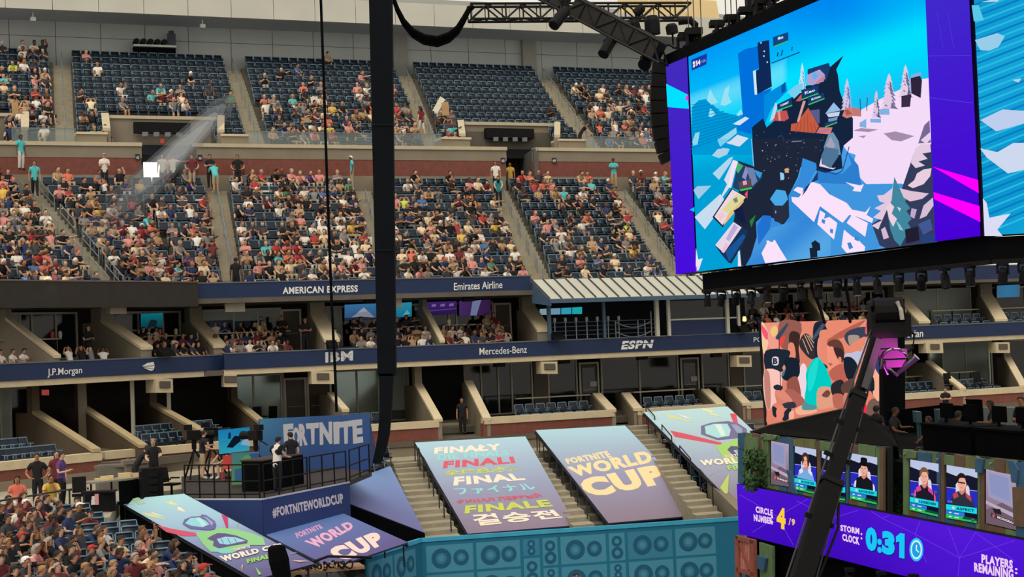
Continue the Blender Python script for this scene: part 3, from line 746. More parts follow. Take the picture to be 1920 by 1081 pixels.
# exit signs
for i, (x, y, pl, w) in enumerate(((304, 265, VB, 7), (951, 272, VB, 8), (820, 691, PM(3.0), 10), (84, 737, PL(2), 12))):
    n = pl[1]; a = hit(x-w/2, y+3.5, pl); b = hit(x+w/2, y+3.5, pl)
    mb = MB(); mb.obox(a, b-a, (0, 0, .24), n*.08)
    r = mb.build('exit_sign', mat('exit_red', (196, 80, 72), .5, emit=.35), label='small red exit sign '+['over the lit passage', 'over the passage nearer the big screen', 'over the dark stairway in the lower boxes', 'in the outermost lower box'][i], cat='sign')
for i, (x, y) in enumerate(((258, 295), (375, 296), (943, 301), (1039, 301))):
    n = MW[1]; a = hit(x-4, y+4.5, MW, .02); b = hit(x+4, y+4.5, MW, .02)
    mb = MB(); mb.obox(a, b-a, (0, 0, .3), n*.04); r = mb.build('section_sign', mat('sign_dark', (44, 46, 56), .5), label='small square dark section sign on the red band, %s of four' % ORD[i+1], cat='sign')
    pr = Print((MW[0]+n*.065, n)); pr.text(((x-3, y-2.5), (x+3, y-2.5), (x+3, y+3), (x-3, y+3)), str((45, 46, 48, 49)[i]), (200, 200, 196)); pr.build('lettering', PAINT, r)
# equipment racks in the vomitories and the spotlight shelf on the top wall
for i, (x0, x1) in enumerate(((252, 358), (912, 1002))):
    mb = MB(); pl = vplane((-8.85-.38*2.6, 85+.925*2.6), TM); strip(mb, pl, x0, x1, 12.15, 12.75, .35)
    r = mb.build('lighting_bar', BLKM, label='black bar of lamps in the '+('entrance below the spotlight shelf' if not i else 'entrance of the near empty block'), cat='lights')
    for k in range(4):
        p = pz(x0+(x1-x0)*(.2+.2*k), 11.95, pl); mb = MB(); mb.cbox(p, (.3, 0, 0), (0, .3, 0), .24); mb.build('lamp', mat('lamp_grey', (110, 112, 116), .4), r)
SHP = vplane((-10.05, 96.2), TM)
a, b = pz(251, 18.55, SHP), pz(331, 18.55, SHP)
mb = MB(); mb.obox(a, b-a, (0, 0, .12), -SHP[1]*.9); shelf = mb.build('shelf', mat('shelf_pale', (196, 196, 188), .5), label='pale shelf bolted to the top wall carrying the spotlights', cat='shelf')
mb = MB(); mb.obox(a-Vector((0, 0, 1.1))-SHP[1]*.3, b-a, (0, 0, 1.1), -SHP[1]*.1); mb.build('skirt', BLACK, shelf)
for i in range(5):
    p = pz(257+13.2*i, 18.67, SHP)-SHP[1]*.4; mb = MB()
    mb.tube([p+SHP[1]*.3+Vector((0, 0, .22)), p-SHP[1]*.3+Vector((0, 0, .22))], .17, 8); mb.cbox(p, (.12, 0, 0), (0, .2, 0), .3)
    mb.build('spotlight', BLKM, label='small black spotlight, %s in the row of five on the shelf' % ORD[i+1], cat='spotlight', group='spotlights on the wall shelf')
p = pz(324, 18.67, SHP)-SHP[1]*.4; mb = MB(); mb.cbox(p, (.5, .1, 0), (-.1, .45, 0), .75); mb.tube([p+Vector((0, 0, .75)), p+Vector((0, 0, .95))], .16, 8)
mb.build('followspot', mat('spot_grey', (54, 60, 68), .5), label='tall dark follow spot at the end of the shelf', cat='spotlight')

# ================================================================ metal roofed box with the broadcaster's letters
cn = empty('canopy_box', pz(1210, 0, PM(-.2)), 'box with a pale sloping metal roof and blue posts above the slanted letters', 'booth')
RB = PM(.1); RF = PM(-1.5)
rb0, rb1 = hit(996, 526, RB), hit(1384, 513, RB)
rf0, rf1 = hit(1031, 562, RF), hit(1424, 547, RF)
rb0.z = rb1.z = (rb0.z+rb1.z)/2; rf0.z = rf1.z = (rf0.z+rf1.z)/2
ROOFM = mat('standing_seam', (182, 182, 170), .5, .05, .8, spec=.4)
NS = 19; un = (rb1-rb0).cross(rf0-rb0).normalized(); un = un if un.z > 0 else -un
for i in range(NS):
    t0, t1 = i/NS, (i+1)/NS
    mb = MB(); mb.prism([rb0.lerp(rb1, t0), rb0.lerp(rb1, t1-.003), rf0.lerp(rf1, t1-.003), rf0.lerp(rf1, t0)], -un*.05); mb.build('roof_panel', ROOFM, cn)
    mb = MB(); mb.bar(rb0.lerp(rb1, t0)+un*.03, rf0.lerp(rf1, t0)+un*.03, .035, .07); mb.build('seam', mat('seam_dark', (70, 72, 74), .5), cn)
mb = MB(); mb.bar(rf0-Vector((0, 0, .12)), rf1-Vector((0, 0, .12)), .1, .2); mb.build('gutter', mat('steel_blue', (70, 92, 116), .5), cn)
mb = MB(); mb.prism([rb0-Vector((0, 0, .08)), rf0-Vector((0, 0, .08)), rf0-Vector((0, 0, .35)), rb0-Vector((0, 0, 1.2))], TM*.08); mb.build('end_panel', mat('steel_blue', (70, 92, 116)), cn)
for px, w, m in ((1031, .17, 'steel_blue'), (1134, .14, 'steel_blue'), (1233, .2, 'white_frame'), (1255, .16, 'white_frame'), (1365, .18, 'white_frame'), (1386, .14, 'white_frame')):
    p = pz(px, -.02, PM(-.32)); mb = MB(); mb.cbox(p, TM*w, BM*w, 1.98); mb.build('post', MATS[m], cn)
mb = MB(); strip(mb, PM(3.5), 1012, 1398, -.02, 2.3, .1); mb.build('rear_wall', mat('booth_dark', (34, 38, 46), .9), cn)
mb = MB(); strip(mb, PM(-.25), 1258, 1363, 0, .78, .06); mb.build('lower_panel', NAVY, cn)
mb = MB(); strip(mb, PM(-.25), 1258, 1384, .78, .86, .08, .02); mb.build('sill', WHITEF, cn)
mb = MB(); strip(mb, PM(-.25), 1258, 1363, .86, 1.86, .03); mb.build('pane', GLASSD, cn)
for i in range(4):
    mb = MB(); strip(mb, PM(-.22), 1036, 1230, .2+.22*i, .235+.22*i, .04); mb.build('rail', mat('blue_rail', (58, 76, 96), .5), cn)
for i in range(7):
    p = pz(1040+20*i, .9, PM(-.2)); mb = MB(); mb.tube([p, p+Vector((0, 0, .22))], .08, 7); mb.bar(p-Vector((0, 0, .9)), p, .05); mb.build('lamp', STEEL, cn)
mb = MB(); P = [pz(1155+6*i, .78-.28*math.sin(math.pi*i/11), PM(-.3)) for i in range(12)]; mb.tube(P, .03, 5); mb.tube([p-Vector((0, 0, .5)) for p in P], .03, 5); mb.build('curved_rail', STEEL, cn)
for px in (1155, 1197, 1210, 1222):
    p = pz(px, 0, PM(-.3)); mb = MB(); mb.tube([p, p+Vector((0, 0, 1.3 if px == 1222 else .85))], .03, 5); mb.build('rail_post', STEEL, cn)
def d_strip(pr, q):
    for i in range(4): pr.poly([quadpt(q, a, b) for a, b in ((.25*i, .0), (.25*i, 1), (.25*i+.23, 1), (.25*i+.23, 0))], ((150, 190, 200), (130, 180, 210), (60, 190, 220), (40, 200, 210))[i], False)
tv(PM(2.5), ((1012, 579), (1093, 575), (1093, 588), (1012, 590)), 'row of small bright monitors inside the metal roofed box', d_strip, 'monitor_row')
# warm lamp glow beside the booth end
p = pz(1396, .6, PM(1.5)); mb = MB(); mb.tube([p, p+Vector((0, 0, .06)), p+Vector((0, 0, .28))], [.06, .12, .08], 8)
lampo = mb.build('table_lamp', mat('lamp_shade_lit', (255, 206, 130), .6, 0, emit=1.6), label='small lit lamp with a warm shade beside the booth end post', cat='lamp')
mb = MB(); mb.tube([p-Vector((0, 0, .62)), p], .04, 6); mb.cbox(p-Vector((0, 0, .62)), (.3, 0, 0), (0, .3, 0), .04); mb.build('stand', BLKM, lampo)

# ================================================================ front walls of the lower boxes, the aisle, the lower terraces
def lowwall(pl, px0, px1, ztop, zbot, label):
    mb = MB(); strip(mb, pl, px0, px1, zbot, ztop-.28, .4); r = mb.build('wall_low', BRICK, label=label, cat='wall', kind=ST)
    mb = MB(); strip(mb, pl, px0, px1, ztop-.32, ztop, .5, .06); mb.build('coping', CAP, r)
    mb = MB(); strip(mb, pl, px0, px1, zbot, zbot+.42, .4, .03); mb.build('base', GREYW, r)
lowwall(LFM, 650, 823, -3.6, -5.2, 'red banded front wall of the lower boxes behind the hanging column')
lowwall(LFM, 908, 1152, -3.6, -5.2, 'red banded front wall of the seven seat box')
lowwall(LFM, 1196, 1356, -3.62, -5.2, 'red banded front wall of the five seat box')
lowwall(LFM, 1400, 1660, -3.62, -5.2, 'red banded front wall behind the video wall')
lowwall(LFM, 1660, 1990, -3.66, -5.2, 'red banded front wall right of the crane column')
lowwall(LFW, -90, 190, -3.75, -4.9, 'red banded front wall of the first curved lower boxes')
lowwall(vplane(xy(at(190, 852, 62.5)), (TL*.7+TM*.3)), 196, 520, -3.8, -4.9, 'red banded front wall of the curved lower boxes behind the desk')
# dark stairway between the lower boxes
for i in range(7):
    pass
s0, s1 = pz(824, -5.2, PM(-3.2)), pz(884, -5.2, PM(-3.2)); s2, s3 = pz(800, -4, PM(1.6)), pz(858, -4, PM(1.6))
stair('stair_box', xy(s2), xy(s3), xy(s0), xy(s1), -3.9, -5.2, 7, 'steps climbing into the dark stairway between the lower boxes')
mb = MB(); strip(mb, PM(2.6), 780, 872, -4.2, -1.04, .2); mb.build('wall_stairway', mat('stairway_shade', (14, 14, 15), .95), label='black sheet standing for the shade inside the stairway between the lower boxes', cat='wall', kind=ST)  # near-black sheet paints in the darkness of the open stairway
ai = []
q = [pz(560, -5.2, PM(-3.0)), pz(1990, -5.2, PM(-3.0)), pz(1990, -5.2, PM(-5.6)), pz(560, -5.2, PM(-5.6))]
mb = MB(); mb.prism(q, (0, 0, -.5)); mb.build('floor_aisle', STEP, label='pale concrete aisle along the front of the lower boxes', cat='floor', kind=ST)
q = [pz(-120, -4.85, LFW), pz(420, -4.85, LFW), at(655, 905, 62), at(350, 960, 56), at(232, 960, 54), at(206, 960, 48.8), at(-140, 940, 46)]
for p in q: p.z = E-4.85
mb = MB(); mb.prism(q, (0, 0, -.5)); mb.build('floor_aisle', STEP, label='pale concrete aisle in front of the curved lower boxes', cat='floor', kind=ST)
terrace('floor_lower_tier', xy(pz(650, -7.5, PM(-17.6))), xy(pz(1500, -7.5, PM(-17.6))), xy(pz(575, -5.3, PM(-5.5))), xy(pz(1420, -5.3, PM(-5.5))), -8.35, -5.42, 13, 'concrete terraces of the lower tier under the printed cloths', .53, key='L')
FLIGHTS = []
def mkstair(name, t, tD, b, bD, w0, w1, zt, zb, n, lb):
    T = at(t[0], t[1], tD); B = at(b[0], b[1], bD); u = TM; FLIGHTS.append((T, B, max(w0, w1)/2+.26))
    return stair(name, xy(T-u*w0/2), xy(T+u*w0/2), xy(B-u*w1/2), xy(B+u*w1/2), zt, zb, n, lb)
mkstair('stair_lower', (760, 861), 70.3, (831, 1003), 57.8, 1.3, 1.45, -5.2, -7.3, 13, 'concrete steps between the plain blue cloth and the seven word cloth')
mkstair('stair_lower', (992, 846), 73.0, (1095, 978), 60.5, .85, .9, -5.2, -7.35, 13, 'concrete steps between the two middle printed cloths')
mkstair('stair_lower', (1193, 790), 76.5, (1330, 955), 61.8, 1.1, 1.2, -4.3, -7.3, 17, 'concrete steps before the cloth with the trophy beside the stage')
def pairrails(t, tD, b, bD, zt, zb, lab, off=0.0):
    T = at(t[0], t[1], tD); B = at(b[0], b[1], bD)
    for i, (t0, t1) in enumerate(((.02, .16), (.27, .41), (.52, .66), (.77, .92))):
        p = B.lerp(T, 1-t1); q_ = B.lerp(T, 1-t0)
        handrail((p.x+off, p.y), (q_.x+off, q_.y), zb+(zt-zb)*(1-t1), zb+(zt-zb)*(1-t0), '%s black handrail from the top on the lower steps %s' % (ORD[i+1], lab), 2, False)
_S = STEEL; STEEL = mat('rail_dark', (52, 54, 58), .45, .1, metal=.3)
pairrails((765, 861), 70.3, (838, 1003), 57.8, -5.2, -7.3, 'beside the plain blue cloth', .3)
pairrails((994, 846), 73.0, (1097, 978), 60.5, -5.2, -7.35, 'between the two middle cloths', .3)
pairrails((1195, 790), 76.5, (1332, 955), 61.8, -4.3, -7.3, 'beside the trophy cloth', .4)
w0, w1 = at(1326, 906, 66), at(1382, 962, 60.5)
mb = MB(); mb.prism([w0, w1, w1-Vector((0, 0, 1.3)), w0-Vector((0, 0, 1.3))], TM*.4); mb.prism([w0+Vector((0, 0, .12)), w1+Vector((0, 0, .12)), w1, w0], TM*.45); mb.build('wall_ramp', GREYW, label='short sloping concrete wall under the trophy cloth edge', cat='wall', kind=ST)
STEEL = _S
# ================================================================ people
BONES = [('pel', 'spi', 'shirt'), ('spi', 'che', 'shirt'), ('che', 'nek', 'shirt'), ('nek', 'hd0', 'skin'), ('hd0', 'hd1', 'head'), ('hd1', 'hd2', 'head')]
for s in 'LR':
    BONES += [('che', 'sho'+s, 'shirt'), ('sho'+s, 'elb'+s, 'arm'), ('elb'+s, 'wri'+s, 'skin'), ('wri'+s, 'han'+s, 'skin'),
              ('pel', 'hip'+s, 'pants'), ('hip'+s, 'kne'+s, 'thigh'), ('kne'+s, 'ank'+s, 'shin'), ('ank'+s, 'toe'+s, 'shoe')]
RAD = {'pel': (.165, .12), 'spi': (.145, .105), 'che': (.165, .115), 'nek': (.052, .055), 'hd0': (.066, .078), 'hd1': (.082, .1), 'hd2': (.06, .075),
       'sho': (.072, .07), 'elb': (.044, .044), 'wri': (.03, .032), 'han': (.042, .026), 'hip': (.1, .1), 'kne': (.064, .066), 'ank': (.042, .045), 'toe': (.042, .032)}
def sit_pose(lean=0.0, armL=None, armR=None, spread=.13, look=0.0, legs=.46, feet=0.0):
    c, s = math.cos(lean), math.sin(lean)
    def b(h, y=0.0): return (0, -s*h+y*c, .50+c*h)
    J = {'pel': (0, .02, .50), 'spi': b(.22, .03), 'che': b(.44, .03), 'nek': b(.57, .0), 'hd0': b(.64, -.03), 'hd1': b(.74, -.045), 'hd2': b(.82, -.035)}
    sh = b(.49, .02)
    for k, sx, arm in (('L', 1, armL), ('R', -1, armR)):
        J['sho'+k] = (sx*.185, sh[1], sh[2])
        a = arm or ((.26, -.05, .74), (.2, -.3, .62), (.18, -.38, .61))
        for n, p in zip(('elb', 'wri', 'han'), a):
            J[n+k] = (sx*p[0], p[1]+(sh[1]-.02)*.55, p[2]+(sh[2]-.99)*.55)
        J['hip'+k] = (sx*.095, -.03, .50); J['kne'+k] = (sx*spread, -legs, .52); J['ank'+k] = (sx*(spread-.01), -legs+.03-feet, .09); J['toe'+k] = (sx*(spread+.02), -legs-.13-feet, .045)
    return J
def stand_pose(armL=None, armR=None, bend=0.0, stride=0.0, spread=.1):
    c, s = math.cos(bend), math.sin(bend)
    def b(h, y=0.0): return (0, -s*h+y*c, .93+c*h)
    J = {'pel': (0, 0, .93), 'spi': b(.24, .01), 'che': b(.46, .01), 'nek': b(.60, .0), 'hd0': b(.67, -.03), 'hd1': b(.765, -.04), 'hd2': b(.845, -.03)}
    sh = b(.51, .01)
    for k, sx, arm in (('L', 1, armL), ('R', -1, armR)):
        J['sho'+k] = (sx*.185, sh[1], sh[2])
        a = arm or ((.25, .03, 1.14), (.26, -.04, .89), (.25, -.06, .80))
        for n, p in zip(('elb', 'wri', 'han'), a): J[n+k] = (sx*p[0], p[1]+sh[1], p[2]+(sh[2]-1.44)*.8)
        o = stride*sx
        J['hip'+k] = (sx*.095, 0, .90); J['kne'+k] = (sx*spread, -.02-o*.5, .49); J['ank'+k] = (sx*spread, .02-o, .085); J['toe'+k] = (sx*(spread+.03), -.14-o, .04)
    return J
UPA = ((.3, -.2, 1.05), (.22, -.26, 1.28), (.2, -.26, 1.36))
KNE = ((.24, -.14, .76), (.2, -.4, .62), (.17, -.46, .60))
LAP = ((.27, -.02, .76), (.1, -.24, .70), (.04, -.29, .70))
PHO = ((.25, -.12, .78), (.12, -.33, .86), (.07, -.36, .90))
CRO = ((.26, -.08, .79), (.05, -.2, .84), (-.06, -.19, .86))
CHIN = ((.22, -.3, .72), (.1, -.26, .95), (.06, -.22, 1.02))
ELB = ((.2, -.36, .62), (.06, -.5, .64), (.03, -.55, .66))
PNT = ((.34, -.25, 1.0), (.42, -.5, 1.04), (.44, -.58, 1.05))
POSES = {
    'sit_knees': sit_pose(.0, KNE, KNE), 'sit_lap': sit_pose(-.1, LAP, LAP, .15), 'sit_phone': sit_pose(.08, PHO, PHO, .1),
    'sit_cross': sit_pose(-.12, CRO, CRO, .17), 'sit_lean': sit_pose(.5, ELB, ELB, .16), 'sit_chin': sit_pose(.32, CHIN, KNE, .14), 'sit_up': sit_pose(.0, UPA, KNE, .14),
    'sit_point': sit_pose(.05, PNT, LAP, .13), 'sit_legs': sit_pose(-.2, LAP, KNE, .12, 0, .5, .16), 'sit_back': sit_pose(-.3, ((.3, .1, .95), (.2, .12, 1.2), (.1, .13, 1.24)), ((.3, .1, .95), (.2, .12, 1.2), (.1, .13, 1.24)), .2),
    'stand': stand_pose(), 'stand_cross': stand_pose(((.27, -.05, 1.17), (.06, -.22, 1.2), (-.07, -.22, 1.22)), ((.27, -.05, 1.17), (.06, -.2, 1.17), (-.06, -.21, 1.18))),
    'stand_phone': stand_pose(((.25, -.03, 1.14), (.12, -.28, 1.18), (.05, -.33, 1.22)), ((.25, -.03, 1.14), (.1, -.28, 1.18), (.04, -.33, 1.22))),
    'stand_point': stand_pose(((.42, -.1, 1.38), (.66, -.2, 1.4), (.76, -.24, 1.4)), None), 'stand_walk': stand_pose(None, ((.26, .1, 1.15), (.25, .1, .9), (.24, .08, .81)), 0.05, .18),
    'stand_bend': stand_pose(((.22, -.18, 1.2), (.16, -.42, 1.06), (.14, -.5, 1.04)), ((.22, -.18, 1.2), (.16, -.42, 1.06), (.14, -.5, 1.04)), .6),
    'stand_reach': stand_pose(((.24, -.12, 1.2), (.2, -.36, 1.22), (.19, -.44, 1.23)), ((.25, -.1, 1.15), (.2, -.32, 1.1), (.19, -.4, 1.1)), .1),
    'stand_hips': stand_pose(((.36, .04, 1.16), (.24, -.06, 1.0), (.17, -.1, 1.0)), ((.36, .04, 1.16), (.24, -.06, 1.0), (.17, -.1, 1.0)))}
def skin_mesh(J, sub):
    names = list(J); idx = {n: i for i, n in enumerate(names)}
    me = bpy.data.meshes.new('skel')
    me.from_pydata([J[n] for n in names], [(idx[a], idx[b]) for a, b, _ in BONES], [])
    ob = bpy.data.objects.new('skel', me); COL.objects.link(ob)
    md = ob.modifiers.new('skin', 'SKIN'); md.branch_smoothing = .4; md.use_smooth_shade = True
    for n, sv in zip(names, me.skin_vertices[0].data):
        sv.radius = RAD[n[:3]]; sv.use_root = (n == 'pel')
    if sub:
        sd = ob.modifiers.new('sub', 'SUBSURF'); sd.levels = sub; sd.render_levels = sub
    dg = bpy.context.evaluated_depsgraph_get(); ev = ob.evaluated_get(dg); m2 = ev.to_mesh()
    V = np.array([v.co[:] for v in m2.vertices]); N = np.array([v.normal[:] for v in m2.vertices]); Fc = [tuple(p.vertices) for p in m2.polygons]
    ev.to_mesh_clear(); bpy.data.objects.remove(ob); bpy.data.meshes.remove(me)
    return V, N, Fc
def classify(J, V, Fc):
    reg = []
    H = np.array(J['hd1'])
    segs = [(np.array(J[a]), np.array(J[b]), k, RAD[a[:3]][0], RAD[b[:3]][0]) for a, b, k in BONES]
    for f in Fc:
        c = V[list(f)].mean(0); best = 9; bk = None
        for a, b, k, ra, rb in segs:
            ab = b-a; t = max(0, min(1, float((c-a).dot(ab)/ab.dot(ab))))
            d = np.linalg.norm(c-(a+ab*t))/(ra+(rb-ra)*t)
            if d < best: best, bk, bt = d, k, t
        if bk == 'arm': r = 'shirt' if bt < .6 else 'skin'
        elif bk == 'thigh': r = 'pants'
        elif bk == 'shin': r = 'shin' if bt > .12 else 'pants'
        elif bk == 'head':
            l = c-H
            r = 'hair' if l[2]+l[1]*.85 > .0 else 'skin'
        else: r = bk
        reg.append(r)
    return reg
def blob(mb, c, r, n=6, m=0):
    c = Vector(c); vs = []; k = 4
    for i in range(k+1):
        ph = math.pi*i/k
        for j in range(n):
            t = 2*math.pi*j/n; vs.append((c.x+r[0]*math.sin(ph)*math.cos(t), c.y+r[1]*math.sin(ph)*math.sin(t), c.z+r[2]*math.cos(ph)))
    fs = [(i*n+j, (i+1)*n+j, (i+1)*n+(j+1) % n, i*n+(j+1) % n) for i in range(k) for j in range(n)]
    mb.add(vs, fs, m)
EYEM = mat('eye_dark', (40, 30, 26), .3, 0); LIPM = mat('lip', (150, 84, 76), .5, 0)
def mesh_of(name, V, Fc, mats, mi=None):
    me = bpy.data.meshes.new(name); me.from_pydata(V, [], Fc)
    for m in mats: me.materials.append(m)
    if mi is not None: me.polygons.foreach_set('material_index', mi)
    me.polygons.foreach_set('use_smooth', [True]*len(Fc)); me.update()
    return me
SKINS = [mat('skin_%s' % n, c, .55, .04, 9) for n, c in (('fair', (206, 164, 138)), ('tan', (186, 138, 110)), ('olive', (176, 124, 92)), ('brown', (112, 74, 52)))]
HAIRS = [mat('hair_%s' % n, c, .6, .1, 20) for n, c in (('black', (28, 24, 22)), ('brown', (62, 44, 32)), ('auburn', (96, 64, 42)), ('fair', (156, 122, 80)), ('grey', (150, 146, 140)))]
SHOEM = mat('shoe_white', (196, 192, 186), .6); SHOEB = mat('shoe_black', (30, 30, 32), .6)
SHIRT = {'black': (28, 28, 32), 'dark grey': (62, 62, 66), 'grey': (128, 128, 128), 'white': (226, 220, 210), 'red': (176, 60, 62), 'pink': (214, 142, 138), 'coral': (212, 112, 92), 'teal': (84, 186, 190), 'green': (78, 132, 106), 'lime': (192, 206, 84), 'yellow': (216, 178, 84), 'navy': (42, 54, 92), 'blue': (76, 108, 154), 'purple': (92, 64, 120), 'maroon': (110, 44, 50), 'cream': (226, 206, 170), 'tan': (176, 146, 110)}
PANT = {'khaki': (168, 150, 120), 'black': (30, 30, 34), 'blue': (62, 80, 110), 'grey': (104, 104, 106), 'white': (206, 200, 192)}
def shirtm(n): return mat('shirt_'+n.replace(' ', '_'), SHIRT[n], .85, .06, 8)
def pantm(n): return mat('trousers_'+n, PANT[n], .85, .06, 8)
CAPS = {'white': mat('cap_white', (226, 224, 218), .8), 'black': mat('cap_black', (26, 26, 28), .8), 'red': mat('cap_red', (186, 50, 46), .8)}
NEAR = {}; FAR = {}
def near(pose):
    if pose in NEAR: return NEAR[pose]
    J = POSES[pose]; V, N, Fc = skin_mesh(J, 2); reg = classify(J, V, Fc)
    d = {}
    H = Vector(J['hd1']); mb = MB(); mb.add(V.tolist(), Fc, 0)
    y0 = H.y-.098
    mb.add([(H.x-.014, y0+.01, H.z-.03), (H.x+.014, y0+.01, H.z-.03), (H.x, y0-.022, H.z-.028), (H.x, y0+.005, H.z+.02)], [(0, 2, 3), (2, 1, 3), (0, 1, 2)], 0)
    for sx in (-1, 1):
        blob(mb, (H.x+sx*.032, y0+.012, H.z+.012), (.013, .009, .008), 6, 1)
        blob(mb, (H.x+sx*.086, H.y+.012, H.z-.005), (.012, .022, .034), 6, 0)
    blob(mb, (H.x, y0+.014, H.z-.058), (.024, .01, .008), 6, 2)
    for k, sx in (('L', 1), ('R', -1)):                       # four fingers and a thumb on each hand
        w, h = Vector(J['wri'+k]), Vector(J['han'+k]); dr = (h-w).normalized()
        sd = dr.cross(Vector((0, 0, 1)));  sd = sd.normalized() if sd.length > .1 else Vector((1, 0, 0))
        dn = sd.cross(dr).normalized(); dn = -dn if dn.z > 0 else dn
        for i, ln in enumerate((.066, .076, .07, .056)):
            o = h+sd*(i-1.5)*.019; q = [o, o+dr*ln*.5+dn*.004, o+dr*ln*.85+dn*.018, o+dr*ln+dn*.034]
            mb.tube(q, .009, 5, r1=.006)
        o = w.lerp(h, .4)+sd*.03*(-sx); mb.tube([o, o+sd*.03*(-sx)+dr*.03, o+sd*.03*(-sx)+dr*.065+dn*.01], .011, 5, r1=.008)
    d['body'] = mesh_of('person_body', mb.v, mb.f, [SKINS[0], EYEM, LIPM], mb.mi)
    def shell(regs, off, name, mats):
        fs = [f for f, r in zip(Fc, reg) if r in regs]
        used = sorted({i for f in fs for i in f}); mp = {v: i for i, v in enumerate(used)}
        return mesh_of(name, (V[used]+N[used]*off).tolist(), [tuple(mp[i] for i in f) for f in fs], mats)
    d['shirt'] = shell(('shirt',), .014, 'shirt', [shirtm('black')])
    d['shorts'] = shell(('pants',), .012, 'shorts', [pantm('khaki')])
    d['trousers'] = shell(('pants', 'shin'), .012, 'trousers', [pantm('blue')])
    d['shoes'] = shell(('shoe',), .012, 'shoes', [SHOEM])
    hs = [f for f, r in zip(Fc, reg) if r == 'hair']
    used = sorted({i for f in hs for i in f}); mp = {v: i for i, v in enumerate(used)}
    hv = (V[used]+N[used]*.03).tolist(); hf = [tuple(mp[i] for i in f) for f in hs]
    d['hair_short'] = mesh_of('hair', hv, hf, [HAIRS[0]])
    mb = MB(); mb.add(hv, hf); mb.tube([H+Vector((0, .05, .03)), H+Vector((0, .085, -.08)), H+Vector((0, .1, -.2)), H+Vector((0, .1, -.3))], [.085, .1, .085, .03], 8)
    d['hair_long'] = mesh_of('hair', mb.v, mb.f, [HAIRS[0]])
    mb = MB(); mb.add(hv, hf); mb.prism([H+Vector((-.07, -.07, .06)), H+Vector((.07, -.07, .06)), H+Vector((.05, -.19, .05)), H+Vector((-.05, -.19, .05))], (0, 0, .012), 0)
    d['cap'] = mesh_of('cap', mb.v, mb.f, [CAPS['white']])
    NEAR[pose] = d
    return d
NPEOPLE = [0]; LABELS = set()
def person(pos, ang, pose, shirt, label, pants='khaki', long=False, skin=0, hair=0, style='hair_short', cap=None, group=None, scale=1.0):
    d = near(pose)
    o = bpy.data.objects.new('person', d['body']); COL.objects.link(o)
    o.location = pos; o.rotation_euler = (0, 0, ang); o.scale = (scale,)*3
    def setm(ob, m): ob.material_slots[0].link = 'OBJECT'; ob.material_slots[0].material = m
    setm(o, SKINS[skin])
    for key, nm, m in (('shirt', 'shirt', shirtm(shirt)), ('trousers' if long else 'shorts', 'trousers' if long else 'shorts', pantm(pants)), ('shoes', 'shoes', SHOEB if long else SHOEM), ('cap' if cap else style, 'cap' if cap else 'hair', CAPS[cap] if cap else HAIRS[hair])):
        c = bpy.data.objects.new(nm, d[key]); COL.objects.link(c); c.parent = o; setm(c, m)
    base = label; k = 2
    while label in LABELS: label = base+' again'; base = label
    LABELS.add(label); NPEOPLE[0] += 1
    tag(o, label, 'person', group)
    return o
def rnd_look(R):
    sh = R.choices(list(SHIRT), [26, 12, 9, 16, 4.5, 6, 2.5, 2.5, 1.2, .9, 1.5, 7, 2, 1.5, 4, 6, 7])[0]
    return dict(shirt=sh, pants=R.choices(list(PANT), [4, 4, 3, 3, 1])[0], long=R.random() < .35, skin=R.choices(range(4), [5, 5, 3, 2])[0], hair=R.choices(range(5), [6, 6, 2, 2, 1])[0], style='hair_long' if R.random() < .25 else 'hair_short', cap=(R.choice(['white', 'black', 'red']) if R.random() < .12 else None))
SITS = ['sit_knees', 'sit_lap', 'sit_phone', 'sit_cross', 'sit_lean', 'sit_chin', 'sit_legs', 'sit_knees', 'sit_lap', 'sit_phone', 'sit_up', 'sit_back', 'sit_point']
def art(s): return ('an ' if s[0] in 'aeiou' else 'a ')+s
def clothes(lk): return lk['shirt']+(' shirt and %s cap' % lk['cap'] if lk['cap'] else ' shirt')
def seated(pos, ang, lk, label, pose=None, group=None, sc=None):
    lk = dict(lk); sh = lk.pop('shirt')
    return person(pos, ang, pose or R.choice(SITS), sh, label, group=group, scale=sc or R.uniform(.93, 1.03), **lk)

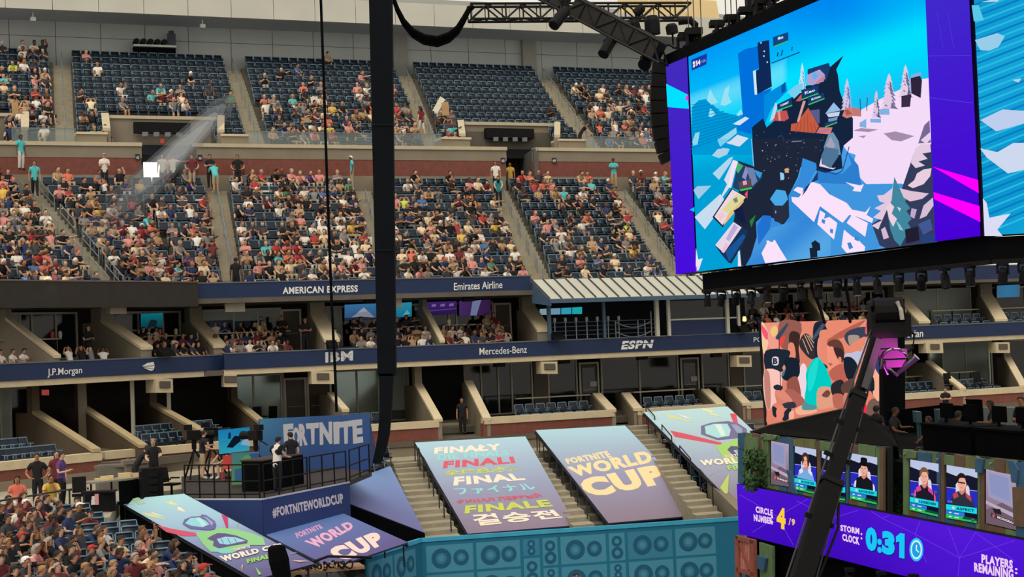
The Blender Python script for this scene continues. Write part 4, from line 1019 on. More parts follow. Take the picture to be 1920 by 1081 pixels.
# ---------------------------------------------------------------- nearest crowd in the lower corner
def q2(a, b, u, v, c, d): return a.lerp(b, u).lerp(d.lerp(c, u), v)
nBR = at(205, 945, 47); nFR = at(505, 1100, 33.5); u_row = Vector((-.879, -.477, 0)); d_row = Vector((nFR.x-nBR.x, nFR.y-nBR.y, 0))
NROW = 17
nf = Vector((.477, -.879, 0)); n_ang = face_angle(nf)
mb = MB()
for r in range(NROW):
    p0 = nBR+d_row*(r/NROW); p1 = nBR+d_row*((r+1)/NROW); z = E-5.2-(1.05)*r/NROW
    q = [Vector((p.x, p.y, z)) for p in (p0+u_row*-.9, p0+u_row*17, p1+u_row*17, p1+u_row*-.9)]
    mb.prism(q, (0, 0, -.6))
mb.build('floor_near_tier', CONCD, label='concrete terraces under the nearest crowd', cat='terrace', kind=ST)
NEARSEAT = []
kk = 0
for r in range(NROW):
    p0 = nBR+d_row*((r+.5)/NROW); z = E-5.2-1.05*r/NROW
    idx = 0
    for j in range(-3, 0):
        P = Vector((p0.x, p0.y, z))+u_row*(.9+.54*j+.16*(r % 2)); d = P+Vector((0, 0, .95))-EYE; k = F/d.dot(CF); x, y = 960+d.dot(CR)*k, 540.5-d.dot(CU)*k
        if y > 946+(x-218)*.575 and x > 226: NEARSEAT.append((P, n_ang))
    for j in range(26):
        P = Vector((p0.x, p0.y, z))+u_row*(.9+.54*j+.16*(r % 2))
        pr_x = (P-EYE).dot(CR)/(P-EYE).dot(CF)*F+960
        if pr_x < -25: break
        NEARSEAT.append((P, n_ang))
        emp = (j < 2 and r < 9 and R.random() < .6) or R.random() < .03
        if r < 2 and j < 2: emp = True
        if emp: continue
        idx += 1
        lk = rnd_look(R)
        if R.random() < .45: lk['shirt'] = R.choice(['black', 'dark grey', 'navy', 'maroon'])
        seated(P+Vector((0, 0, -.0)), n_ang+R.uniform(.45, 1.15), lk, 'person in %s, %s from the cloth, %s row, nearest crowd' % (clothes(lk), ORD[idx], ORD[r+1]))

# ---------------------------------------------------------------- people in the upper boxes
def suite_row(P, px0, px1, n, d, z, box, rowname, pal=None, skip=0, pose=None, jit=3):
    pl = P(d); k = 0
    for i in range(n):
        px = px0+(px1-px0)*(i+.5)/n+R.uniform(-jit, jit)
        if R.random() < skip: continue
        p = pz(px, z+1.0, pl); p.z = E+z; k += 1
        lk = rnd_look(R)
        if pal: lk['shirt'] = R.choice(pal)
        seated(p, face_angle(pl[1])+R.uniform(-.3, .6), lk, 'person in %s, %s along %s, box %s' % (clothes(lk), ORD[k], rowname, box), pose)
DKP = ['black', 'dark grey', 'black', 'navy', 'grey', 'maroon', 'tan', 'white']
suite_row(PL, -8, 52, 3, .9, -.72, 'at the outer end', 'front row', ['grey', 'white', 'tan'])
suite_row(PL, 125, 205, 4, .9, -.72, 'with the standing woman', 'front row', ['white', 'grey', 'black', 'black'], pose='sit_back')
suite_row(PL, 285, 402, 7, .8, -.72, 'with the teal screen', 'front row', DKP)
suite_row(PL, 268, 365, 6, 1.9, -.3, 'with the teal screen', 'second row', DKP)
suite_row(PL, 258, 300, 3, 3.2, .05, 'with the teal screen', 'counter', DKP)
suite_row(PM, 418, 545, 9, .8, -.72, 'behind the red shirts', 'front row', DKP+['red', 'coral', 'white'])
suite_row(PM, 396, 535, 9, 1.9, -.3, 'behind the red shirts', 'second row', DKP+['red'])
suite_row(PM, 390, 525, 6, 3.3, .25, 'behind the red shirts', 'counter', DKP)
suite_row(PM, 672, 815, 9, .8, -.72, 'with the mountain screen', 'front row', DKP+['white', 'cream'])
suite_row(PM, 655, 805, 9, 1.9, -.3, 'with the mountain screen', 'second row', DKP+['red'])
suite_row(PM, 652, 790, 7, 3.3, .25, 'with the mountain screen', 'counter', DKP)
suite_row(PM, 835, 960, 8, .8, -.72, 'with purple glass', 'front row', DKP+['white', 'red'])
suite_row(PM, 825, 945, 8, 1.9, -.3, 'with purple glass', 'second row', DKP+['red', 'black'])
suite_row(PM, 905, 932, 2, 3.3, .25, 'with purple glass', 'counter', ['tan', 'maroon'])
suite_row(PM, 1400, 1512, 7, 1.9, -.3, 'over the video wall', 'second row', DKP+['lime', 'coral'])
suite_row(PM, 1396, 1500, 5, 3.3, .3, 'over the video wall', 'counter', DKP+['lime'])
suite_row(PM, 1554, 1650, 6, 1.9, -.3, 'beside the crane', 'second row', DKP+['cream'])
suite_row(PM, 1545, 1640, 6, 3.3, .3, 'beside the crane', 'counter', DKP)

# ---------------------------------------------------------------- standing people and staff
def stander(px, feet_y, pl_or_D, pose, shirt, label, tgt=None, dz=0.0, **k):
    p = at(px, feet_y, pl_or_D) if isinstance(pl_or_D, (int, float)) else hit(px, feet_y, pl_or_D)
    a = face_angle((tgt[0]-p.x, tgt[1]-p.y)) if tgt else face_angle((-p.x, -p.y))
    return person(p, a, pose, shirt, label, **k)
STG = (6, 46)
MBA = vplane((-8.85+.38*.9, 85-.925*.9), TM)
zf = ZMB+.26
def on(px, z, pl): p = pz(px, z, pl); return p
def stand_at(px, z, pl, pose, shirt, label, tgt=None, rot=0, **k):
    p = pz(px, z, pl); p.z = E+z
    a = (face_angle((tgt[0]-p.x, tgt[1]-p.y)) if tgt else face_angle((-p.x, -p.y)))+rot
    return person(p, a, pose, shirt, label, **k)
stand_at(444, ZMF+.05, PM(.9), 'stand', 'black', 'broad security guard in black standing with his back turned at the aisle foot', (444, 9999), pants='black', long=True, skin=3, scale=1.06)
stand_at(661, zf, MBA, 'stand', 'teal', 'usher in teal shirt and khaki trousers standing at the top of an aisle', (-30, 80), long=True, skin=3, cap='white')
stand_at(405, zf-.3, vplane((-8.6, 83.6), TM), 'stand_bend', 'teal', 'person in teal shirt and brown shorts bending at the top of the long handrail', (-30, 110), rot=0, skin=1)
stand_at(395, zf, MBA, 'stand_cross', 'black', 'bearded guard in black standing beside the bending teal shirt', pants='black', long=True, skin=1)
stand_at(447, zf, MBA, 'stand_hips', 'black', 'guard in black standing against the red band above a small child', pants='black', long=True, skin=1)
stand_at(1152, zf, MBA, 'stand_cross', 'teal', 'usher in teal shirt with folded arms against the red band by the big screen', long=True, skin=3)
stand_at(931, zf-.3, vplane((-8.6, 83.6), TM), 'stand_walk', 'white', 'woman in white top with long dark hair near the second passage', pants='black', long=True, style='hair_long', skin=2)
stand_at(936, zf-1.2, vplane((-8.3, 82.4), TM), 'stand_bend', 'teal', 'woman in teal top walking down the aisle below the long haired woman', pants='black', long=True, style='hair_long')
stand_at(325, zf, MBA, 'stand_point', 'white', 'man in white shirt pointing along the red band beside the bright doorway', rot=.2, pants='black', long=True, skin=1)
stand_at(306, zf, MBA, 'stand', 'white', 'woman in white top standing right by the bright doorway', pants='black', long=True, style='hair_long')
stand_at(361, zf, MBA, 'stand_hips', 'maroon', 'man in dark red shirt standing next to the pointing man', long=True, skin=0)
stand_at(197, zf, MBA, 'stand_phone', 'white', 'person in white hooded top standing alone before the red band', cap='white', pants='black', long=True)
stand_at(40, zf+.9, MBA, 'stand', 'teal', 'usher in teal shirt standing highest at the outer end of the middle tier', (0, 60), pants='white', long=True, skin=3)
stand_at(66, zf-.6, vplane((-8.4, 82.6), TM), 'stand_walk', 'teal', 'usher in teal shirt and black trousers walking down the outer aisle', (-10, 40), pants='black', long=True, skin=1)
stand_at(958, zf, vplane((-8.85-.38*1.5, 85+.925*1.5), TM), 'stand', 'yellow', 'person in yellow shirt standing inside the passage nearer the big screen', skin=2)
stand_at(167, -.3, PL(2.0), 'stand_phone', 'black', 'woman in black dress standing with a phone in the outer upper box', (0, 50), pants='black', long=True, style='hair_long')
stand_at(574, -.3, PM(1.6), 'stand_cross', 'black', 'tall bearded man in black standing with folded arms beside the pale ramp', pants='black', long=True, skin=2, scale=1.05)
stand_at(531, -.02, PM(2.8), 'stand_phone', 'black', 'man in black shirt standing at the box counter by the brown grey door', pants='black', long=True, skin=2)
stand_at(491, -.02, PM(3.9), 'stand', 'white', 'bald man in white shirt standing behind the box counter', long=True, pants='black', hair=4)
stand_at(746, -.3, PM(2.5), 'stand_phone', 'black', 'man in black standing with a hand at his mouth before the mountain screen', long=True, pants='black')
stand_at(630, -.3, PM(2.4), 'sit_lap', 'white', 'man in white shirt on a tall stool beside the pale ramp', long=True, pants='black')
stand_at(868, -4.45, PM(-1.2), 'stand', 'black', 'guard in black with a badge standing in the dark lower stairway', pants='black', long=True, skin=2)
stand_at(1689, -.3, PM(1.0), 'stand_hips', 'dark grey', 'man in grey polo and pale shorts standing on the ramp behind the crane head', skin=1, cap='black')
stand_at(1775, -5.2, PM(-4.2), 'stand_cross', 'black', 'man in black with a white badge standing before the far red band', pants='black', long=True)
stand_at(1088, 11.2, vplane((-8.85-.38*.6, 85+.925*.6), TM), 'stand_bend', 'black', 'person in black leaning on the front rail of the top tier', (30, 95), pants='black', long=True)
stand_at(791, 12.1, vplane((-9.0, 87.2), TM), 'stand_walk', 'maroon', 'woman in dark red top standing on the upper aisle by the cardboard sign', (-20, 100), style='hair_long', pants='white')
stand_at(1132, -3.9, PM(3.6), 'stand_reach', 'teal', 'person in teal shirt standing inside the dark lower window', pants='black', long=True) if False else None
# lower left staff
stander(72, 953, 50, 'stand_hips', 'black', 'guard in black uniform with a white arm patch standing before the low red wall', pants='black', long=True, skin=2)
stander(117, 951, 50, 'stand_phone', 'purple', 'person in purple shirt holding a phone beside the guard in black', STG, pants='black', long=True)
stander(109, 946, 51, 'stand', 'maroon', 'person in dark red half hidden behind the purple shirt', pants='black', long=True, style='hair_long')
stander(254, 927, 52.5, 'stand_bend', 'black', 'man in black bending over the control desk', (0, 58), pants='black', long=True)
stander(290, 921, 52, 'stand_reach', 'black', 'bald man in black with a lanyard standing at the control desk', pants='black', long=True, hair=4)
p_ = at(96, 960, 48); p_.z = E-4.85; person(p_, face_angle((.4, -.9)), 'sit_chin', 'yellow', 'person in yellow shirt seated on a folding chair below the purple shirt', skin=2)
p_ = at(34, 962, 47.5); p_.z = E-4.85; person(p_, face_angle((.4, -.9)), 'sit_lap', 'coral', 'woman in orange top and white trousers seated at the outer end', pants='white', long=True, style='hair_long', skin=2)
p_ = at(146, 1000, 44.5); p_.z = E-5.3; person(p_, face_angle((.6, -.8)), 'sit_knees', 'black', 'man in black shirt and black cap seated under the control desk', cap='black', skin=0)
p_ = at(170, 1015, 43.5); p_.z = E-5.6; person(p_, face_angle((.6, -.8)), 'sit_knees', 'maroon', 'man in dark red jacket and black cap seated near the sloping cloth', cap='black', skin=0)

# ---------------------------------------------------------------- who sits in the middle and upper tiers
OCC = []
def dens(key, r, j, k):
    t = j/max(1, k-1)
    if key == 'Z': return .88
    if key == 'A1': return .86 if r < 9 else .6
    if key == 'A2': return .85 if r < 6 else (.55 if r < 9 else .38)
    if key == 'B': return .5+.22*(t > .15)-.1*(r > 9)
    if key == 'C': return (.82 if r < 9 else .34)-(.2 if t > .8 and r > 6 else 0)
    if key == 'D': return .45-(.18 if 2 <= r <= 6 and t > .45 and t < .8 else 0)+(.15 if r > 9 else 0)
    if key == 'G': return .5
    if key == 'U0': return .5
    if key == 'U1': return .5 if (r < 7 and .45 < t < .72) else (.22 if (r < 3) else (.05 if r < 12 else .0))
    if key == 'U2': return .55 if r < 6 else (.2 if r < 9 else .06)
    if key == 'U3': return .6 if (r < 5 and t < .1) else (.35 if (2 <= r < 5 and t > .9) else .0)
    if key == 'U4': return .45 if r < 9 else .04
    return 0
RC = random.Random(21)
EMPTYSEATS = []; CROWD = []; FRONT = []
FCNT = {}
for (P, ang, key, r, j, k) in SEATS:
    if RC.random() < dens(key, r, j, k):
        if key in ('A2', 'B', 'C', 'D', 'A1') and r == 0 and NPEOPLE[0]+len(FRONT) < 298: FRONT.append((P, ang, key, r, j))
        else: CROWD.append((P, ang))
    else: EMPTYSEATS.append((P, ang, key, r, j))
SHORTN = {'A1': 'corner block', 'A2': 'block before long handrail', 'B': 'block behind thin cable', 'C': 'block beside black column', 'D': 'block above metal roof'}
for (P, ang, key, r, j) in FRONT:
    FCNT[key] = FCNT.get(key, 0)+1
    lk = rnd_look(R)
    seated(P, ang+R.uniform(-.3, .5), lk, 'person in %s, %s in front row, %s' % (clothes(lk), ORD[FCNT[key]], SHORTN[key]))
# everyone else: one crowd
def far(pose):
    if pose not in FAR:
        J = POSES[pose]; V, N, Fc = skin_mesh(J, 0)
        reg = classify(J, V, Fc); T = []; Rg = []
        for f, r in zip(Fc, reg):
            for i in range(1, len(f)-1): T.append((f[0], f[i], f[i+1])); Rg.append(r)
        H = np.array(J['hd1'])
        k0 = len(V); cap = []                                  # a fuller head of hair
        for i in range(4):
            ph = math.pi*.62*i/3
            for j in range(7):
                t = 2*math.pi*j/7; z = math.cos(ph)*.115; cap.append((H[0]+.108*math.sin(ph)*math.cos(t), H[1]+.022-(z-.03)*.25+.112*math.sin(ph)*math.sin(t), H[2]+.035+z))
        for i in range(3):
            for j in range(7):
                a, b, c, d = k0+i*7+j, k0+i*7+(j+1) % 7, k0+i*7+7+(j+1) % 7, k0+i*7+7+j
                T += [(a, d, c), (a, c, b)]; Rg += ['hair', 'hair']
        V = np.concatenate([V, np.array(cap)])
        FAR[pose] = (V, np.array(T), Rg)
    return FAR[pose]
VV = []; TT = []; CC = []; off = 0
SHL = {k: lin(v) for k, v in SHIRT.items()}; PTL = {k: lin(v) for k, v in PANT.items()}
SKL = [lin(c) for c in ((206, 164, 138), (186, 138, 110), (176, 124, 92), (112, 74, 52))]; HRL = [lin(c) for c in ((28, 24, 22), (62, 44, 32), (96, 64, 42), (156, 122, 80), (150, 146, 140))]
for (P, ang) in CROWD:
    V, T, Rg = far(RC.choice(SITS)); lk = rnd_look(RC)
    a = ang+RC.uniform(-.4, .6); c, s = math.cos(a), math.sin(a); sc = RC.uniform(.9, 1.02)
    W = np.empty_like(V); W[:, 0] = (V[:, 0]*c-V[:, 1]*s)*sc+P.x; W[:, 1] = (V[:, 0]*s+V[:, 1]*c)*sc+P.y; W[:, 2] = V[:, 2]*sc+P.z
    VV.append(W); TT.append(T+off); off += len(V)
    hc = lin({'white': (226, 224, 218), 'black': (26, 26, 28), 'red': (186, 50, 46)}[lk['cap']]) if lk['cap'] else HRL[lk['hair']]
    col = {'skin': SKL[lk['skin']], 'shirt': SHL[lk['shirt']], 'pants': PTL[lk['pants']], 'shin': PTL[lk['pants']] if lk['long'] else SKL[lk['skin']], 'hair': hc, 'shoe': lin((190, 186, 180)) if RC.random() < .6 else lin((36, 36, 38))}
    CC += [col[r] for r in Rg]
def big_mesh(name, VV, TT, CC, m, **k):
    V = np.concatenate(VV); T = np.concatenate(TT)
    o = V.mean(0); o[2] = V[:, 2].min()
    me = bpy.data.meshes.new(name)
    me.vertices.add(len(V)); me.vertices.foreach_set('co', (V-o).astype(np.float32).ravel())
    me.loops.add(len(T)*3); me.loops.foreach_set('vertex_index', T.astype(np.int32).ravel())
    me.polygons.add(len(T)); me.polygons.foreach_set('loop_start', np.arange(0, len(T)*3, 3, dtype=np.int32)); 
    at_ = me.color_attributes.new('Col', 'FLOAT_COLOR', 'CORNER')
    C = np.ones((len(T), 4), dtype=np.float32); C[:, :3] = np.array(CC); at_.data.foreach_set('color', np.repeat(C, 3, axis=0).ravel())
    me.materials.append(m); me.update(calc_edges=True); me.validate()
    ob = bpy.data.objects.new(name, me); ob.location = o.tolist(); COL.objects.link(ob); tag(ob, **k)
    return ob
big_mesh('crowd', VV, TT, CC, attr_mat('crowd_colours', rough=.8), label='hundreds of seated spectators filling the middle and upper tiers', cat='crowd', kind='stuff')
print('PEOPLE', NPEOPLE[0], 'CROWD', len(CROWD), 'SEATS', len(SEATS))

# ================================================================ seats
def seat_parts():
    pan = MB(); pan.prism([(-.225, .02, .40), (.225, .02, .40), (.235, -.40, .44), (-.235, -.40, .44)], (0, 0, .05)); pan.prism([(-.235, -.40, .44), (.235, -.40, .44), (.225, -.43, .42), (-.225, -.43, .42)], (0, 0, .04))
    bk = MB(); bk.prism([(-.235, .05, .42), (.235, .05, .42), (.215, .15, .84), (-.215, .15, .84)], (0, -.045, .0))
    rim = MB(); rim.bar((-.225, .12, .86), (.225, .12, .86), .06, .04); rim.bar((-.245, .03, .4), (-.235, .13, .85), .03); rim.bar((.245, .03, .4), (.235, .13, .85), .03)
    arm = MB()
    for sx in (-.255, .255):
        arm.bar((sx, .08, .62), (sx, -.3, .62), .045, .03); arm.bar((sx, -.1, 0), (sx, -.1, .62), .04)
    arm.bar((-.255, -.1, .36), (.255, -.1, .36), .04)
    return pan, bk, rim, arm
pan, bk, rim, arm = seat_parts()
def seat_master(label, group):
    r = empty('stadium_seat', (0, 0, -50), label, 'seat', group)
    b = V3((0, 0, 0))
    for nm, m_, mt in (('seat_pan', pan, SEATM), ('backrest', bk, SEATM), ('back_frame', rim, SEATR), ('seat_frame', arm, SEATR)):
        ob = m_.build(nm, mt, origin=(0, 0, 0)); ob.parent = r; ob.location = (0, 0, 0)
    return r
SM = seat_master('seat', 'seats')
SMC = list(SM.children)
NSEAT = [0]
def put_seat(P, ang, label, group, first=[True]):
    if first[0]:
        r = SM; first[0] = False; r['label'] = label; r['group'] = group; r.location = P; r.rotation_euler = (0, 0, ang)
    else:
        r = SM.copy(); COL.objects.link(r); r['label'] = label; r['group'] = group; r.location = P; r.rotation_euler = (0, 0, ang)
        for c in SMC:
            d = c.copy(); COL.objects.link(d); d.parent = r
    NSEAT[0] += 1
    return r
BOXSEATS = [(PM(.6), 964, 1106, 7, -4.1, 'seven seat box', 'back'), (PM(-1.6), 976, 1120, 7, -4.5, 'seven seat box', 'front'), (PM(.6), 1206, 1306, 5, -4.1, 'five seat box', 'back'), (PM(-1.6), 1220, 1322, 5, -4.5, 'five seat box', 'front'),
            (PM(.6), 1378, 1430, 3, -4.1, 'box by the video wall', 'back'), (PM(-1.6), 1384, 1432, 3, -4.5, 'box by the video wall', 'front'),
            (PL(-1.2), 256, 336, 5, -3.9, 'third curved lower box', 'back'), (PL(-2.6), 268, 352, 5, -4.2, 'third curved lower box', 'front'), (PL(-1.2), 352, 402, 3, -3.9, 'fourth curved lower box', 'back'), (PL(-2.6), 372, 420, 3, -4.2, 'fourth curved lower box', 'front'),
            (PL(-2.4), -12, 52, 4, -3.9, 'outermost lower box', 'back'), (PL(-3.8), -8, 106, 7, -4.2, 'outermost lower box', 'front'),
            (PM(.6), 1694, 1752, 4, -4.1, 'lower box by the crane column', 'back'), (PM(-1.6), 1694, 1758, 4, -4.5, 'lower box by the crane column', 'front'), (PM(.6), 1786, 1846, 4, -4.1, 'lower box with pale blinds', 'back'), (PM(-1.6), 1800, 1880, 5, -4.5, 'lower box with pale blinds', 'front'),
            (PM(1.6), 1752, 1842, 5, -.3, 'upper box with drawn blinds', 'back'), (PM(.7), 1762, 1862, 5, -.75, 'upper box with drawn blinds', 'front'), (PM(1.6), 1878, 1950, 4, -.3, 'last upper box', 'back'), (PM(.7), 1886, 1960, 4, -.75, 'last upper box', 'front'),
            (PM(1.0), 656, 716, 3, -4.1, 'lower box behind the hanging column', 'back'), (PM(-4.0), 1078, 1152, 4, -5.2, 'aisle before the seven seat box', 'only')]
for pl, x0, x1, n, z, nm, row in BOXSEATS:
    for i in range(n):
        p = pz(x0+(x1-x0)*(i+.5)/n, z+.6, pl); p.z = E+z
        put_seat(p, face_angle(pl[1]), 'empty navy seat in the %s row of the %s' % (row, nm), 'empty seats, %s row of the %s' % (row, nm))
EMPTYSEATS.sort(key=lambda s: s[0].y-(6 if s[2] in MNAMES else 0))
STUFFSEATS = []
left = 298-NSEAT[0]
for s in EMPTYSEATS:
    if s[2] in MNAMES and left > 0:
        left -= 1
        put_seat(s[0], s[1], 'empty navy folding seat in the %s row of the %s' % (ORD[s[3]+1], MNAMES[s[2]]), 'empty seats, %s row of the %s' % (ORD[s[3]+1], MNAMES[s[2]]))
    else: STUFFSEATS.append((s[0], s[1]))
def on_flight(P):
    for T, B, w in FLIGHTS:
        d = Vector((T.x-B.x, T.y-B.y, 0)); q = Vector((P.x-B.x, P.y-B.y, 0)); t = q.dot(d)/d.dot(d)
        if abs((q-d*t).dot(TM)) < w: return True
    return False
CLQ = [[(778, 829), (985, 817), (1080, 984), (877, 1000)], [(1004, 806), (1172, 797), (1329, 963), (1141, 980)], [(1206, 772), (1364, 761), (1560, 945), (1381, 950)], [(560, 860), (735, 868), (800, 1010), (560, 1010)]]
CLP = []
for q, a, b in zip(CLQ, (69.2, 72.5, 75.5, 0), (60, 63, 62, 0)):
    if a: A, B, C = at(*q[0], a), at(*q[1], a+1.4), at(*q[3], b); n = (B-A).cross(C-A); CLP.append((A, n))
def under_cloth(P):
    d = P+Vector((0, 0, .9))-EYE; k = F/d.dot(CF); x, y = 960+d.dot(CR)*k, 540.5-d.dot(CU)*k
    for i_, q in enumerate(CLQ):
        m = -26 if i_ < 3 else -1
        if all((q[(i+1) % 4][0]-q[i][0])*(y-q[i][1])-(q[(i+1) % 4][1]-q[i][1])*(x-q[i][0]) > m*math.hypot(q[(i+1) % 4][0]-q[i][0], q[(i+1) % 4][1]-q[i][1]) for i in range(4)):
            if i_ == 3: return True
            A, n = CLP[i_]; zc = A.z-((P.x-A.x)*n.x+(P.y-A.y)*n.y)/n.z
            if P.z+.92 > zc-.12: return True
    return False
STUFFSEATS = [s for s in STUFFSEATS if s[0].z > E-5.3 or not (on_flight(s[0]) or under_cloth(s[0]))]
STUFFSEATS += CROWD+NEARSEAT+[(f[0], f[1]) for f in FRONT]
def tri(mb):
    T = []
    for f in mb.f:
        for i in range(1, len(f)-1): T.append((f[0], f[i], f[i+1]))
    return np.array(mb.v, dtype=float), np.array(T)
sv = []; stt = []; scol = []; o_ = 0
for m_, c in ((pan, (22, 34, 48)), (bk, (22, 34, 48)), (rim, (116, 142, 156)), (arm, (84, 106, 120))):
    v, t = tri(m_); sv.append(v); stt.append(t+o_); o_ += len(v); scol += [lin(c)]*len(t)
sv = np.concatenate(sv); stt = np.concatenate(stt); scol = np.array(scol)
VV = []; TT = []; CC = []; off = 0
for P, a in STUFFSEATS:
    c, s = math.cos(a), math.sin(a)
    W = np.empty_like(sv); W[:, 0] = sv[:, 0]*c-sv[:, 1]*s+P.x; W[:, 1] = sv[:, 0]*s+sv[:, 1]*c+P.y; W[:, 2] = sv[:, 2]+P.z
    VV.append(W); TT.append(stt+off); off += len(sv); CC.append(scol*RC.uniform(.85, 1.15))
big_mesh('seating', VV, TT, np.concatenate(CC), attr_mat('seat_colours', rough=.45), label='rows of navy folding seats filling the tiers', cat='seats', kind='stuff')
# ================================================================ printed cloths over the lower seats
def plane3(a, b, c):
    n = (b-a).cross(c-a).normalized()
    if (EYE-a).dot(n) < 0: n = -n
    return (a, n)
def slab_on(mb, pl, q, th=.05, m=0):
    p = [hit(x, y, pl) for x, y in q]; return mb.prism(p, -pl[1]*th, m)
FRAMEM = mat('scaffold_dark', (38, 42, 50), .6)
def cloth(label, q, pl, draw, legs=True, side=True, zleg=-8):
    pr = Print(pl, .0015)
    mb = MB(); slab_on(mb, pl, q, .06)
    r = mb.build('printed_cloth', mat('cloth_back', (58, 66, 96), .9), label=label, cat='banner')
    draw(pr, q); pr.build('print', CLOTH, r)
    if legs:
        tl, tr, br, bl = [hit(x, y, pl, -.12) for x, y in q]
        for a, b in ((tl, bl), (tr, br)):
            mb = MB(); mb.bar(a, b, .08); mb.build('frame_rail', FRAMEM, r)
            for t in (.06, .35, .65, .94):
                p = a.lerp(b, t); mb = MB(); mb.bar(p, p-Vector((0, 0, .75)), .05); mb.build('frame_leg', FRAMEM, r)
    return r
def bil(q): return lambda a, b: quadpt(q, a, b)
def grad(pr, q, top, bot, n=10, mid=None):
    def fn(x, y, u, v):
        if mid: return mix(top, mid, v*2) if v < .5 else mix(mid, bot, v*2-1)
        return mix(top, bot, v)
    pr.grid(q, 3, n, fn)
def upper_plane(q, Dt, Db): return plane3(at(*q[0], Dt), at(*q[1], Dt+1.4), at(*q[3], Db))
# the seven word cloth
Q1 = [(778, 829), (985, 817.5), (1080, 984), (877, 1000)]
def d_final(pr, q):
    grad(pr, q, (172, 206, 222), (140, 122, 144), 10, (150, 156, 188))
    X = lambda x, y: (780+x/5.407, 810+y/5.405)
    W = (240, 228, 208); LB = (150, 214, 214); RD = (214, 92, 110); LM = (196, 208, 96)
    rows = [('FINAŁY', W, .05, ((188, 155), (858, 112), (872, 178), (184, 218))), ('DIE FINALS', LB, .045, ((215, 222), (930, 180), (945, 232), (220, 280))),
            ('FINALI', RD, .05, ((284, 292), (985, 245), (1010, 312), (272, 366))), ('全球总决赛', LM, .03, ((290, 385), (1052, 335), (1080, 388), (285, 440))),
            ('FINAL', W, .05, ((388, 452), (1040, 415), (1118, 482), (378, 542))), ('ファイナル', LB, .035, ((370, 565), (1155, 515), (1245, 585), (430, 640))),
            ('ФИНАЛ ПЕРВЫЙ', RD, .05, ((410, 680), (1240, 618), (1290, 660), (420, 725))), ('FINALE', LM, .05, ((500, 745), (1330, 682), (1392, 752), (492, 826))), ('결승전', W, .035, ((555, 835), (1400, 785), (1490, 868), (600, 955)))]
    for s, c, b, qq in rows: pr.text([X(*p) for p in qq], s, c, b)
cloth('tall cloth printed with the word final in seven languages beside the blue wall', Q1, upper_plane(Q1, 69.2, 60), d_final)
Q2 = [(1004, 806), (1172, 797), (1329, 963.5), (1141, 980)]
def d_wc(pr, q):
    grad(pr, q, (170, 208, 222), (138, 122, 140), 10, (150, 150, 184))
    X = lambda x, y: (960+x/3.367, 760+y/3.367)
    G = (244, 218, 168)
    pr.text([X(332, 336), X(600, 284), X(634, 326), X(352, 368)], 'FORTNITE', G, .05)
    pr.text([X(345, 388), X(858, 280), X(896, 358), X(395, 450)], 'WORLD', G, .06)
    pr.text([X(395, 472), X(925, 366), X(985, 490), X(500, 582)], 'CUP', G, .075)
cloth('cloth printed with large cream tournament words between the two lower stairs', Q2, upper_plane(Q2, 72.5, 63), d_wc)
def trophy(pr, X, W=(240, 230, 214), LM=(160, 206, 110)):
    # X maps the unit square of the emblem (u right, v down) to pixels
    P = lambda pts: [X(*p) for p in pts]
    pr.poly(P([(.0, .30), (.16, .36), (.50, .52), (.48, .56), (.0, .40)]), (206, 84, 104))
    pr.poly(P([(.98, .10), (.84, .36), (.80, .36), (.90, .10)]), (206, 84, 104))
    pr.poly(P([(.12, .06), (.34, .18), (.36, .20), (.10, .10)]), (222, 214, 140)); pr.poly(P([(.24, .05), (.40, .16), (.30, .12)]), (238, 236, 220))
    pr.poly(P([(.62, .0), (.74, .06), (.68, .07), (.76, .15), (.64, .09), (.68, .07), (.60, .03)]), (236, 226, 170))
    pr.poly(P([(.40, .56), (.62, .52), (.70, .47), (.80, .56), (.98, .50), (.94, .62), (1.0, .72), (.86, .78), (.70, .84), (.60, .92), (.52, .86), (.36, .84)]), LM)
    pr.poly(P([(.40, .84), (.52, .80), (.64, .84), (.60, .92), (.52, .88), (.46, .92)]), (140, 204, 196))
    # cup: two handles, bowl, rim
    pr.poly(P([(.34, .38), (.42, .26), (.58, .22), (.80, .21), (.90, .26), (.94, .34), (.88, .44), (.70, .47), (.48, .48)]), (112, 108, 146))
    pr.poly(P([(.40, .38), (.46, .27), (.60, .24), (.76, .25), (.74, .34), (.66, .43), (.50, .45)]), (168, 214, 220))
    pr.poly(P([(.60, .25), (.68, .25), (.62, .42), (.56, .43)]), (206, 232, 226))
    pr.poly(P([(.80, .26), (.86, .27), (.89, .33), (.84, .41), (.78, .42)]), (146, 156, 190))
    # hand shape that holds it, drawn as plain blue fingers
    pr.poly(P([(.50, .63), (.58, .58), (.68, .60), (.84, .62), (.98, .66), (.92, .76), (.74, .78), (.60, .80), (.52, .74)]), (88, 84, 124))
    pr.poly(P([(.56, .65), (.68, .63), (.92, .68), (.88, .74), (.70, .76), (.58, .76)]), (156, 206, 224))
    for i in range(3): pr.line(X(.60+.08*i, .65), X(.62+.08*i, .75), 1.2, (88, 84, 124), False)
    pr.up()
Q3 = [(1206.5, 772), (1364, 761.5), (1560, 945), (1381, 950)]
def mapq(q, sh=0): return lambda u, v: quadpt(q, u, 1-v)
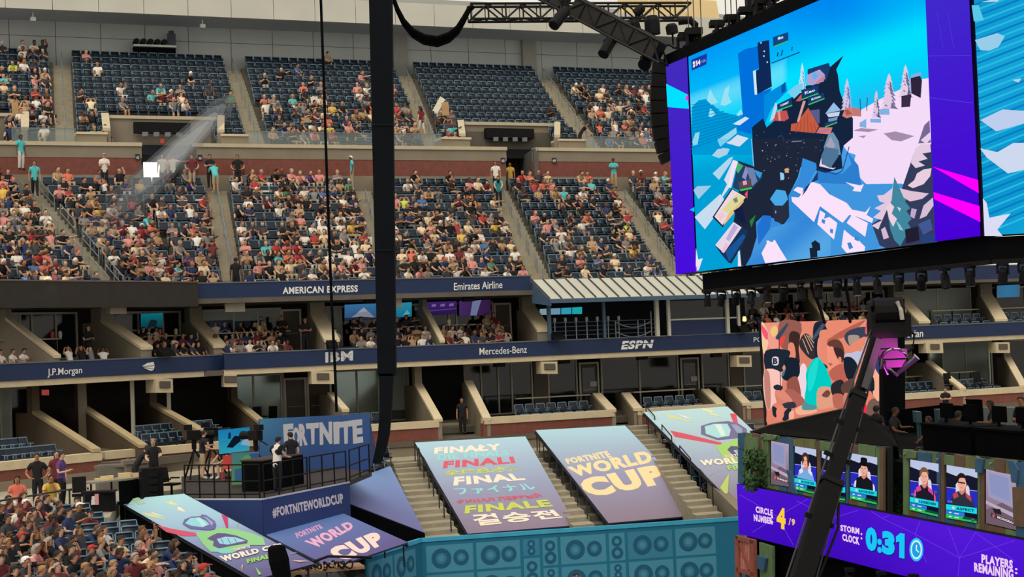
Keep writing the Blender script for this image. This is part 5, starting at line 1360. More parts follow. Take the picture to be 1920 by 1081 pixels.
def d_tr(pr, q):
    grad(pr, q, (182, 218, 222), (140, 126, 150), 10, (160, 172, 196))
    E3 = [(1228, 770), (1372, 762), (1480, 884), (1322, 892)]
    trophy(pr, mapq(E3))
    pr.text([(1358, 853), (1400, 850), (1404, 857), (1362, 860)], 'FORTNITE', (240, 200, 210), .05)
    pr.text([(1311, 863), (1450, 852), (1462, 864), (1314, 874)], 'WORLD CUP', (240, 230, 210), .06)
    pr.text([(1362, 874), (1425, 868), (1432, 878), (1366, 882)], 'FINALS', (180, 208, 96), .05)
    pr.poly([(1367, 888), (1364, 932), (1350, 915)], (188, 210, 110)); pr.poly([(1345, 882), (1330, 892), (1333, 889)], (222, 190, 150))
cloth('cloth printed with a trophy emblem partly hidden by the stage wall', Q3, upper_plane(Q3, 75.5, 62), d_tr)
Q4 = [(218, 937), (345, 925), (590, 1056), (478, 1086)]
PL4 = plane3(at(218, 937, 52), at(345, 925, 49.3), at(478, 1086, 42))
def d_tr2(pr, q):
    pr.grid(q, 4, 10, lambda x, y, u, v: mix(mix((170, 214, 224), (150, 178, 214), v*2), (96, 88, 136), max(0, v*1.6-.6)) if v < .5 else mix((140, 160, 200), (96, 88, 136), (v-.5)*2))
    X = lambda x, y: (210+x/4.683, 900+y/4.685)
    T = lambda pts, c: pr.poly([X(*p) for p in pts], c)
    T([(460, 185), (505, 192), (515, 172), (530, 195), (600, 212), (540, 215), (500, 205)], (228, 220, 140)); T([(580, 232), (610, 240), (648, 280), (575, 258)], (238, 226, 196))
    T([(250, 285), (340, 290), (495, 348), (330, 318)], (216, 214, 160)); T([(335, 280), (370, 285), (480, 328), (380, 302)], (230, 232, 214))
    T([(170, 165), (230, 150), (300, 205), (230, 210)], (168, 206, 180)); T([(120, 205), (155, 195), (185, 208)], (226, 234, 230))
    T([(395, 392), (520, 425), (738, 462), (740, 490), (620, 490), (480, 455)], (204, 84, 112)); T([(962, 300), (1018, 322), (1022, 420), (1005, 420)], (186, 62, 104))
    T([(1095, 370), (1112, 375), (1100, 415)], (150, 200, 110))
    T([(735, 462), (900, 440), (940, 418), (1090, 430), (1240, 470), (1330, 505), (1345, 550), (1352, 570), (1220, 570), (1060, 640), (980, 648), (930, 632), (870, 630), (800, 560)], (142, 202, 142))
    T([(870, 600), (960, 600), (1080, 610), (1010, 648), (950, 640), (930, 632)], (130, 204, 204))
    T([(622, 385), (640, 345), (700, 322), (780, 318), (790, 302), (830, 308), (905, 360), (918, 395), (905, 430), (860, 440), (690, 428), (650, 405)], (104, 104, 158))
    T([(645, 380), (690, 335), (770, 328), (830, 360), (858, 390), (800, 415), (700, 402)], (146, 208, 222)); T([(740, 335), (770, 330), (838, 395), (800, 412)], (176, 222, 228)); T([(800, 318), (840, 330), (895, 375), (880, 405), (840, 350)], (150, 160, 200))
    T([(840, 515), (880, 490), (930, 468), (1000, 470), (1100, 490), (1195, 530), (1190, 555), (1050, 578), (940, 600), (890, 575), (900, 540)], (94, 84, 132))
    T([(925, 520), (1000, 500), (1090, 505), (1180, 535), (1090, 555), (1020, 570), (950, 560)], (150, 206, 228))
    for i in range(3): pr.line(X(960+60*i, 515), X(985+60*i, 560), 1.1, (94, 84, 132), False)
    pr.text([X(1072, 604), X(1215, 576), X(1218, 596), X(1078, 628)], 'FORTNITE', (244, 206, 222), .05)
    pr.text([X(945, 672), X(1490, 555), X(1500, 590), X(985, 722)], 'WORLD CUP', (244, 228, 218), .06)
    pr.text([X(1185, 700), X(1420, 640), X(1430, 680), X(1195, 736)], 'FINALS', (146, 208, 92), .06)
    T([(1265, 765), (1320, 830), (1295, 836)], (150, 210, 110)); T([(1120, 800), (1155, 740), (1150, 805), (1145, 760)], (240, 200, 160)); T([(1590, 708), (1740, 715), (1650, 722)], (240, 214, 190)); T([(1385, 765), (1430, 798), (1420, 800)], (240, 200, 200)); T([(1560, 650), (1640, 636), (1600, 650)], (170, 160, 190))
cloth('sloping cloth printed with a trophy emblem beside the nearest crowd', Q4, PL4, d_tr2)
Q5 = [(490, 998), (644, 962), (765, 1016), (622, 1064)]
PL5 = plane3(at(490, 998, 48.8), at(644, 962, 53), at(622, 1064, 46))
def d_pink(pr, q):
    pr.grid(q, 4, 8, lambda x, y, u, v: mix((96, 130, 190), (98, 84, 140), v))
    X = lambda x, y: (480+x/3.367, 760+y/3.367)
    PK = (226, 160, 208); WP = (246, 216, 208)
    pr.text([X(245, 805), X(400, 748), X(425, 772), X(262, 838)], 'FORTNITE', PK, .05)
    pr.text([X(302, 856), X(585, 726), X(622, 770), X(382, 902)], 'WORLD', (234, 172, 208), .06)
    pr.text([X(432, 915), X(760, 790), X(818, 872), X(560, 985)], 'CUP', WP, .075)
cloth('cloth printed with pink tournament words under the stage front', Q5, PL5, d_pink)
Q6 = [(652, 902), (732, 873), (796, 998), (652, 942)]
PL6 = plane3(at(732, 873, 64), at(796, 998, 56.5), at(652, 942, 55.5))
cloth('plain blue cloth right of the stage front without any print', Q6, PL6, lambda pr, q: pr.grid(q, 6, 8, lambda x, y, u, v: mix((128, 160, 212), (112, 112, 164), v)))
mb = MB(); p = [at(652, 944, 55.4), at(796, 999, 56.4)]; mb.prism([p[0], p[1], p[1]-Vector((0, 0, 1.4)), p[0]-Vector((0, 0, .9))], (.02, -.08, 0)); mb.build('black_side', BLACK, label='black skirt hanging under the plain blue cloth', cat='cloth')

a, b = hit(221, 938, PL4, -.1), hit(480, 1084, PL4, -.1); mb = MB(); mb.prism([a, b, b-Vector((0, 0, 2.2)), a-Vector((0, 0, 1.1))], (.25, .1, 0)); mb.build('black_side', BLACK, label='black sheet standing for the shade under the sloping trophy cloth', cat='cloth')  # added sheet, black for the shade below the cloth edge
# ================================================================ commentary platform
ZP = -4.6
pA, pB, pC, pD, pE, pG = atz(343, 933, ZP), atz(492, 933, ZP), atz(654, 901.5, ZP), atz(697, 884, ZP), atz(560, 868, ZP), atz(340, 893, ZP)
PT = [pA, pB, pC, pD, pE, pG]
plat = empty('stage_platform', Vector((pB.x, pB.y, E+ZP-1.5)), 'raised commentary platform with blue printed fronts and a black floor', 'platform')
mb = MB(); mb.prism([p.copy() for p in PT], (0, 0, -.16)); mb.build('deck', mat('deck_dark', (52, 46, 44), .7, .1, 2), plat)
for nm, a, b in (('front_skirt', pB, pC), ('side_skirt', pA, pB)):
    u = (b-a).normalized(); n = Vector((u.y, -u.x, 0)); n = n if (EYE-a).dot(n) > 0 else -n
    mb = MB(); mb.obox(a+n*.03-Vector((0, 0, 1.25)), b-a, (0, 0, 1.2), -n*.05); f = mb.build(nm, mat('skirt_blue', (42, 62, 116), .8, .05, .6), plat)
    mb = MB(); mb.obox(a+n*.04-Vector((0, 0, .06)), b-a, (0, 0, .05), -n*.06); mb.build('edge_strip', mat('edge_white', (190, 196, 210), .5), f)
    if nm == 'front_skirt':
        pr = Print((a+n*.036, n)); pr.text([(510, 952), (642, 924), (645, 944), (512, 971)], '#FORTNITEWORLDCUP', (214, 208, 216), .05); pr.build('lettering', CLOTH, f)
# black railings round the platform
def railing(a, b, z, label, n=4, h=1.05, mats=None):
    r = empty('stage_railing', (a.x, a.y, E+z), label, 'railing'); m = mats or BLKM
    a = Vector((a.x, a.y, E+z)); b = Vector((b.x, b.y, E+z))
    for hh, nm in ((h, 'top_rail'), (h*.5, 'mid_rail'), (.12, 'toe_rail')):
        mb = MB(); mb.tube([a+Vector((0, 0, hh)), b+Vector((0, 0, hh))], .025, 6); mb.build(nm, m, r)
    for i in range(n):
        p = a.lerp(b, i/(n-1)); mb = MB(); mb.tube([p, p+Vector((0, 0, h))], .025, 6); mb.build('post', m, r)
i_ = lambda a, b, t: a.lerp(b, t)
railing(i_(pB, pC, .02), i_(pB, pC, .5), ZP, 'black railing on the front edge before the two commentators', 4)
railing(i_(pB, pC, .53), i_(pB, pC, .97), ZP, 'black railing on the front edge before the tall lettered backdrop', 4)
railing(i_(pA, pB, .03), i_(pA, pB, .97), ZP, 'black railing on the side edge before the camera crew', 6)
railing(i_(pC, pD, .05), i_(pC, pD, .9), ZP, 'short black railing at the corner beside the plain blue cloth', 3)
# lettered backdrop
bk0, bk1 = at(487, 880, 57.5), at(703, 872, 61.5)
BP = vplane(xy(bk0), (bk1.x-bk0.x, bk1.y-bk0.y))
bd = empty('backdrop', bk0, 'tall blue backdrop wall with large white game title letters', 'backdrop')
QB = [(487, 785), (693, 775), (703, 879), (487, 900)]
mb = MB(); slab_on(mb, BP, [(487, 785), (693, 775), (693, 880), (487, 892)], .08); mb.build('panel', mat('backdrop_back', (48, 76, 130), .85), bd)
pr = Print(BP); pr.grid([(487, 785), (693, 775), (693, 880), (487, 892)], 6, 5, lambda x, y, u, v: mix(mix((78, 148, 186), (60, 98, 156), min(1, u*2.2)), (50, 78, 142), v*.8))
X = lambda x, y: (480+x/3.367, 760+y/3.367)
FT = (206, 206, 212)
for s, q in (('F', ((170, 118), (236, 112), (232, 250), (178, 256))), ('O', ((228, 140), (272, 132), (276, 252), (232, 256))), ('R', ((268, 116), (318, 112), (326, 248), (276, 256))), ('T', ((314, 112), (398, 106), (388, 240), (330, 248))), ('N', ((400, 106), (480, 100), (482, 240), (402, 248))), ('I', ((486, 104), (526, 100), (526, 240), (490, 244))), ('T', ((522, 104), (610, 92), (602, 236), (534, 244))), ('E', ((606, 92), (670, 84), (676, 232), (612, 242)))):
    pr.text([X(*p) for p in q], s, FT, .06)
pr.build('lettering', CLOTH, bd)
mb = MB(); a, b = hit(693, 878, BP), hit(693, 790, BP); c = at(706, 868, 64); mb.prism([a, b, Vector((c.x, c.y, E+ZP))], (.03, .05, 0)); mb.build('side_wing', mat('backdrop_wing', (46, 66, 116), .85), bd)
for px in (520, 600, 670):
    p = hit(px, 882, BP, -.3); p.z = E+ZP; mb = MB(); mb.bar(p, p+Vector((0, 0, 1.7)), .08); mb.bar(p+Vector((0, .9, 0)), p+Vector((0, 0, 1.5)), .06); mb.build('brace', BLKM, bd)
# commentators
def stage_person(px, py, pose, shirt, label, rot=0, **k):
    p = atz(px, py, ZP); return person(p, face_angle((.35, 1))+rot, pose, shirt, label, **k)
stage_person(548, 907, 'stand', 'black', 'commentator in dark suit and headset standing at the black desk', rot=.9, pants='black', long=True)
cow = stage_person(521, 921, 'stand_reach', 'white', 'commentator in white and black spotted shirt standing at the black desk', rot=-.2, pants='black', long=True, cap='black')
d = near('stand_reach')
sh = [c for c in cow.children if c.name.startswith('shirt')][0]
vs = sh.data.vertices
mb = MB(); bp = cow.location
cowm = mat('spot_black', (20, 18, 20), .8)
mw = Matrix.Rotation(cow.rotation_euler.z, 3, 'Z')
RS = random.Random(4)
for i in range(34):
    v = RS.choice(list(vs)); p = mw @ (v.co+v.normal*.012); n = (mw @ v.normal).normalized(); a = n.orthogonal().normalized(); b = n.cross(a); r_ = RS.uniform(.05, .1)
    mb.add([bp+p+(a*math.cos(t)*r_*RS.uniform(.7, 1.2)+b*math.sin(t)*r_) for t in [k*math.pi/4 for k in range(8)]], [tuple(range(8))])
k_ = mb.build('spot_pattern', cowm, None); k_.parent = cow; k_.matrix_parent_inverse = Matrix.LocRotScale(cow.location, cow.rotation_euler, cow.scale).inverted(); k_['kind'] = 'stuff'
dk = empty('commentary_desk', atz(520, 925, ZP), 'black commentary desk between the spotted shirt and the railing', 'desk')
a, b = atz(496, 921, ZP), atz(570, 906, ZP); u = (b-a); nn = Vector((u.y, -u.x, 0)).normalized()
mb = MB(); mb.obox(a, u, -nn*.7, (0, 0, .06)); 
for z in (0.98,):
    mb2 = MB(); mb2.obox(a+Vector((0, 0, z)), u, -nn*.9, (0, 0, .06)); mb2.build('desk_top', mat('desk_top', (70, 62, 60), .4), dk)
mb = MB(); mb.obox(a+Vector((0, 0, 0)), u, -nn*.05, (0, 0, 1.0)); mb.build('front_panel', BLACK, dk)
for t in (0, .96): mb = MB(); mb.obox(a+u*t, u*.04, -nn*.85, (0, 0, 1.0)); mb.build('side_panel', BLACK, dk)
# big picture screen on the platform and the small camera seat wall
TVS = vplane(xy(at(410, 850, 56.5)), (.97, .2))
def d_game(pr, q):
    pr.grid(q, 8, 6, lambda x, y, u, v: mix((30, 150, 210), (60, 190, 220), v))
    pr.poly([quadpt(q, a, b) for a, b in ((.25, .25), (.42, .55), (.52, .7), (.7, .65), (.72, .45), (.6, .35), (.45, .2))], (18, 30, 48)); pr.poly([quadpt(q, a, b) for a, b in ((.7, .3), (.85, .55), (1, .5), (1, .2))], (170, 200, 225)); pr.poly([quadpt(q, a, b) for a, b in ((.3, .6), (.33, .85), (.4, .85), (.4, .6))], (14, 50, 90))
t_ = tv(TVS, ((409, 806), (468, 800), (468, 844), (411, 851)), 'bright game screen on a stand beside the commentators', d_game, 'stage_monitor')
p = hit(439, 846, TVS, -.15); mb = MB(); mb.bar(Vector((p.x, p.y, E+ZP)), p, .1); mb.cbox(Vector((p.x, p.y, E+ZP)), (.8, 0, 0), (0, .6, 0), .05); mb.build('stand', BLKM, t_)
GB = vplane(xy(at(440, 908, 53)), (.97, .24))
mb = MB(); slab_on(mb, GB, [(434, 849), (486, 846), (486, 906), (434, 908)], .1); gb = mb.build('print_panel', BLKM, label='low panel printed in green and blue behind the railing', cat='panel')
pr = Print(GB); pr.grid([(434, 849), (486, 846), (486, 906), (434, 908)], 4, 4, lambda x, y, u, v: mix((70, 130, 150), (104, 162, 96), v)); pr.poly([(450, 862), (462, 852), (476, 858), (478, 876), (466, 888), (452, 880)], (96, 170, 92)); pr.poly([(468, 850), (486, 849), (486, 880), (478, 878)], (52, 92, 150)); pr.poly([(440, 880), (452, 876), (456, 900), (440, 903)], (56, 110, 160)); pr.build('print', CLOTH, gb)
# camera crew at the left of the platform: two broadcast cameras on pedestals with their operators
def camera_rig(px, py, D, label, rot=0.0, z=ZP):
    p = at(px, py, D); p.z = E+z
    r = empty('broadcast_camera', p, label, 'camera'); c, s = math.cos(rot), math.sin(rot); fx = Vector((c, s, 0)); sx = Vector((-s, c, 0)); up = Vector((0, 0, 1))
    mb = MB(); b = p+up*1.45; mb.obox(b-fx*.25-sx*.13, fx*.5, sx*.26, up*.34); mb.build('camera_body', BLKM, r)
    mb = MB(); mb.tube([b+fx*.25+up*.17, b+fx*.75+up*.17], .13, 10, r1=.16); mb.build('lens', BLKM, r)
    mb = MB(); mb.obox(b-fx*.35-sx*.1+up*.36, fx*.3, sx*.2, up*.2); mb.build('viewfinder', BLKM, r)
    mb = MB(); mb.tube([b-fx*.2+up*.02, b-fx*.65-up*.15], .025, 6); mb.build('pan_handle', BLKM, r)
    mb = MB(); mb.tube([p+up*1.1, p+up*1.45], .09, 8); mb.build('head', BLKM, r)
    for k in range(3):
        a = 2*math.pi*k/3+.4; mb = MB(); mb.tube([p+up*1.12, p+Vector((math.cos(a)*.55, math.sin(a)*.55, .03))], .035, 6); mb.build('leg', BLKM, r)
    return r
camera_rig(366, 903, 57, 'black broadcast camera on a tripod nearest the control desk', .2)
camera_rig(398, 898, 58.5, 'black broadcast camera on a tripod beside the bright stage monitor', .4)
camera_rig(482, 905, 55, 'black broadcast camera peeking above the stage monitor edge', 2.4)
stage_person(380, 898, 'stand_reach', 'black', 'camera operator in black shirt and pale shorts beside the stage monitor', rot=-.8)
stage_person(421, 896, 'sit_knees', 'black', 'crew member in black seated below the stage monitor', rot=2.9)
# chairs with crew coats
ch = atz(428, 900, ZP); mb = MB(); mb.cbox(ch+Vector((0, 0, .42)), (.42, 0, 0), (0, .42, 0), .05); mb.obox(ch+Vector((-.21, .18, .47)), (.42, 0, 0), (0, .05, 0), (0, 0, .42))
for sx in (-.18, .18):
    for sy in (-.18, .18): mb.bar(ch+Vector((sx, sy, 0)), ch+Vector((sx, sy, .42)), .035)
mb.build('red_chair', mat('red_cushion', (190, 70, 66), .8), label='small red chair behind the side railing of the platform', cat='chair')

# ================================================================ control desk at the left with crates
cdp = at(235, 928, 51.5); cdp.z = E-4.85
cd = empty('control_desk', cdp, 'long control desk with paper sheets along the low red wall', 'desk')
a = at(172, 930, 50); a.z = E-4.85; b = at(305, 922, 52.3); b.z = E-4.85; u = (b-a); n = Vector((u.y, -u.x, 0)).normalized()
mb = MB(); mb.obox(a+Vector((0, 0, .78)), u, -n*.8, (0, 0, .05)); mb.build('desk_top', mat('desk_pale', (150, 142, 126), .5), cd)
mb = MB(); mb.obox(a+n*.02+u*.38, u*.6, -n*.05, (0, 0, .76)); mb.build('front_cloth', BLACK, cd)
for t in (.02, .3, .97): mb = MB(); mb.bar(a+u*t-n*.1, a+u*t-n*.1+Vector((0, 0, .78)), .05); mb.build('leg', BLKM, cd)
def small(name, px, py, D, z, dims, m, label, cat, rz=0.0, extra=None):
    p = at(px, py, D); p.z = E+z; mb = MB(); c, s = math.cos(rz), math.sin(rz)
    mb.cbox(p, Vector((c, s, 0))*dims[0], Vector((-s, c, 0))*dims[1], dims[2])
    if extra: extra(mb, p)
    return mb.build(name, m, label=label, cat=cat)
def lidlip(mb, p): mb.cbox(p+Vector((0, 0, .86)), (1.32, 0, 0), (0, .82, 0), .08); [mb.cbox(p+Vector((x, -.42, .45)), (.16, 0, 0), (0, .04, 0), .1) for x in (-.35, .35)]
small('flight_case', 216, 905, 56.5, -4.85, (1.3, .8, .9), mat('case_grey', (104, 100, 92), .6), 'grey flight case standing against the red wall behind the desk', 'case', .4, lidlip)
ca = small('equipment_rack', 284, 922, 51.2, -4.85, (.7, .6, 1.15), BLKM, 'tall black equipment rack at the end of the control desk', 'rack', .4, lambda mb, p: [mb.cbox(p+Vector((0, -.31, .15+.24*k)), (.6, 0, 0), (0, .03, 0), .18) for k in range(4)])
small('mixing_console', 262, 885, 53.6, -3.7, (1.2, .6, .14), mat('console_grey', (120, 112, 98), .5), 'grey mixing console with papers on the equipment rack', 'console', .4, lambda mb, p: [mb.cbox(p+Vector((-.4+.2*k, 0, .14)), (.12, 0, 0), (0, .3, 0), .03) for k in range(5)]+[mb.cbox(p-Vector((0, 0, 1.15)), (.9, .36, 0), (-.18, .45, 0), 1.16)])
bx = small('black_box', 187, 957, 48.9, -4.85, (.95, .5, .6), BLKM, 'black box with white and red stickers under the control desk', 'box', .4, lambda mb, p: mb.cbox(p+Vector((0, 0, .6)), (1.0, 0, 0), (0, .54, 0), .05))
p = at(187, 957, 54.2); 
def sticker(px, py, w, h, c, parent):
    pl = vplane(xy(wloc(parent)+Vector((.1, -.28, 0))), (math.cos(.4), math.sin(.4))); mb = MB(); a = hit(px, py, pl); mb.obox(a, Vector((math.cos(.4), math.sin(.4), 0))*w, (0, 0, h), pl[1]*.01); mb.build('sticker', mat('sticker_%d_%d_%d' % c, c, .6), parent)
sticker(171, 946, .12, .16, (224, 218, 210), bx); sticker(178, 946, .12, .34, (216, 150, 150), bx); sticker(172, 937, .1, .12, (224, 218, 210), bx)
for k, (px, py, w) in enumerate(((192, 896, .5), (202, 893, .35), (252, 888, .45), (233, 890, .4))):
    small('paper_pile', px, py, 50.7+(px-172)*.017, -4.02, (w, .3, .05+.03*k), mat('paper_cream', (206, 184, 140), .8), '%s pile of cream papers from the outer end of the control desk' % ORD[k+1], 'papers', .3, lambda mb, p: mb.cbox(p+Vector((.05, .03, .05)), (.25, .05, 0), (-.05, .2, 0), .06))
def chair(px, py, D, z, rz, label, m=BLKM, back=.5):
    p = at(px, py, D); p.z = E+z; c, s = math.cos(rz), math.sin(rz); X_ = Vector((c, s, 0)); Y_ = Vector((-s, c, 0))
    r = empty('office_chair', p, label, 'chair', None)
    mb = MB(); mb.cbox(p+Vector((0, 0, .45)), X_*.48, Y_*.46, .07); mb.build('seat', m, r)
    mb = MB(); mb.obox(p+X_*-.22+Y_*.22+Vector((0, 0, .55)), X_*.44, Y_*.06+Vector((0, 0, .0)), Vector((0, 0, back))+Y_*.08); mb.build('backrest', m, r)
    mb = MB(); mb.tube([p+Vector((0, 0, .08)), p+Vector((0, 0, .45))], .04, 6); mb.build('column', m, r)
    for k in range(5):
        a = 2*math.pi*k/5; mb = MB(); mb.bar(p+Vector((0, 0, .09)), p+Vector((math.cos(a)*.3, math.sin(a)*.3, .05)), .04); mb.build('leg', m, r)
    for sx in (-.26, .26): mb = MB(); mb.bar(p+X_*sx-Y_*.15+Vector((0, 0, .68)), p+X_*sx+Y_*.2+Vector((0, 0, .68)), .05); mb.build('armrest', m, r)
chair(150, 945, 49.5, -4.85, .3, 'black office chair left of the stickered box')
chair(322, 920, 52.3, -4.85, 1.2, 'black swivel chair between the equipment rack and the platform')
chair(488, 812, 76.5, -3.9, .6, 'dark lounge chair outside the pale window of the lower box', back=.62)
chair(508, 811, 76.5, -3.9, -.3, 'second dark lounge chair outside the pale window of the lower box', back=.62)
chair(1782, 716, 86, -3.9, .3, 'dark lounge chair outside the far pale blinds', back=.62)
chair(1838, 714, 86.5, -3.9, .3, 'second dark lounge chair outside the far pale blinds', back=.62)
mb = MB(); q = [at(165, 1005, 46.6), at(207, 1004, 47.2), at(212, 985, 49), at(170, 985, 49)]
for p in q: p.z = E-4.87
mb.prism(q, (0, 0, -1.0)); mb.build('floor_step_block', STEP, label='pale concrete block beside the head of the sloping cloth', cat='floor', kind=ST)
# thin grey rails between the near crowd rows
def corner_rail(a, b, Da, Db, za, zb, label):
    A = at(a[0], a[1], Da); B = at(b[0], b[1], Db); A.z = E+za; B.z = E+zb
    r = empty('crowd_rail', A, label, 'railing'); h = Vector((0, 0, .95))
    mb = MB(); mb.tube([A+h, B+h], .03, 6); mb.build('top_rail', MATS['rail_dark'], r)
    for t in (0, .5, 1): p = A.lerp(B, t); mb = MB(); mb.tube([p, p+h], .03, 6); mb.build('post', MATS['rail_dark'], r)
corner_rail((0, 985), (131, 950), 44.5, 47.5, -4.95, -4.95, 'dark rail between the aisle seats and the crowd at the outer end')
corner_rail((116, 1081), (108, 1015), 37, 43, -6.0, -5.6, 'dark rail running down through the nearest crowd')

# ================================================================ blue cloth wall in front of the seats
tA, tB, tC = atz(686, 1043, -6.9), atz(790, 1012, -6.9), atz(1392, 962, -6.72)
wl = empty('blue_wall', Vector((tB.x, tB.y, E-10)), 'long blue cloth wall printed with loudspeakers across the foot of the seats', 'barrier')
tA0, tB0, tC0 = [Vector((p.x, p.y, E-6.85)) for p in (tA, tB, tC)]
for (a, b) in ((tA0, tB0), (tB0, tC0)):
    pl = vplane(xy(a), (b.x-a.x, b.y-a.y)); n = pl[1]
    mb = MB(); mb.obox(Vector((a.x, a.y, E-10)), Vector((b.x-a.x, b.y-a.y, 0)), (0, 0, 10-6.85), -n*.06); pn = mb.build('cloth_panel', mat('wall_blue', (34, 116, 150), .8, .04, .5), wl)
    mb = MB(); mb.obox(Vector((a.x, a.y, E-6.97))+n*.03, Vector((b.x-a.x, b.y-a.y, 0)), (0, 0, .14), -n*.12); mb.build('top_hem', mat('hem_blue', (66, 172, 208), .7), pn)
    pr = Print((Vector((a.x, a.y, E))+n*.01, n), .003)
    L = Vector((b.x-a.x, b.y-a.y, 0)); LL = L.length; uu = L/LL
    def S(x, z): return (Vector((a.x, a.y, E+z))+uu*x+n*.003*pr.k)
    def rect(x0, x1, z0, z1, c): pr.mb.add([S(x0, z0), S(x1, z0), S(x1, z1), S(x0, z1)], [(0, 1, 2, 3) if uu.cross(Vector((0, 0, 1))).dot(n) > 0 else (3, 2, 1, 0)], 0, lin(c)); pr.k += 1
    def dsk(x, z, r, c):
        pr.mb.add([S(x+r*math.cos(t), z+r*math.sin(t)) for t in [2*math.pi*i/20 for i in range(20)]], [tuple(range(20)) if uu.cross(Vector((0, 0, 1))).dot(n) > 0 else tuple(range(20))[::-1]], 0, lin(c)); pr.k += 1
    RT = random.Random(11); LT = (74, 150, 176); DKB = (30, 96, 132); x = .15
    while x < LL-.4:
        w = RT.choice([1.6, .55, .5, 1.7, .6, 1.55]); zt = -7.12; row = 0
        while zt > -10.0:
            h = RT.choice([1.0, .62, .5, .95]) if w > 1 else RT.choice([1.0, .6])
            if x+w > LL-.05 or zt-h < -10.0: break
            rect(x, x+w, zt-h, zt, LT if RT.random() < .8 else (60, 136, 166))
            if w > 1:
                if h > .7:
                    for cx, r in ((x+w*.32, .36), (x+w*.74, .28)): dsk(cx, zt-h*.5, r, DKB); dsk(cx, zt-h*.5, r*.55, (58, 130, 158)); dsk(cx, zt-h*.5, r*.3, LT)
                else:
                    for k in range(3): dsk(x+w*(.2+.3*k), zt-h*.5, .17, DKB); dsk(x+w*(.2+.3*k), zt-h*.5, .07, LT)
            else:
                dsk(x+w*.5, zt-h*.3, min(.2, h*.24), DKB); dsk(x+w*.5, zt-h*.3, min(.09, h*.1), LT); dsk(x+w*.5, zt-h*.72, min(.22, h*.24), DKB); dsk(x+w*.5, zt-h*.72, min(.1, h*.1), LT)
            pr.k = 1+row % 2
            zt -= h+.09; row += 1; pr.k = 1
        x += w+.12
    pr.build('print', CLOTH, pn)
# head of a person before the blue wall
p = at(1080, 1081, 50); p.z = E-9.35
person(p, face_angle((.2, -1)), 'stand', 'navy', 'dark haired person whose head shows before the blue wall', pants='black', long=True, skin=1)
# black boom head and camera rig at the foot of the pink cloth
p = at(530, 1081, 30); top = at(519, 1024, 30)
mb = MB(); mb.tube([at(545, 1150, 30), at(530, 1085, 30), at(523, 1050, 30), at(518, 1026, 30)], [.13, .17, .2, .17], 12); mb.tube([at(518, 1027, 30), at(517.5, 1022, 30)], [.17, .12], 12)
mb.build('boom_pole', BLACK, label='thick black padded pole rising before the sloping trophy cloth', cat='pole')
rg = empty('camera_cart', at(590, 1090, 43), 'low camera cart with coiled black cables and a wooden tray', 'cart')
a = at(545, 1078, 43); mb = MB(); mb.obox(a, (2.0, .7, 0), (-.25, .8, 0), (0, 0, .08)); mb.build('tray', mat('tray_tan', (150, 118, 90), .7), rg)
RCB = random.Random(3)
for i in range(9):
    c = a+Vector((.2+.16*i, .2+RCB.uniform(0, .4), .12)); r_ = RCB.uniform(.12, .22)
    mb = MB(); mb.tube([c+Vector((math.cos(t)*r_, math.sin(t)*r_*.7, .05+.1*math.sin(2*t))) for t in [k*.5 for k in range(14)]], .025, 5); mb.build('cable', BLKM if i % 3 else mat('cable_tan', (160, 130, 100), .6), rg)
mb = MB(); mb.tube([a+Vector((-.1, .2, .1)), a+Vector((1.0, .5, .42)), a+Vector((2.2, .8, .3))], .04, 6); mb.build('bent_bar', BLKM, rg)
for k in range(4): w = a+Vector((.15 if k % 2 else 1.6, .1+.3*(k//2)+(.5 if k % 2 == 0 else 0), -.16)); mb = MB(); mb.tube([w, w+Vector((0, .08, 0))], .12, 10); mb.build('wheel', BLKM, rg)
# ================================================================ hanging big screen
SD = Vector((-.324, .946, 0)).normalized()
sA = at(1250, 119, 50.2)
SP = vplane(xy(sA), SD); SNn = SP[1]
QS = [(1251, 119), (1815, -126), (1842, 442), (1270, 514)]     # whole face in pixels
def lineY(p, q, x): return p[1]+(q[1]-p[1])*(x-p[0])/(q[0]-p[0])
top = lambda x: lineY(QS[0], QS[1], x); bot = lambda x: lineY(QS[3], QS[2], x)
js = empty('big_screen', hit(1270, 514, SP)-SNn*.5, 'huge hanging video screen showing a snowy game village with purple side bands', 'screen')
mb = MB(); p = [hit(x, y, SP, -.05) for x, y in QS]; mb.prism(p, -SNn*.6); mb.build('cabinet', BLKM, js)
G = Print(SP, .0003)
DB = (20, 36, 62); NV = (16, 40, 84)
def sky(x, y, u, v):
    t = (y-top(x))/(bot(x)-top(x))
    c = mix((0, 150, 245), (0, 214, 252), max(0, min(1, t/.34)))
    if x > 1480 and t < .5: c = mix(c, (0, 120, 235), max(0, .55*math.exp(-((x-1560)/90)**2-((y-10)/45)**2)))
    c = mix(c, (0, 232, 255), .7*math.exp(-((y-(150-.35*(x-1480)))/34)**2) if x > 1420 else 0)
    if x < 1470 and t > .18: c = mix(c, (160, 232, 250), max(0, .6*math.exp(-((t-.24)/.07)**2)))
    if t > .36: c = mix(c, (0, 160, 214), min(1, (t-.36)*5)) if x < 1450 else mix(c, (70, 158, 230), min(1, (t-.36)*4))
    return clampc(c)
q = [(1290.5, top(1290.5)), (1735, top(1735)), (1757, bot(1757)), (1308, bot(1308))]
G.grid(q, 44, 34, sky)
P4 = lambda z: [(1240+x/4.7, 60+y/4.7) for x, y in z]           # first close-up frame
PC = lambda z: [(1280+x/4.157, 260+y/4.157) for x, y in z]      # second close-up frame
PR = lambda z: [(1440+x/4, y/4) for x, y in z]                  # right top frame
PB = lambda z: [(1440+x/4, 270+y/4) for x, y in z]              # right bottom frame
G.poly(P4([(270, 660), (330, 600), (400, 590), (520, 700), (640, 730), (760, 730), (800, 800), (820, 1081), (270, 1081)]), (0, 152, 214))
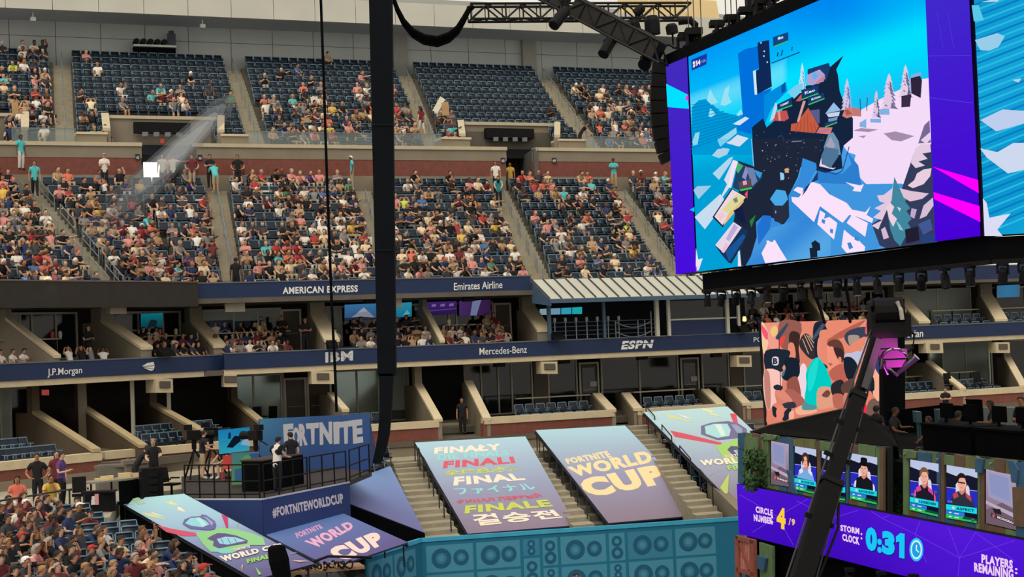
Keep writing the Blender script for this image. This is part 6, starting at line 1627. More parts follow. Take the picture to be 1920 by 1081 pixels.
for z in ([(400, 600), (430, 500), (460, 560), (500, 620), (440, 640)], [(520, 640), (560, 500), (600, 470), (590, 560), (620, 620), (560, 650)], [(415, 740), (430, 670), (480, 720), (440, 755)], [(660, 730), (700, 680), (720, 720), (680, 740)]):
    G.poly(P4(z), (150, 226, 244), False)
G.up()
for i in range(14):
    y = 640+i*30; G.line(P4([(262, y)])[0], P4([(262+min(420, 130+i*40), y-(20+i*11))])[0], 1.1, (0, 118, 186), False)
G.up()
G.poly(P4([(675, 190), (740, 150), (850, 125), (862, 320), (810, 340), (830, 550), (975, 490), (930, 600), (905, 840), (800, 830), (790, 900), (680, 870), (660, 800), (720, 740)]), (0, 112, 218))
G.poly(P4([(905, 560), (1000, 500), (1100, 440), (1110, 520), (1010, 620), (960, 700), (905, 830)]), (0, 140, 222)); G.poly(P4([(1060, 470), (1090, 440), (1095, 520), (1060, 540)]), (0, 84, 160))
G.poly(P4([(630, 810), (740, 745), (775, 760), (690, 822)]), (212, 226, 240)); G.poly(P4([(495, 950), (660, 840), (665, 890), (520, 1010)]), (150, 214, 236)); G.poly(P4([(580, 980), (670, 905), (770, 935), (690, 1008)]), (206, 224, 242)); G.poly(P4([(460, 1075), (540, 1020), (605, 1030), (580, 1081)]), (150, 210, 236)); G.poly(P4([(275, 960), (300, 890), (340, 880), (320, 990), (280, 1000)]), (140, 214, 238))
G.poly(P4([(848, 95), (880, 85), (950, 70), (960, 260), (975, 480), (840, 552), (836, 340), (862, 325)]), (16, 40, 86)); G.poly(P4([(808, 345), (832, 338), (846, 550), (824, 552)]), (206, 232, 242))
for x, y in ((908, 170), (905, 212), (935, 265), (880, 95)): G.disc(*P4([(x, y)])[0], 1.6, 1.8, (180, 214, 236), 6)
G.poly(P4([(985, 45), (1120, 0), (1122, 85), (988, 135)]), (18, 70, 130)); G.line(P4([(990, 130)])[0], P4([(1122, 78)])[0], 2.2, (60, 190, 110)); G.text(P4([(1028, 45), (1075, 28), (1075, 55), (1030, 72)]), 'Mun', (230, 240, 250), .04)
G.line(P4([(972, 275)])[0], P4([(1222, 178)])[0], 2, (10, 70, 130)); G.line(P4([(1025, 215)])[0], P4([(1030, 180)])[0], 2.4, (10, 60, 120)); G.line(P4([(1058, 210)])[0], P4([(1072, 158)])[0], 2, (10, 60, 120)); G.line(P4([(1152, 165)])[0], P4([(1155, 130)])[0], 1.6, (10, 60, 120))
G.poly(P4([(266, 245), (405, 188), (398, 285), (270, 340)]), (24, 56, 160)); G.text(P4([(303, 255), (345, 240), (346, 285), (305, 300)]), '54', (252, 244, 244), .05); G.text(P4([(352, 252), (392, 236), (392, 262), (353, 275)]), '/100', (150, 160, 220), .02); G.poly(P4([(280, 262), (296, 256), (298, 308), (282, 314)]), (244, 236, 240)); G.poly(P4([(284, 282), (292, 278), (293, 296), (285, 299)]), (214, 80, 110))
# right hand snow field
G.poly(PR([(560, 880), (690, 830), (760, 790), (850, 740), (950, 690), (1020, 660), (1110, 600), (1210, 585), (1215, 700), (1232, 900), (1240, 1080), (570, 1080), (560, 1000)]), (244, 220, 248))
G.poly(PB([(560, 0), (1240, 0), (1250, 300), (1000, 300), (740, 300), (700, 260), (640, 160), (660, 80), (600, 60)]), (244, 220, 248))
G.poly(PB([(0, 400), (160, 360), (330, 280), (500, 260), (660, 260), (740, 300), (1000, 295), (1050, 320), (1060, 640), (800, 790), (500, 835), (0, 890)]), (64, 150, 222)); G.poly(PB([(370, 200), (560, 220), (630, 150), (600, 60), (680, 160), (700, 300), (600, 300), (380, 290)]), (44, 126, 206))
for z in ([(1080, 560), (1150, 540), (1145, 700), (1090, 690), (1030, 690)], [(690, 920), (740, 890), (740, 960), (690, 950)], [(840, 820), (910, 790), (915, 860), (820, 860)], [(770, 890), (850, 890), (850, 920), (770, 918)]): G.poly(PR(z), (130, 176, 226), False)
G.up()
for z in ([(640, 980), (700, 960), (830, 970), (760, 990)], [(870, 1000), (960, 985), (1100, 1020), (1000, 1060), (930, 1050)], [(680, 1020), (740, 1015), (720, 1035)]): G.poly(PR(z), (164, 140, 172), False)
G.up()
# dark village mass
G.poly(P4([(800, 840), (900, 760), (930, 840), (1010, 770), (1130, 600), (1200, 520), (1290, 470), (1380, 460), (1440, 400), (1460, 330), (1500, 300), (1610, 205), (1545, 330), (1560, 380), (1575, 520), (1590, 560), (1640, 700), (1692, 760), (1692, 930), (1610, 1000), (1590, 1090), (1600, 1200), (1450, 1240), (1300, 1200), (1150, 1180), (820, 1150)]), DB)
G.poly(PC([(545, 0), (1090, 0), (1060, 140), (1060, 250), (940, 150), (900, 300), (840, 420), (860, 600), (790, 680), (640, 600), (580, 650), (590, 830), (500, 990), (460, 990), (450, 860), (380, 975), (310, 900), (400, 640), (440, 420), (430, 170), (560, 215)]), (30, 38, 58))
G.poly(PR([(300, 520), (460, 470), (470, 510), (440, 600), (340, 650), (300, 580)]), (24, 60, 110)); G.poly(PR([(300, 560), (390, 520), (430, 560), (420, 610), (330, 640), (290, 620)]), (178, 160, 208)); G.poly(PR([(360, 620), (430, 560), (432, 590), (380, 630)]), (196, 130, 150)); G.poly(PR([(330, 560), (360, 540), (380, 570), (350, 600)]), (90, 180, 240))
def conifer(x, y, w, h, c1, c2):
    RQ = random.Random(int(x)); L_ = []; R_ = []
    for k in range(1, 9):
        t = k/8; ww = w*(.1+.52*t); L_ += [(x-ww*RQ.uniform(.8, 1.1), y+h*t), (x-ww*.6, y+h*(t-.02))]; R_ += [(x+ww*RQ.uniform(.8, 1.1), y+h*t), (x+ww*.62, y+h*(t-.02))]
    G.poly([(x, y-2)]+R_+L_[::-1], c1); G.poly([(x+1, y+h*.2)]+[(a-1, b) for a, b in R_[2:]]+[(x+w*.1, y+h*.97), (x+w*.22, y+h*.7), (x+w*.05, y+h*.5)], c2)
    for k in range(7):
        t = .25+.1*k; ww = w*(.1+.5*t); q = RQ.uniform(-.6, .5); G.poly([(x+ww*q, y+h*t), (x+ww*(q+.35), y+h*(t+.07)), (x+ww*(q-.1), y+h*(t+.05))], c2 if q < 0 else c1, False)
    G.k = int(G.k)+1
conifer(1505, 119, 16, 56, (196, 226, 240), (90, 160, 220)); conifer(1589, 149, 20, 58, (214, 196, 228), (96, 130, 180)); conifer(1644, 171, 17, 50, (222, 196, 224), (70, 90, 130)); conifer(1668, 139, 28, 66, (226, 200, 228), (120, 110, 150)); conifer(1699, 123, 24, 60, (226, 204, 226), (100, 100, 140))
G.poly(PR([(150, 690), (210, 640), (270, 620), (260, 680), (200, 740)]), (120, 206, 240))
for z, c in (([(1075, 585), (1145, 568), (1160, 600), (1150, 735), (1080, 700)], (46, 36, 60)), ([(1005, 720), (1080, 705), (1070, 800), (1005, 805)], (56, 44, 72))): G.poly(PR(z), c)
G.line(PR([(695, 740)])[0], PR([(700, 860)])[0], 1.5, (40, 60, 100)); G.line(PR([(750, 730)])[0], PR([(745, 830)])[0], 1.5, (40, 60, 100))
OR = (196, 92, 66); ORD_ = (150, 64, 52)
G.poly(P4([(985, 780), (1020, 700), (1110, 690), (1130, 760), (1090, 785)]), (190, 84, 84)); G.poly(P4([(1030, 700), (1050, 695), (1060, 780), (1040, 782)]), (226, 150, 140)); G.poly(P4([(960, 790), (1010, 620), (1030, 640), (1000, 760)]), (190, 214, 236))
G.poly(P4([(1145, 870), (1150, 810), (1200, 800), (1300, 665), (1395, 830), (1360, 890)]), OR)
for k in range(6): G.line(P4([(1210+28*k, 790-60*(k < 4)*abs(3-abs(k-3))/3)])[0], P4([(1190+36*k, 880)])[0], 1, ORD_, False)
G.up()
G.poly(P4([(1370, 890), (1400, 840), (1515, 840), (1495, 902)]), (214, 122, 108)); G.poly(P4([(1380, 870), (1490, 850), (1480, 875), (1385, 885)]), (180, 120, 160)); G.poly(P4([(1310, 690), (1400, 680), (1402, 800), (1390, 810)]), (90, 92, 140)); G.poly(P4([(1200, 790), (1255, 605), (1278, 610), (1220, 790)]), (214, 160, 160))
G.poly(P4([(1190, 610), (1240, 545), (1250, 590), (1230, 610)]), (190, 96, 90))
G.poly(P4([(1450, 720), (1525, 620), (1590, 690), (1540, 700)]), (150, 190, 226)); G.poly(P4([(1460, 720), (1580, 700), (1570, 740), (1480, 750)]), (200, 214, 236)); G.poly(P4([(1475, 765), (1560, 745), (1555, 780), (1480, 790)]), (120, 150, 190))
G.poly(P4([(1600, 740), (1625, 670), (1692, 660), (1700, 740), (1640, 760)]), (206, 128, 120)); G.poly(P4([(1620, 690), (1650, 680), (1690, 720), (1640, 735)]), (170, 90, 86)); G.poly(P4([(1692, 660), (1760, 680), (1770, 745), (1700, 740)]), (196, 120, 116))
for (z, s) in (([(1025, 640), (1155, 575), (1160, 650), (1032, 695)], 'TOMMY'), ([(1240, 510), (1390, 470), (1392, 545), (1244, 600)], 'Keo'), ([(1300, 575), (1440, 535), (1445, 590), (1304, 645)], 'BUGHA'), ([(1450, 800), (1556, 775), (1558, 800), (1452, 840)], '')):
    zz = P4(z); G.poly(zz, (20, 60, 110)); G.line((zz[3][0], zz[3][1]-1), (zz[2][0], zz[2][1]-1), 2.2, (70, 190, 100))
    if s: G.text([quadpt(zz, .2, .74), quadpt(zz, .8, .74), quadpt(zz, .8, .44), quadpt(zz, .2, .44)], s, (226, 234, 246), .03)
G.poly(P4([(1440, 1010), (1480, 900), (1520, 880), (1570, 960), (1590, 1080), (1450, 1090)]), (112, 146, 176)); G.poly(P4([(1460, 1000), (1500, 920), (1540, 1000), (1500, 1060)]), (170, 160, 180))
RG = random.Random(5)
for i in range(46):
    x, y = RG.uniform(830, 1430), RG.uniform(880, 1130); c = RG.choice([(90, 110, 140), (150, 160, 180), (120, 80, 80), (60, 80, 110)])
    G.poly(P4([(x, y), (x+RG.uniform(5, 22), y-RG.uniform(2, 10)), (x+RG.uniform(4, 16), y+RG.uniform(2, 8))]), c, False)
G.up()
for i in range(10):
    x, y = PC([(RG.uniform(590, 900), RG.uniform(60, 330))])[0]; G.disc(x, y, 1.2, 1.2, RG.choice([(200, 140, 120), (120, 150, 190), (220, 190, 190)]), 5, up=False)
G.up()
G.poly(PC([(765, 260), (795, 270), (800, 310), (770, 325)]), (150, 206, 236)); G.poly(PC([(800, 235), (830, 225), (835, 265), (805, 265)]), (206, 170, 130))
G.line(P4([(1155, 965)])[0], P4([(1245, 960)])[0], 1.5, (130, 140, 160))
# floating platforms at the lower left of the picture
for z, c in (([(235, 130), (280, 80), (360, 75), (345, 125), (290, 150)], (176, 208, 234)), ([(280, 0), (370, 0), (300, 60)], (120, 206, 236)), ([(345, 30), (420, 0), (510, 0), (440, 60)], (210, 222, 240)), ([(240, 270), (370, 150), (400, 140), (380, 190), (290, 320)], (176, 214, 236)), ([(90, 400), (120, 370), (230, 365), (130, 470)], (160, 202, 232)), ([(100, 610), (300, 430), (330, 470), (260, 600), (180, 705)], (200, 220, 240)), ([(300, 490), (440, 180), (400, 165), (330, 320), (370, 380), (270, 520)], (216, 222, 240)), ([(400, 165), (435, 175), (385, 380), (360, 380)], (240, 226, 244)),
             ([(430, 230), (440, 180), (500, 210), (620, 260), (630, 300), (560, 380), (440, 400), (395, 380)], (28, 66, 104)), ([(440, 185), (480, 210), (440, 270), (420, 240)], (70, 176, 110)), ([(470, 300), (500, 210), (515, 260), (500, 320)], (150, 140, 190)), ([(500, 220), (560, 230), (590, 330), (550, 370)], (112, 130, 170)), ([(560, 240), (630, 265), (610, 310), (590, 290)], (60, 150, 214)), ([(440, 340), (540, 310), (545, 370), (450, 390)], (92, 70, 80)), ([(475, 330), (505, 325), (510, 355), (480, 362)], (232, 160, 190)), ([(450, 395), (550, 375), (545, 390), (460, 408)], (60, 200, 90)), ([(490, 430), (515, 400), (512, 470)], (226, 80, 110)),
             ([(240, 610), (390, 385), (510, 460), (320, 690)], (30, 34, 56)), ([(255, 605), (395, 395), (500, 455), (318, 672)], (236, 214, 226)), ([(315, 555), (430, 425), (495, 460), (385, 590)], (222, 216, 150)), ([(400, 470), (430, 455), (440, 490), (415, 500)], (120, 130, 120)), ([(360, 590), (480, 470), (485, 490), (325, 680)], (226, 190, 140)), ([(275, 590), (320, 570), (340, 600), (300, 640)], (238, 200, 206)),
             ([(260, 830), (410, 645), (470, 680), (520, 720), (480, 820), (370, 970), (310, 900)], (24, 50, 90)), ([(262, 828), (405, 648), (468, 690), (330, 890)], (232, 214, 232)), ([(345, 780), (410, 660), (440, 690), (370, 800)], (190, 170, 214)), ([(340, 880), (480, 740), (500, 760), (372, 960)], (26, 84, 150)), ([(345, 810), (365, 830), (330, 890), (310, 880)], (240, 190, 206)), ([(405, 560), (470, 520), (505, 660), (440, 640)], (20, 30, 66)), ([(530, 640), (580, 590), (545, 690)], (40, 130, 60)), ([(440, 880), (452, 870), (466, 992), (440, 994)], (236, 226, 244)),
             ([(112, 850), (130, 940), (165, 930), (135, 1020), (110, 1035)], (234, 226, 246)), ([(103, 1020), (118, 990), (120, 1035)], (240, 40, 200))):
    G.poly(PC(z), c)
G.line(PC([(545, 0)])[0], PC([(562, 215)])[0], 1.2, (150, 200, 230))
# blue shaded snow with sunlit shapes
G.poly(PC([(580, 650), (640, 595), (720, 620), (790, 675), (840, 610), (835, 440), (920, 300), (945, 150), (1050, 190), (1055, 230), (1000, 330), (1164, 420), (1164, 910), (500, 988), (590, 830)]), (52, 140, 218))
G.grid([PC([(600, 720)])[0], PC([(1164, 560)])[0], PC([(1164, 912)])[0], PC([(520, 986)])[0]], 8, 5, lambda x, y, u, v: mix((44, 128, 214), (96, 176, 232), .3+.5*v*u+.2*math.sin(u*6+v*4)))
G.poly(PC([(590, 680), (640, 595), (700, 600), (690, 700), (600, 830)]), (34, 112, 208)); G.poly(PC([(690, 470), (740, 395), (810, 405), (832, 470), (790, 520), (730, 520)]), (72, 168, 230)); G.poly(PC([(705, 515), (735, 528), (795, 522), (832, 470), (836, 600), (785, 664), (725, 640)]), (40, 46, 66)); G.line(PC([(735, 560)])[0], PC([(735, 580)])[0], 1.6, (150, 180, 210))
SNW = (250, 226, 250)
G.poly(PB([(185, 395), (240, 400), (280, 350), (300, 330), (330, 280), (400, 300), (470, 375), (600, 440), (640, 490), (740, 510), (780, 465), (750, 530), (800, 560), (790, 590), (680, 545), (620, 530), (570, 590), (400, 465), (355, 585), (190, 430)]), SNW)
G.poly(PB([(265, 390), (290, 325), (340, 275), (385, 200), (384, 270), (330, 290), (300, 345)]), (24, 60, 110)); G.poly(PB([(200, 345), (230, 320), (275, 330), (265, 380)]), SNW)
G.poly(PB([(400, 495), (440, 520), (430, 560), (470, 545), (530, 590), (505, 715), (380, 600)]), SNW); G.poly(PB([(415, 560), (440, 570), (435, 600), (412, 585)]), (58, 134, 206)); G.poly(PB([(478, 632), (500, 640), (495, 672), (475, 660)]), (58, 134, 206))
G.poly(PB([(600, 590), (640, 530), (760, 590), (740, 695)]), SNW); G.poly(PB([(580, 640), (640, 690), (680, 710), (740, 770), (735, 800), (600, 815), (562, 770)]), SNW); G.poly(PB([(605, 740), (630, 735), (650, 775), (620, 790)]), (58, 134, 206)); G.poly(PB([(660, 690), (690, 700), (690, 730), (660, 715)]), (58, 134, 206))
G.poly(PB([(590, 285), (700, 310), (730, 300), (705, 358), (645, 350), (660, 325)]), SNW); G.poly(PB([(0, 720), (40, 735), (60, 715), (150, 868), (0, 890)]), SNW); G.poly(PC([(625, 890), (680, 790), (715, 825), (725, 785), (825, 945), (655, 970)]), SNW)
G.poly(PB([(395, 165), (410, 100), (415, 150), (500, 180), (520, 175), (500, 190)]), (236, 214, 236)); G.poly(PB([(410, 90), (440, 20), (540, 40), (540, 90), (480, 180), (420, 150)]), (78, 116, 150)); G.line(PB([(620, 20)])[0], PB([(570, 200)])[0], 1.6, (24, 60, 120)); G.line(PB([(570, 200)])[0], PB([(520, 225)])[0], 1.6, (24, 60, 120)); G.line(PB([(520, 225)])[0], PB([(390, 190)])[0], 1.6, (24, 60, 120))
# player figure and the large tree at the right
G.poly(PB([(330, 855), (322, 780), (345, 775), (335, 740), (365, 720), (400, 745), (405, 795), (380, 800), (382, 845)]), (22, 36, 56))
G.poly(PB([(790, 600), (850, 560), (900, 500), (1000, 380), (1120, 30), (1240, 0), (1275, 735), (900, 780), (850, 760)]), (52, 60, 92))
TR = [(([(960, 245), (985, 300), (1020, 360), (1060, 400), (1040, 430), (1080, 480), (1050, 500), (1090, 560), (1060, 590), (1090, 640), (1060, 700), (1085, 730), (1040, 700), (1005, 765), (960, 720), (930, 640), (910, 520), (940, 400)]), (64, 134, 158)),
      ([(955, 250), (945, 330), (880, 380), (830, 385), (850, 430), (890, 440), (810, 480), (860, 500), (800, 550), (870, 570), (790, 610), (840, 640), (860, 590), (900, 500), (940, 420)], (226, 200, 222)),
      ([(900, 470), (930, 440), (960, 470), (940, 520), (980, 560), (950, 620), (920, 560)], (236, 208, 224)), ([(860, 640), (890, 620), (920, 700), (880, 715)], (214, 186, 210)), ([(980, 470), (1010, 480), (1000, 505)], (200, 220, 226)), ([(970, 570), (1000, 600), (1030, 650), (1000, 640)], (150, 196, 206)),
      ([(1120, 30), (1160, 0), (1230, 0), (1235, 60), (1170, 70), (1210, 110), (1140, 130), (1190, 160), (1120, 180), (1085, 140)], (228, 204, 224)), ([(1060, 310), (1110, 270), (1130, 220), (1180, 190), (1240, 180), (1230, 240), (1180, 300), (1100, 330)], (232, 206, 222)), ([(1000, 330), (1080, 350), (1220, 370), (1170, 410), (1080, 430), (1030, 400)], (222, 194, 214)), ([(1180, 460), (1250, 400), (1255, 460), (1200, 540), (1150, 560)], (214, 190, 214)), ([(1090, 480), (1130, 490), (1110, 560), (1080, 540)], (190, 170, 200)), ([(1140, 600), (1230, 560), (1250, 640), (1180, 680)], (66, 88, 150)), ([(1040, 640), (1140, 615), (1150, 720), (1050, 745)], (34, 30, 50)), ([(1150, 690), (1270, 670), (1270, 735), (1170, 745)], (40, 66, 120))]
for z, c in TR: G.poly(PB(z), c)
G.poly(PR([(1185, 940), (1225, 900), (1235, 1070), (1140, 1075)]), (120, 104, 150)); G.poly(PR([(1160, 1050), (1230, 990), (1235, 1040), (1200, 1080)]), (232, 208, 230))
# purple side bands
def bandc(x, y, u, v): return mix((66, 44, 188), (70, 12, 222), v)
G.grid([(1251, top(1251)), (1290.5, top(1290.5)), (1308, bot(1308)), (1270, bot(1270))], 2, 12, bandc)
G.poly([(1251.8, 157), (1292, 177), (1294.5, 204), (1254.2, 200.5)], (0, 224, 255)); G.poly([(1288, 181), (1293.5, 177), (1294, 189), (1288, 187)], (226, 60, 220)); G.poly([(1296, 393), (1305, 388), (1305, 397)], (0, 200, 250))
G.grid([(1735, top(1735)), (1815, top(1815)), (1842, bot(1842)), (1757, bot(1757))], 3, 12, lambda x, y, u, v: mix((62, 50, 200), (72, 0, 214), v))
G.poly([(1752, 312), (1837.5, 337), (1839, 362)], (255, 0, 250)); G.poly([(1754, 360), (1840.5, 386), (1842, 416), (1755, 373)], (255, 0, 250))
G.line((1743, 105), (1824, 104), .8, (84, 74, 214)); G.line((1746, 183), (1828, 193), .8, (84, 74, 214))
for x in (1760, 1780): G.line((x, 20), (x+12, 90), .6, (78, 66, 210), False)
G.build('picture', SCREEN, js)
# second face of the hanging screen turned more towards us
f2a = hit(1843, 442, SP); F2 = vplane(xy(f2a), (.91, -.41))
j2 = empty('side_screen', f2a, 'second face of the hanging screen with a striped blue sea picture', 'screen')
Q2s = [(1817, -130), (2060, -130), (2070, 430), (1843, 442)]
mb = MB(); mb.prism([hit(x, y, F2, -.05) for x, y in Q2s], -F2[1]*.5); mb.build('cabinet', BLKM, j2)
H = Print(F2, .0008)
H.grid([(1820, -130), (2060, -130), (2068, 430), (1847, 441)], 10, 16, lambda x, y, u, v: mix((20, 164, 216), (10, 150, 206), .5+.5*math.sin(v*9+u*3)))
for i in range(5, 49):
    y = -120+i*11; H.line((1821+(y+150)*.046, y+30), (2060, y-58), 3.2, (10, 120, 190) if i % 2 else (46, 186, 226), False)
H.up()
for z, c in (([(1828, 75), (1870, 62), (1884, 68), (1872, 88), (1855, 95), (1838, 94)], (150, 206, 234)), ([(1838, 225), (1880, 205), (1920, 208), (1960, 220), (1890, 240), (1868, 246)], (190, 206, 238)), ([(1838, 278), (1870, 285), (1900, 268), (1960, 268), (1960, 310), (1920, 318), (1890, 325), (1850, 295)], (206, 216, 238)), ([(1843, 372), (1850, 380), (1855, 408), (1895, 400), (1870, 430), (1880, 442), (1846, 442)], (220, 220, 244)), ([(1826, 40), (1845, 38), (1835, 10), (1822, 10)], (90, 200, 232)), ([(1840, 4), (1880, -6), (1870, 3)], (190, 214, 236)), ([(1898, 150), (1915, 147), (1910, 155)], (180, 210, 236))): H.poly(z, c)
H.build('picture', SCREEN, j2)
# black truss beams along the top and the bottom of the screens
def beamrun(name, a, b, w, h, label, parent=None, n=0):
    mb = MB(); mb.bar(a, b, w, h); return mb.build(name, BLACK, parent, label=label, cat='beam')
ba = hit(1250, 121, SP, -.35); bb = hit(1815, -124, SP, -.35)
bt = empty('screen_truss', ba, 'black truss along the sloping top edge of the big screen', 'truss')
mb = MB(); mb.bar(ba+Vector((0, 0, .12)), bb+Vector((0, 0, .12)), .9, .34); mb.build('chord', BLACK, bt)
mb = MB(); mb.bar(ba+Vector((0, 0, .6))-SNn*.3, bb+Vector((0, 0, .6))-SNn*.3, .08); mb.build('upper_chord', TRUSS, bt)
Lt = (bb-ba)
for i in range(26):
    p = ba+Lt*(i/26); q_ = ba+Lt*((i+1)/26); mb = MB(); mb.bar(p+Vector((0, 0, .2))-SNn*.3, q_+Vector((0, 0, .6))-SNn*.3, .05); mb.build('brace', TRUSS, bt)
# bottom beam: from the left corner across to the right, hung with moving lights
h0 = hit(1306, 512, SP, -.2); h1 = hit(1843, 443, SP, -.2); h2 = hit(2060, 431, F2, -.2)
bm = empty('lower_beam', Vector((h0.x, h0.y, h0.z-.6)), 'deep black lighting beam hung under the big screen', 'beam')
for a, b in ((h0, h1), (h1, h2)):
    u = (b-a).normalized(); n = Vector((u.y, -u.x, 0)); n = n if (EYE-a).dot(n) > 0 else -n
    mb = MB(); mb.obox(a-Vector((0, 0, .56)), b-a, (0, 0, .54), -n*1.2); mb.build('black_side', BLACK, bm)
    mb = MB(); mb.bar(a-Vector((0, 0, .58)), b-Vector((0, 0, .58)), .1); mb.build('lower_chord', BLKM, bm)
def moving_light(p, tilt, az, label, s=1.0, mats=None):
    r = empty('moving_light', p, label, 'spotlight', None); m = mats or BLKM
    d = Vector((math.sin(tilt)*math.cos(az), math.sin(tilt)*math.sin(az), -math.cos(tilt)))
    sd = d.cross(Vector((.2, .1, 1))).normalized()
    mb = MB(); mb.cbox(p-Vector((0, 0, .12*s)), (.36*s, 0, 0), (0, .36*s, 0), .14*s); mb.build('base', m, r)
    c = p-Vector((0, 0, .45*s))
    mb = MB()
    mb.bar(p-Vector((0, 0, .1*s))-sd*.22*s, p-Vector((0, 0, .1*s))+sd*.22*s, .06*s)
    for k in (-1, 1): mb.bar(p-Vector((0, 0, .1*s))+sd*.2*s*k, c+sd*.2*s*k, .06*s, .1*s)
    mb.build('yoke', m, r)
    mb = MB(); mb.tube([c-d*.24*s, c-d*.1*s, c+d*.34*s], [.12*s, .17*s, .19*s], 10); hd = mb.build('head', m, r)
    mb = MB(); mb.tube([c+d*.34*s, c+d*.36*s], .15*s, 10); mb.build('lens', mat('lens_dark', (60, 66, 84), .1, 0, spec=.8), hd)
    return r
RM = random.Random(9)
for i in range(15):
    t = .02+i*.066; p = h0.lerp(h1, t)-Vector((0, 0, .6)); moving_light(p, RM.uniform(-.5, .6), RM.uniform(-2, -1), 'black moving light under the screen beam, %s from its far end' % ORD[i+1], .62)
for i in range(3):
    p = h1.lerp(h2, .1+.2*i)-Vector((0, 0, .6)); moving_light(p, RM.uniform(-.4, .4), -1.4, 'black moving light under the turned screen beam, %s from the corner' % ORD[i+1], .6)
# moving lights and cases on top of the screen
for i, (x, y) in enumerate(((1262, 92), (1275, 84), (1318, 70), (1372, 46), (1398, 30), (1420, 22), (1345, 60))):
    p = hit(x, y, SP, -.5); s = 1.5 if i < 2 else 1.25
    r = moving_light(p+Vector((0, 0, .5)), RM.uniform(.1, .9), RM.uniform(-2.4, -1), 'black moving light standing on the screen truss, %s of seven' % ORD[i+1], s)
mb = MB(); p = hit(1372, 55, SP, -.8); mb.cbox(p, (.5, 0, 0), (0, .5, 0), 1.7); mb.cbox(p+Vector((0, 0, 1.2)), (1.1, .2, 0), (-.1, .5, 0), .35); mb.build('chain_hoist', BLKM, label='black chain hoist standing up behind the screen top', cat='hoist')
# steel wires the screen hangs from
for i, px in enumerate((1262, 1272, 1285, 1330, 1340, 1350, 1400, 1412, 1422)):
    p = hit(px, 118-.435*(px-1250)-8, SP, -.6); mb = MB(); mb.tube([p, p+Vector((.05, 0, 12))], .018, 5); mb.build('hanging_wire', mat('wire_grey', (86, 80, 70), .5), label='thin steel wire above the screen top, %s from its far corner' % ORD[i+1], cat='wire')
# curved loudspeaker column at the far corner of the screen
r = empty('line_array', at(1240, 290, 53), 'curved black column of stacked loudspeakers at the far corner of the screen', 'loudspeaker')
pts = [(1241, 112), (1238, 140), (1236.5, 165), (1236, 190), (1236.5, 214), (1239, 238), (1243, 262), (1249, 284), (1257, 302)]
for i in range(len(pts)-1):
    a, b = at(*pts[i], 53.5), at(*pts[i+1], 53.5); d = (b-a).normalized(); a2 = a+d*.02
    mb = MB(); mb.bar(a2, b-d*.015, .62, .55, up=(0, 1, 0)); mb.build('speaker_cabinet', BLKM, r)
# ---------------------------------------------------------------- trusses over the stands
def truss(a, b, w, n, label, m=TRUSS, tri=False, r=.05):
    root = empty('lighting_truss', a, label, 'truss'); d = (b-a).normalized()
    up = Vector((0, 0, 1)); up = (up-d*up.dot(d)).normalized(); sd = d.cross(up).normalized()
    cs = [up*w/2+sd*w/2, up*w/2-sd*w/2, -up*w/2+sd*w/2, -up*w/2-sd*w/2]
    for c in cs: mb = MB(); mb.tube([a+c, b+c], r, 6); mb.build('chord', m, root)
    for i in range(n):
        p, q = a.lerp(b, i/n), a.lerp(b, (i+1)/n)
        for c0, c1 in ((0, 2), (1, 3), (2, 3)):
            mb = MB(); mb.tube([p+cs[c0 if i % 2 else c1], q+cs[c1 if i % 2 else c0]], r*.7, 5); mb.build('brace', m, root)
        mb = MB(); mb.tube([p+cs[0], p+cs[2], p+cs[3], p+cs[1]], r*.7, 5); mb.build('frame', m, root)
    return root
truss(at(880, 24, 58), at(1292, 22, 60), .58, 13, 'level black truss crossing in front of the pale band')
da, db = at(1012, -22, 52), at(1252, 104, 49.5)
dt = truss(da, db, .62, 8, 'sloping black truss carrying spotlights down to the screen corner')
u = (db-da).normalized()
for i, (t, w, h_) in enumerate(((.12, .9, .5), (.42, 1.25, .62), (.66, 1.2, .5), (.86, .8, .55))):
    p = da.lerp(db, t); mb = MB(); mb.bar(p-u*w*.55, p+u*w*.55, .6, h_); mb.bar(p-u*.1+Vector((0, -.3, .2)), p+u*.2+Vector((0, -.3, .25)), .12)
    mb.build('control_box', mat('box_olive', (34, 32, 29), .6), label='dark box clamped along the sloping truss, %s from its upper end' % ORD[i+1], cat='box')
for i, (a, b, rr) in enumerate((((1062, 18), (1038, 48), .19), ((1152, 66), (1131, 102), .19), ((1218, 100), (1208, 122), .22))):
    A, Bq = at(*a, 50.5), at(*b, 50); r = empty('spotlight', A, 'long black spotlight aimed down from the sloping truss, %s from its upper end' % ORD[i+1], 'spotlight')
    mb = MB(); mb.tube([A, A.lerp(Bq, .3), Bq], [rr*.8, rr, rr], 12); mb.build('barrel', BLKM, r)
    mb = MB(); mb.bar(A.lerp(Bq, .3)+Vector((.25, 0, 0)), A.lerp(Bq, -.25), .05); mb.bar(A.lerp(Bq, .3)-Vector((.25, 0, 0)), A.lerp(Bq, -.25), .05); mb.bar(A.lerp(Bq, .3)-Vector((.25, 0, 0)), A.lerp(Bq, .3)+Vector((.25, 0, 0)), .05); mb.build('yoke', BLKM, r)
for i, (x, y, dx, dy, rr) in enumerate(((1188, 38, 6, 22, .17), (1206, 12, -14, 14, .16), (1222, 30, 2, 34, .26), (1258, 45, 3, 18, .2))):
    A, Bq = at(x, y, 50.5), at(x+dx, y+dy, 50.5); mb = MB(); mb.tube([A, A.lerp(Bq, .25), Bq], [rr*.7, rr, rr], 10); mb.bar(Bq, Bq-Vector((0, 0, .5)), .06)
    mb.build('stage_lamp', BLKM, label='short black lamp above the sloping truss end, %s of four' % ORD[i+1], cat='spotlight')
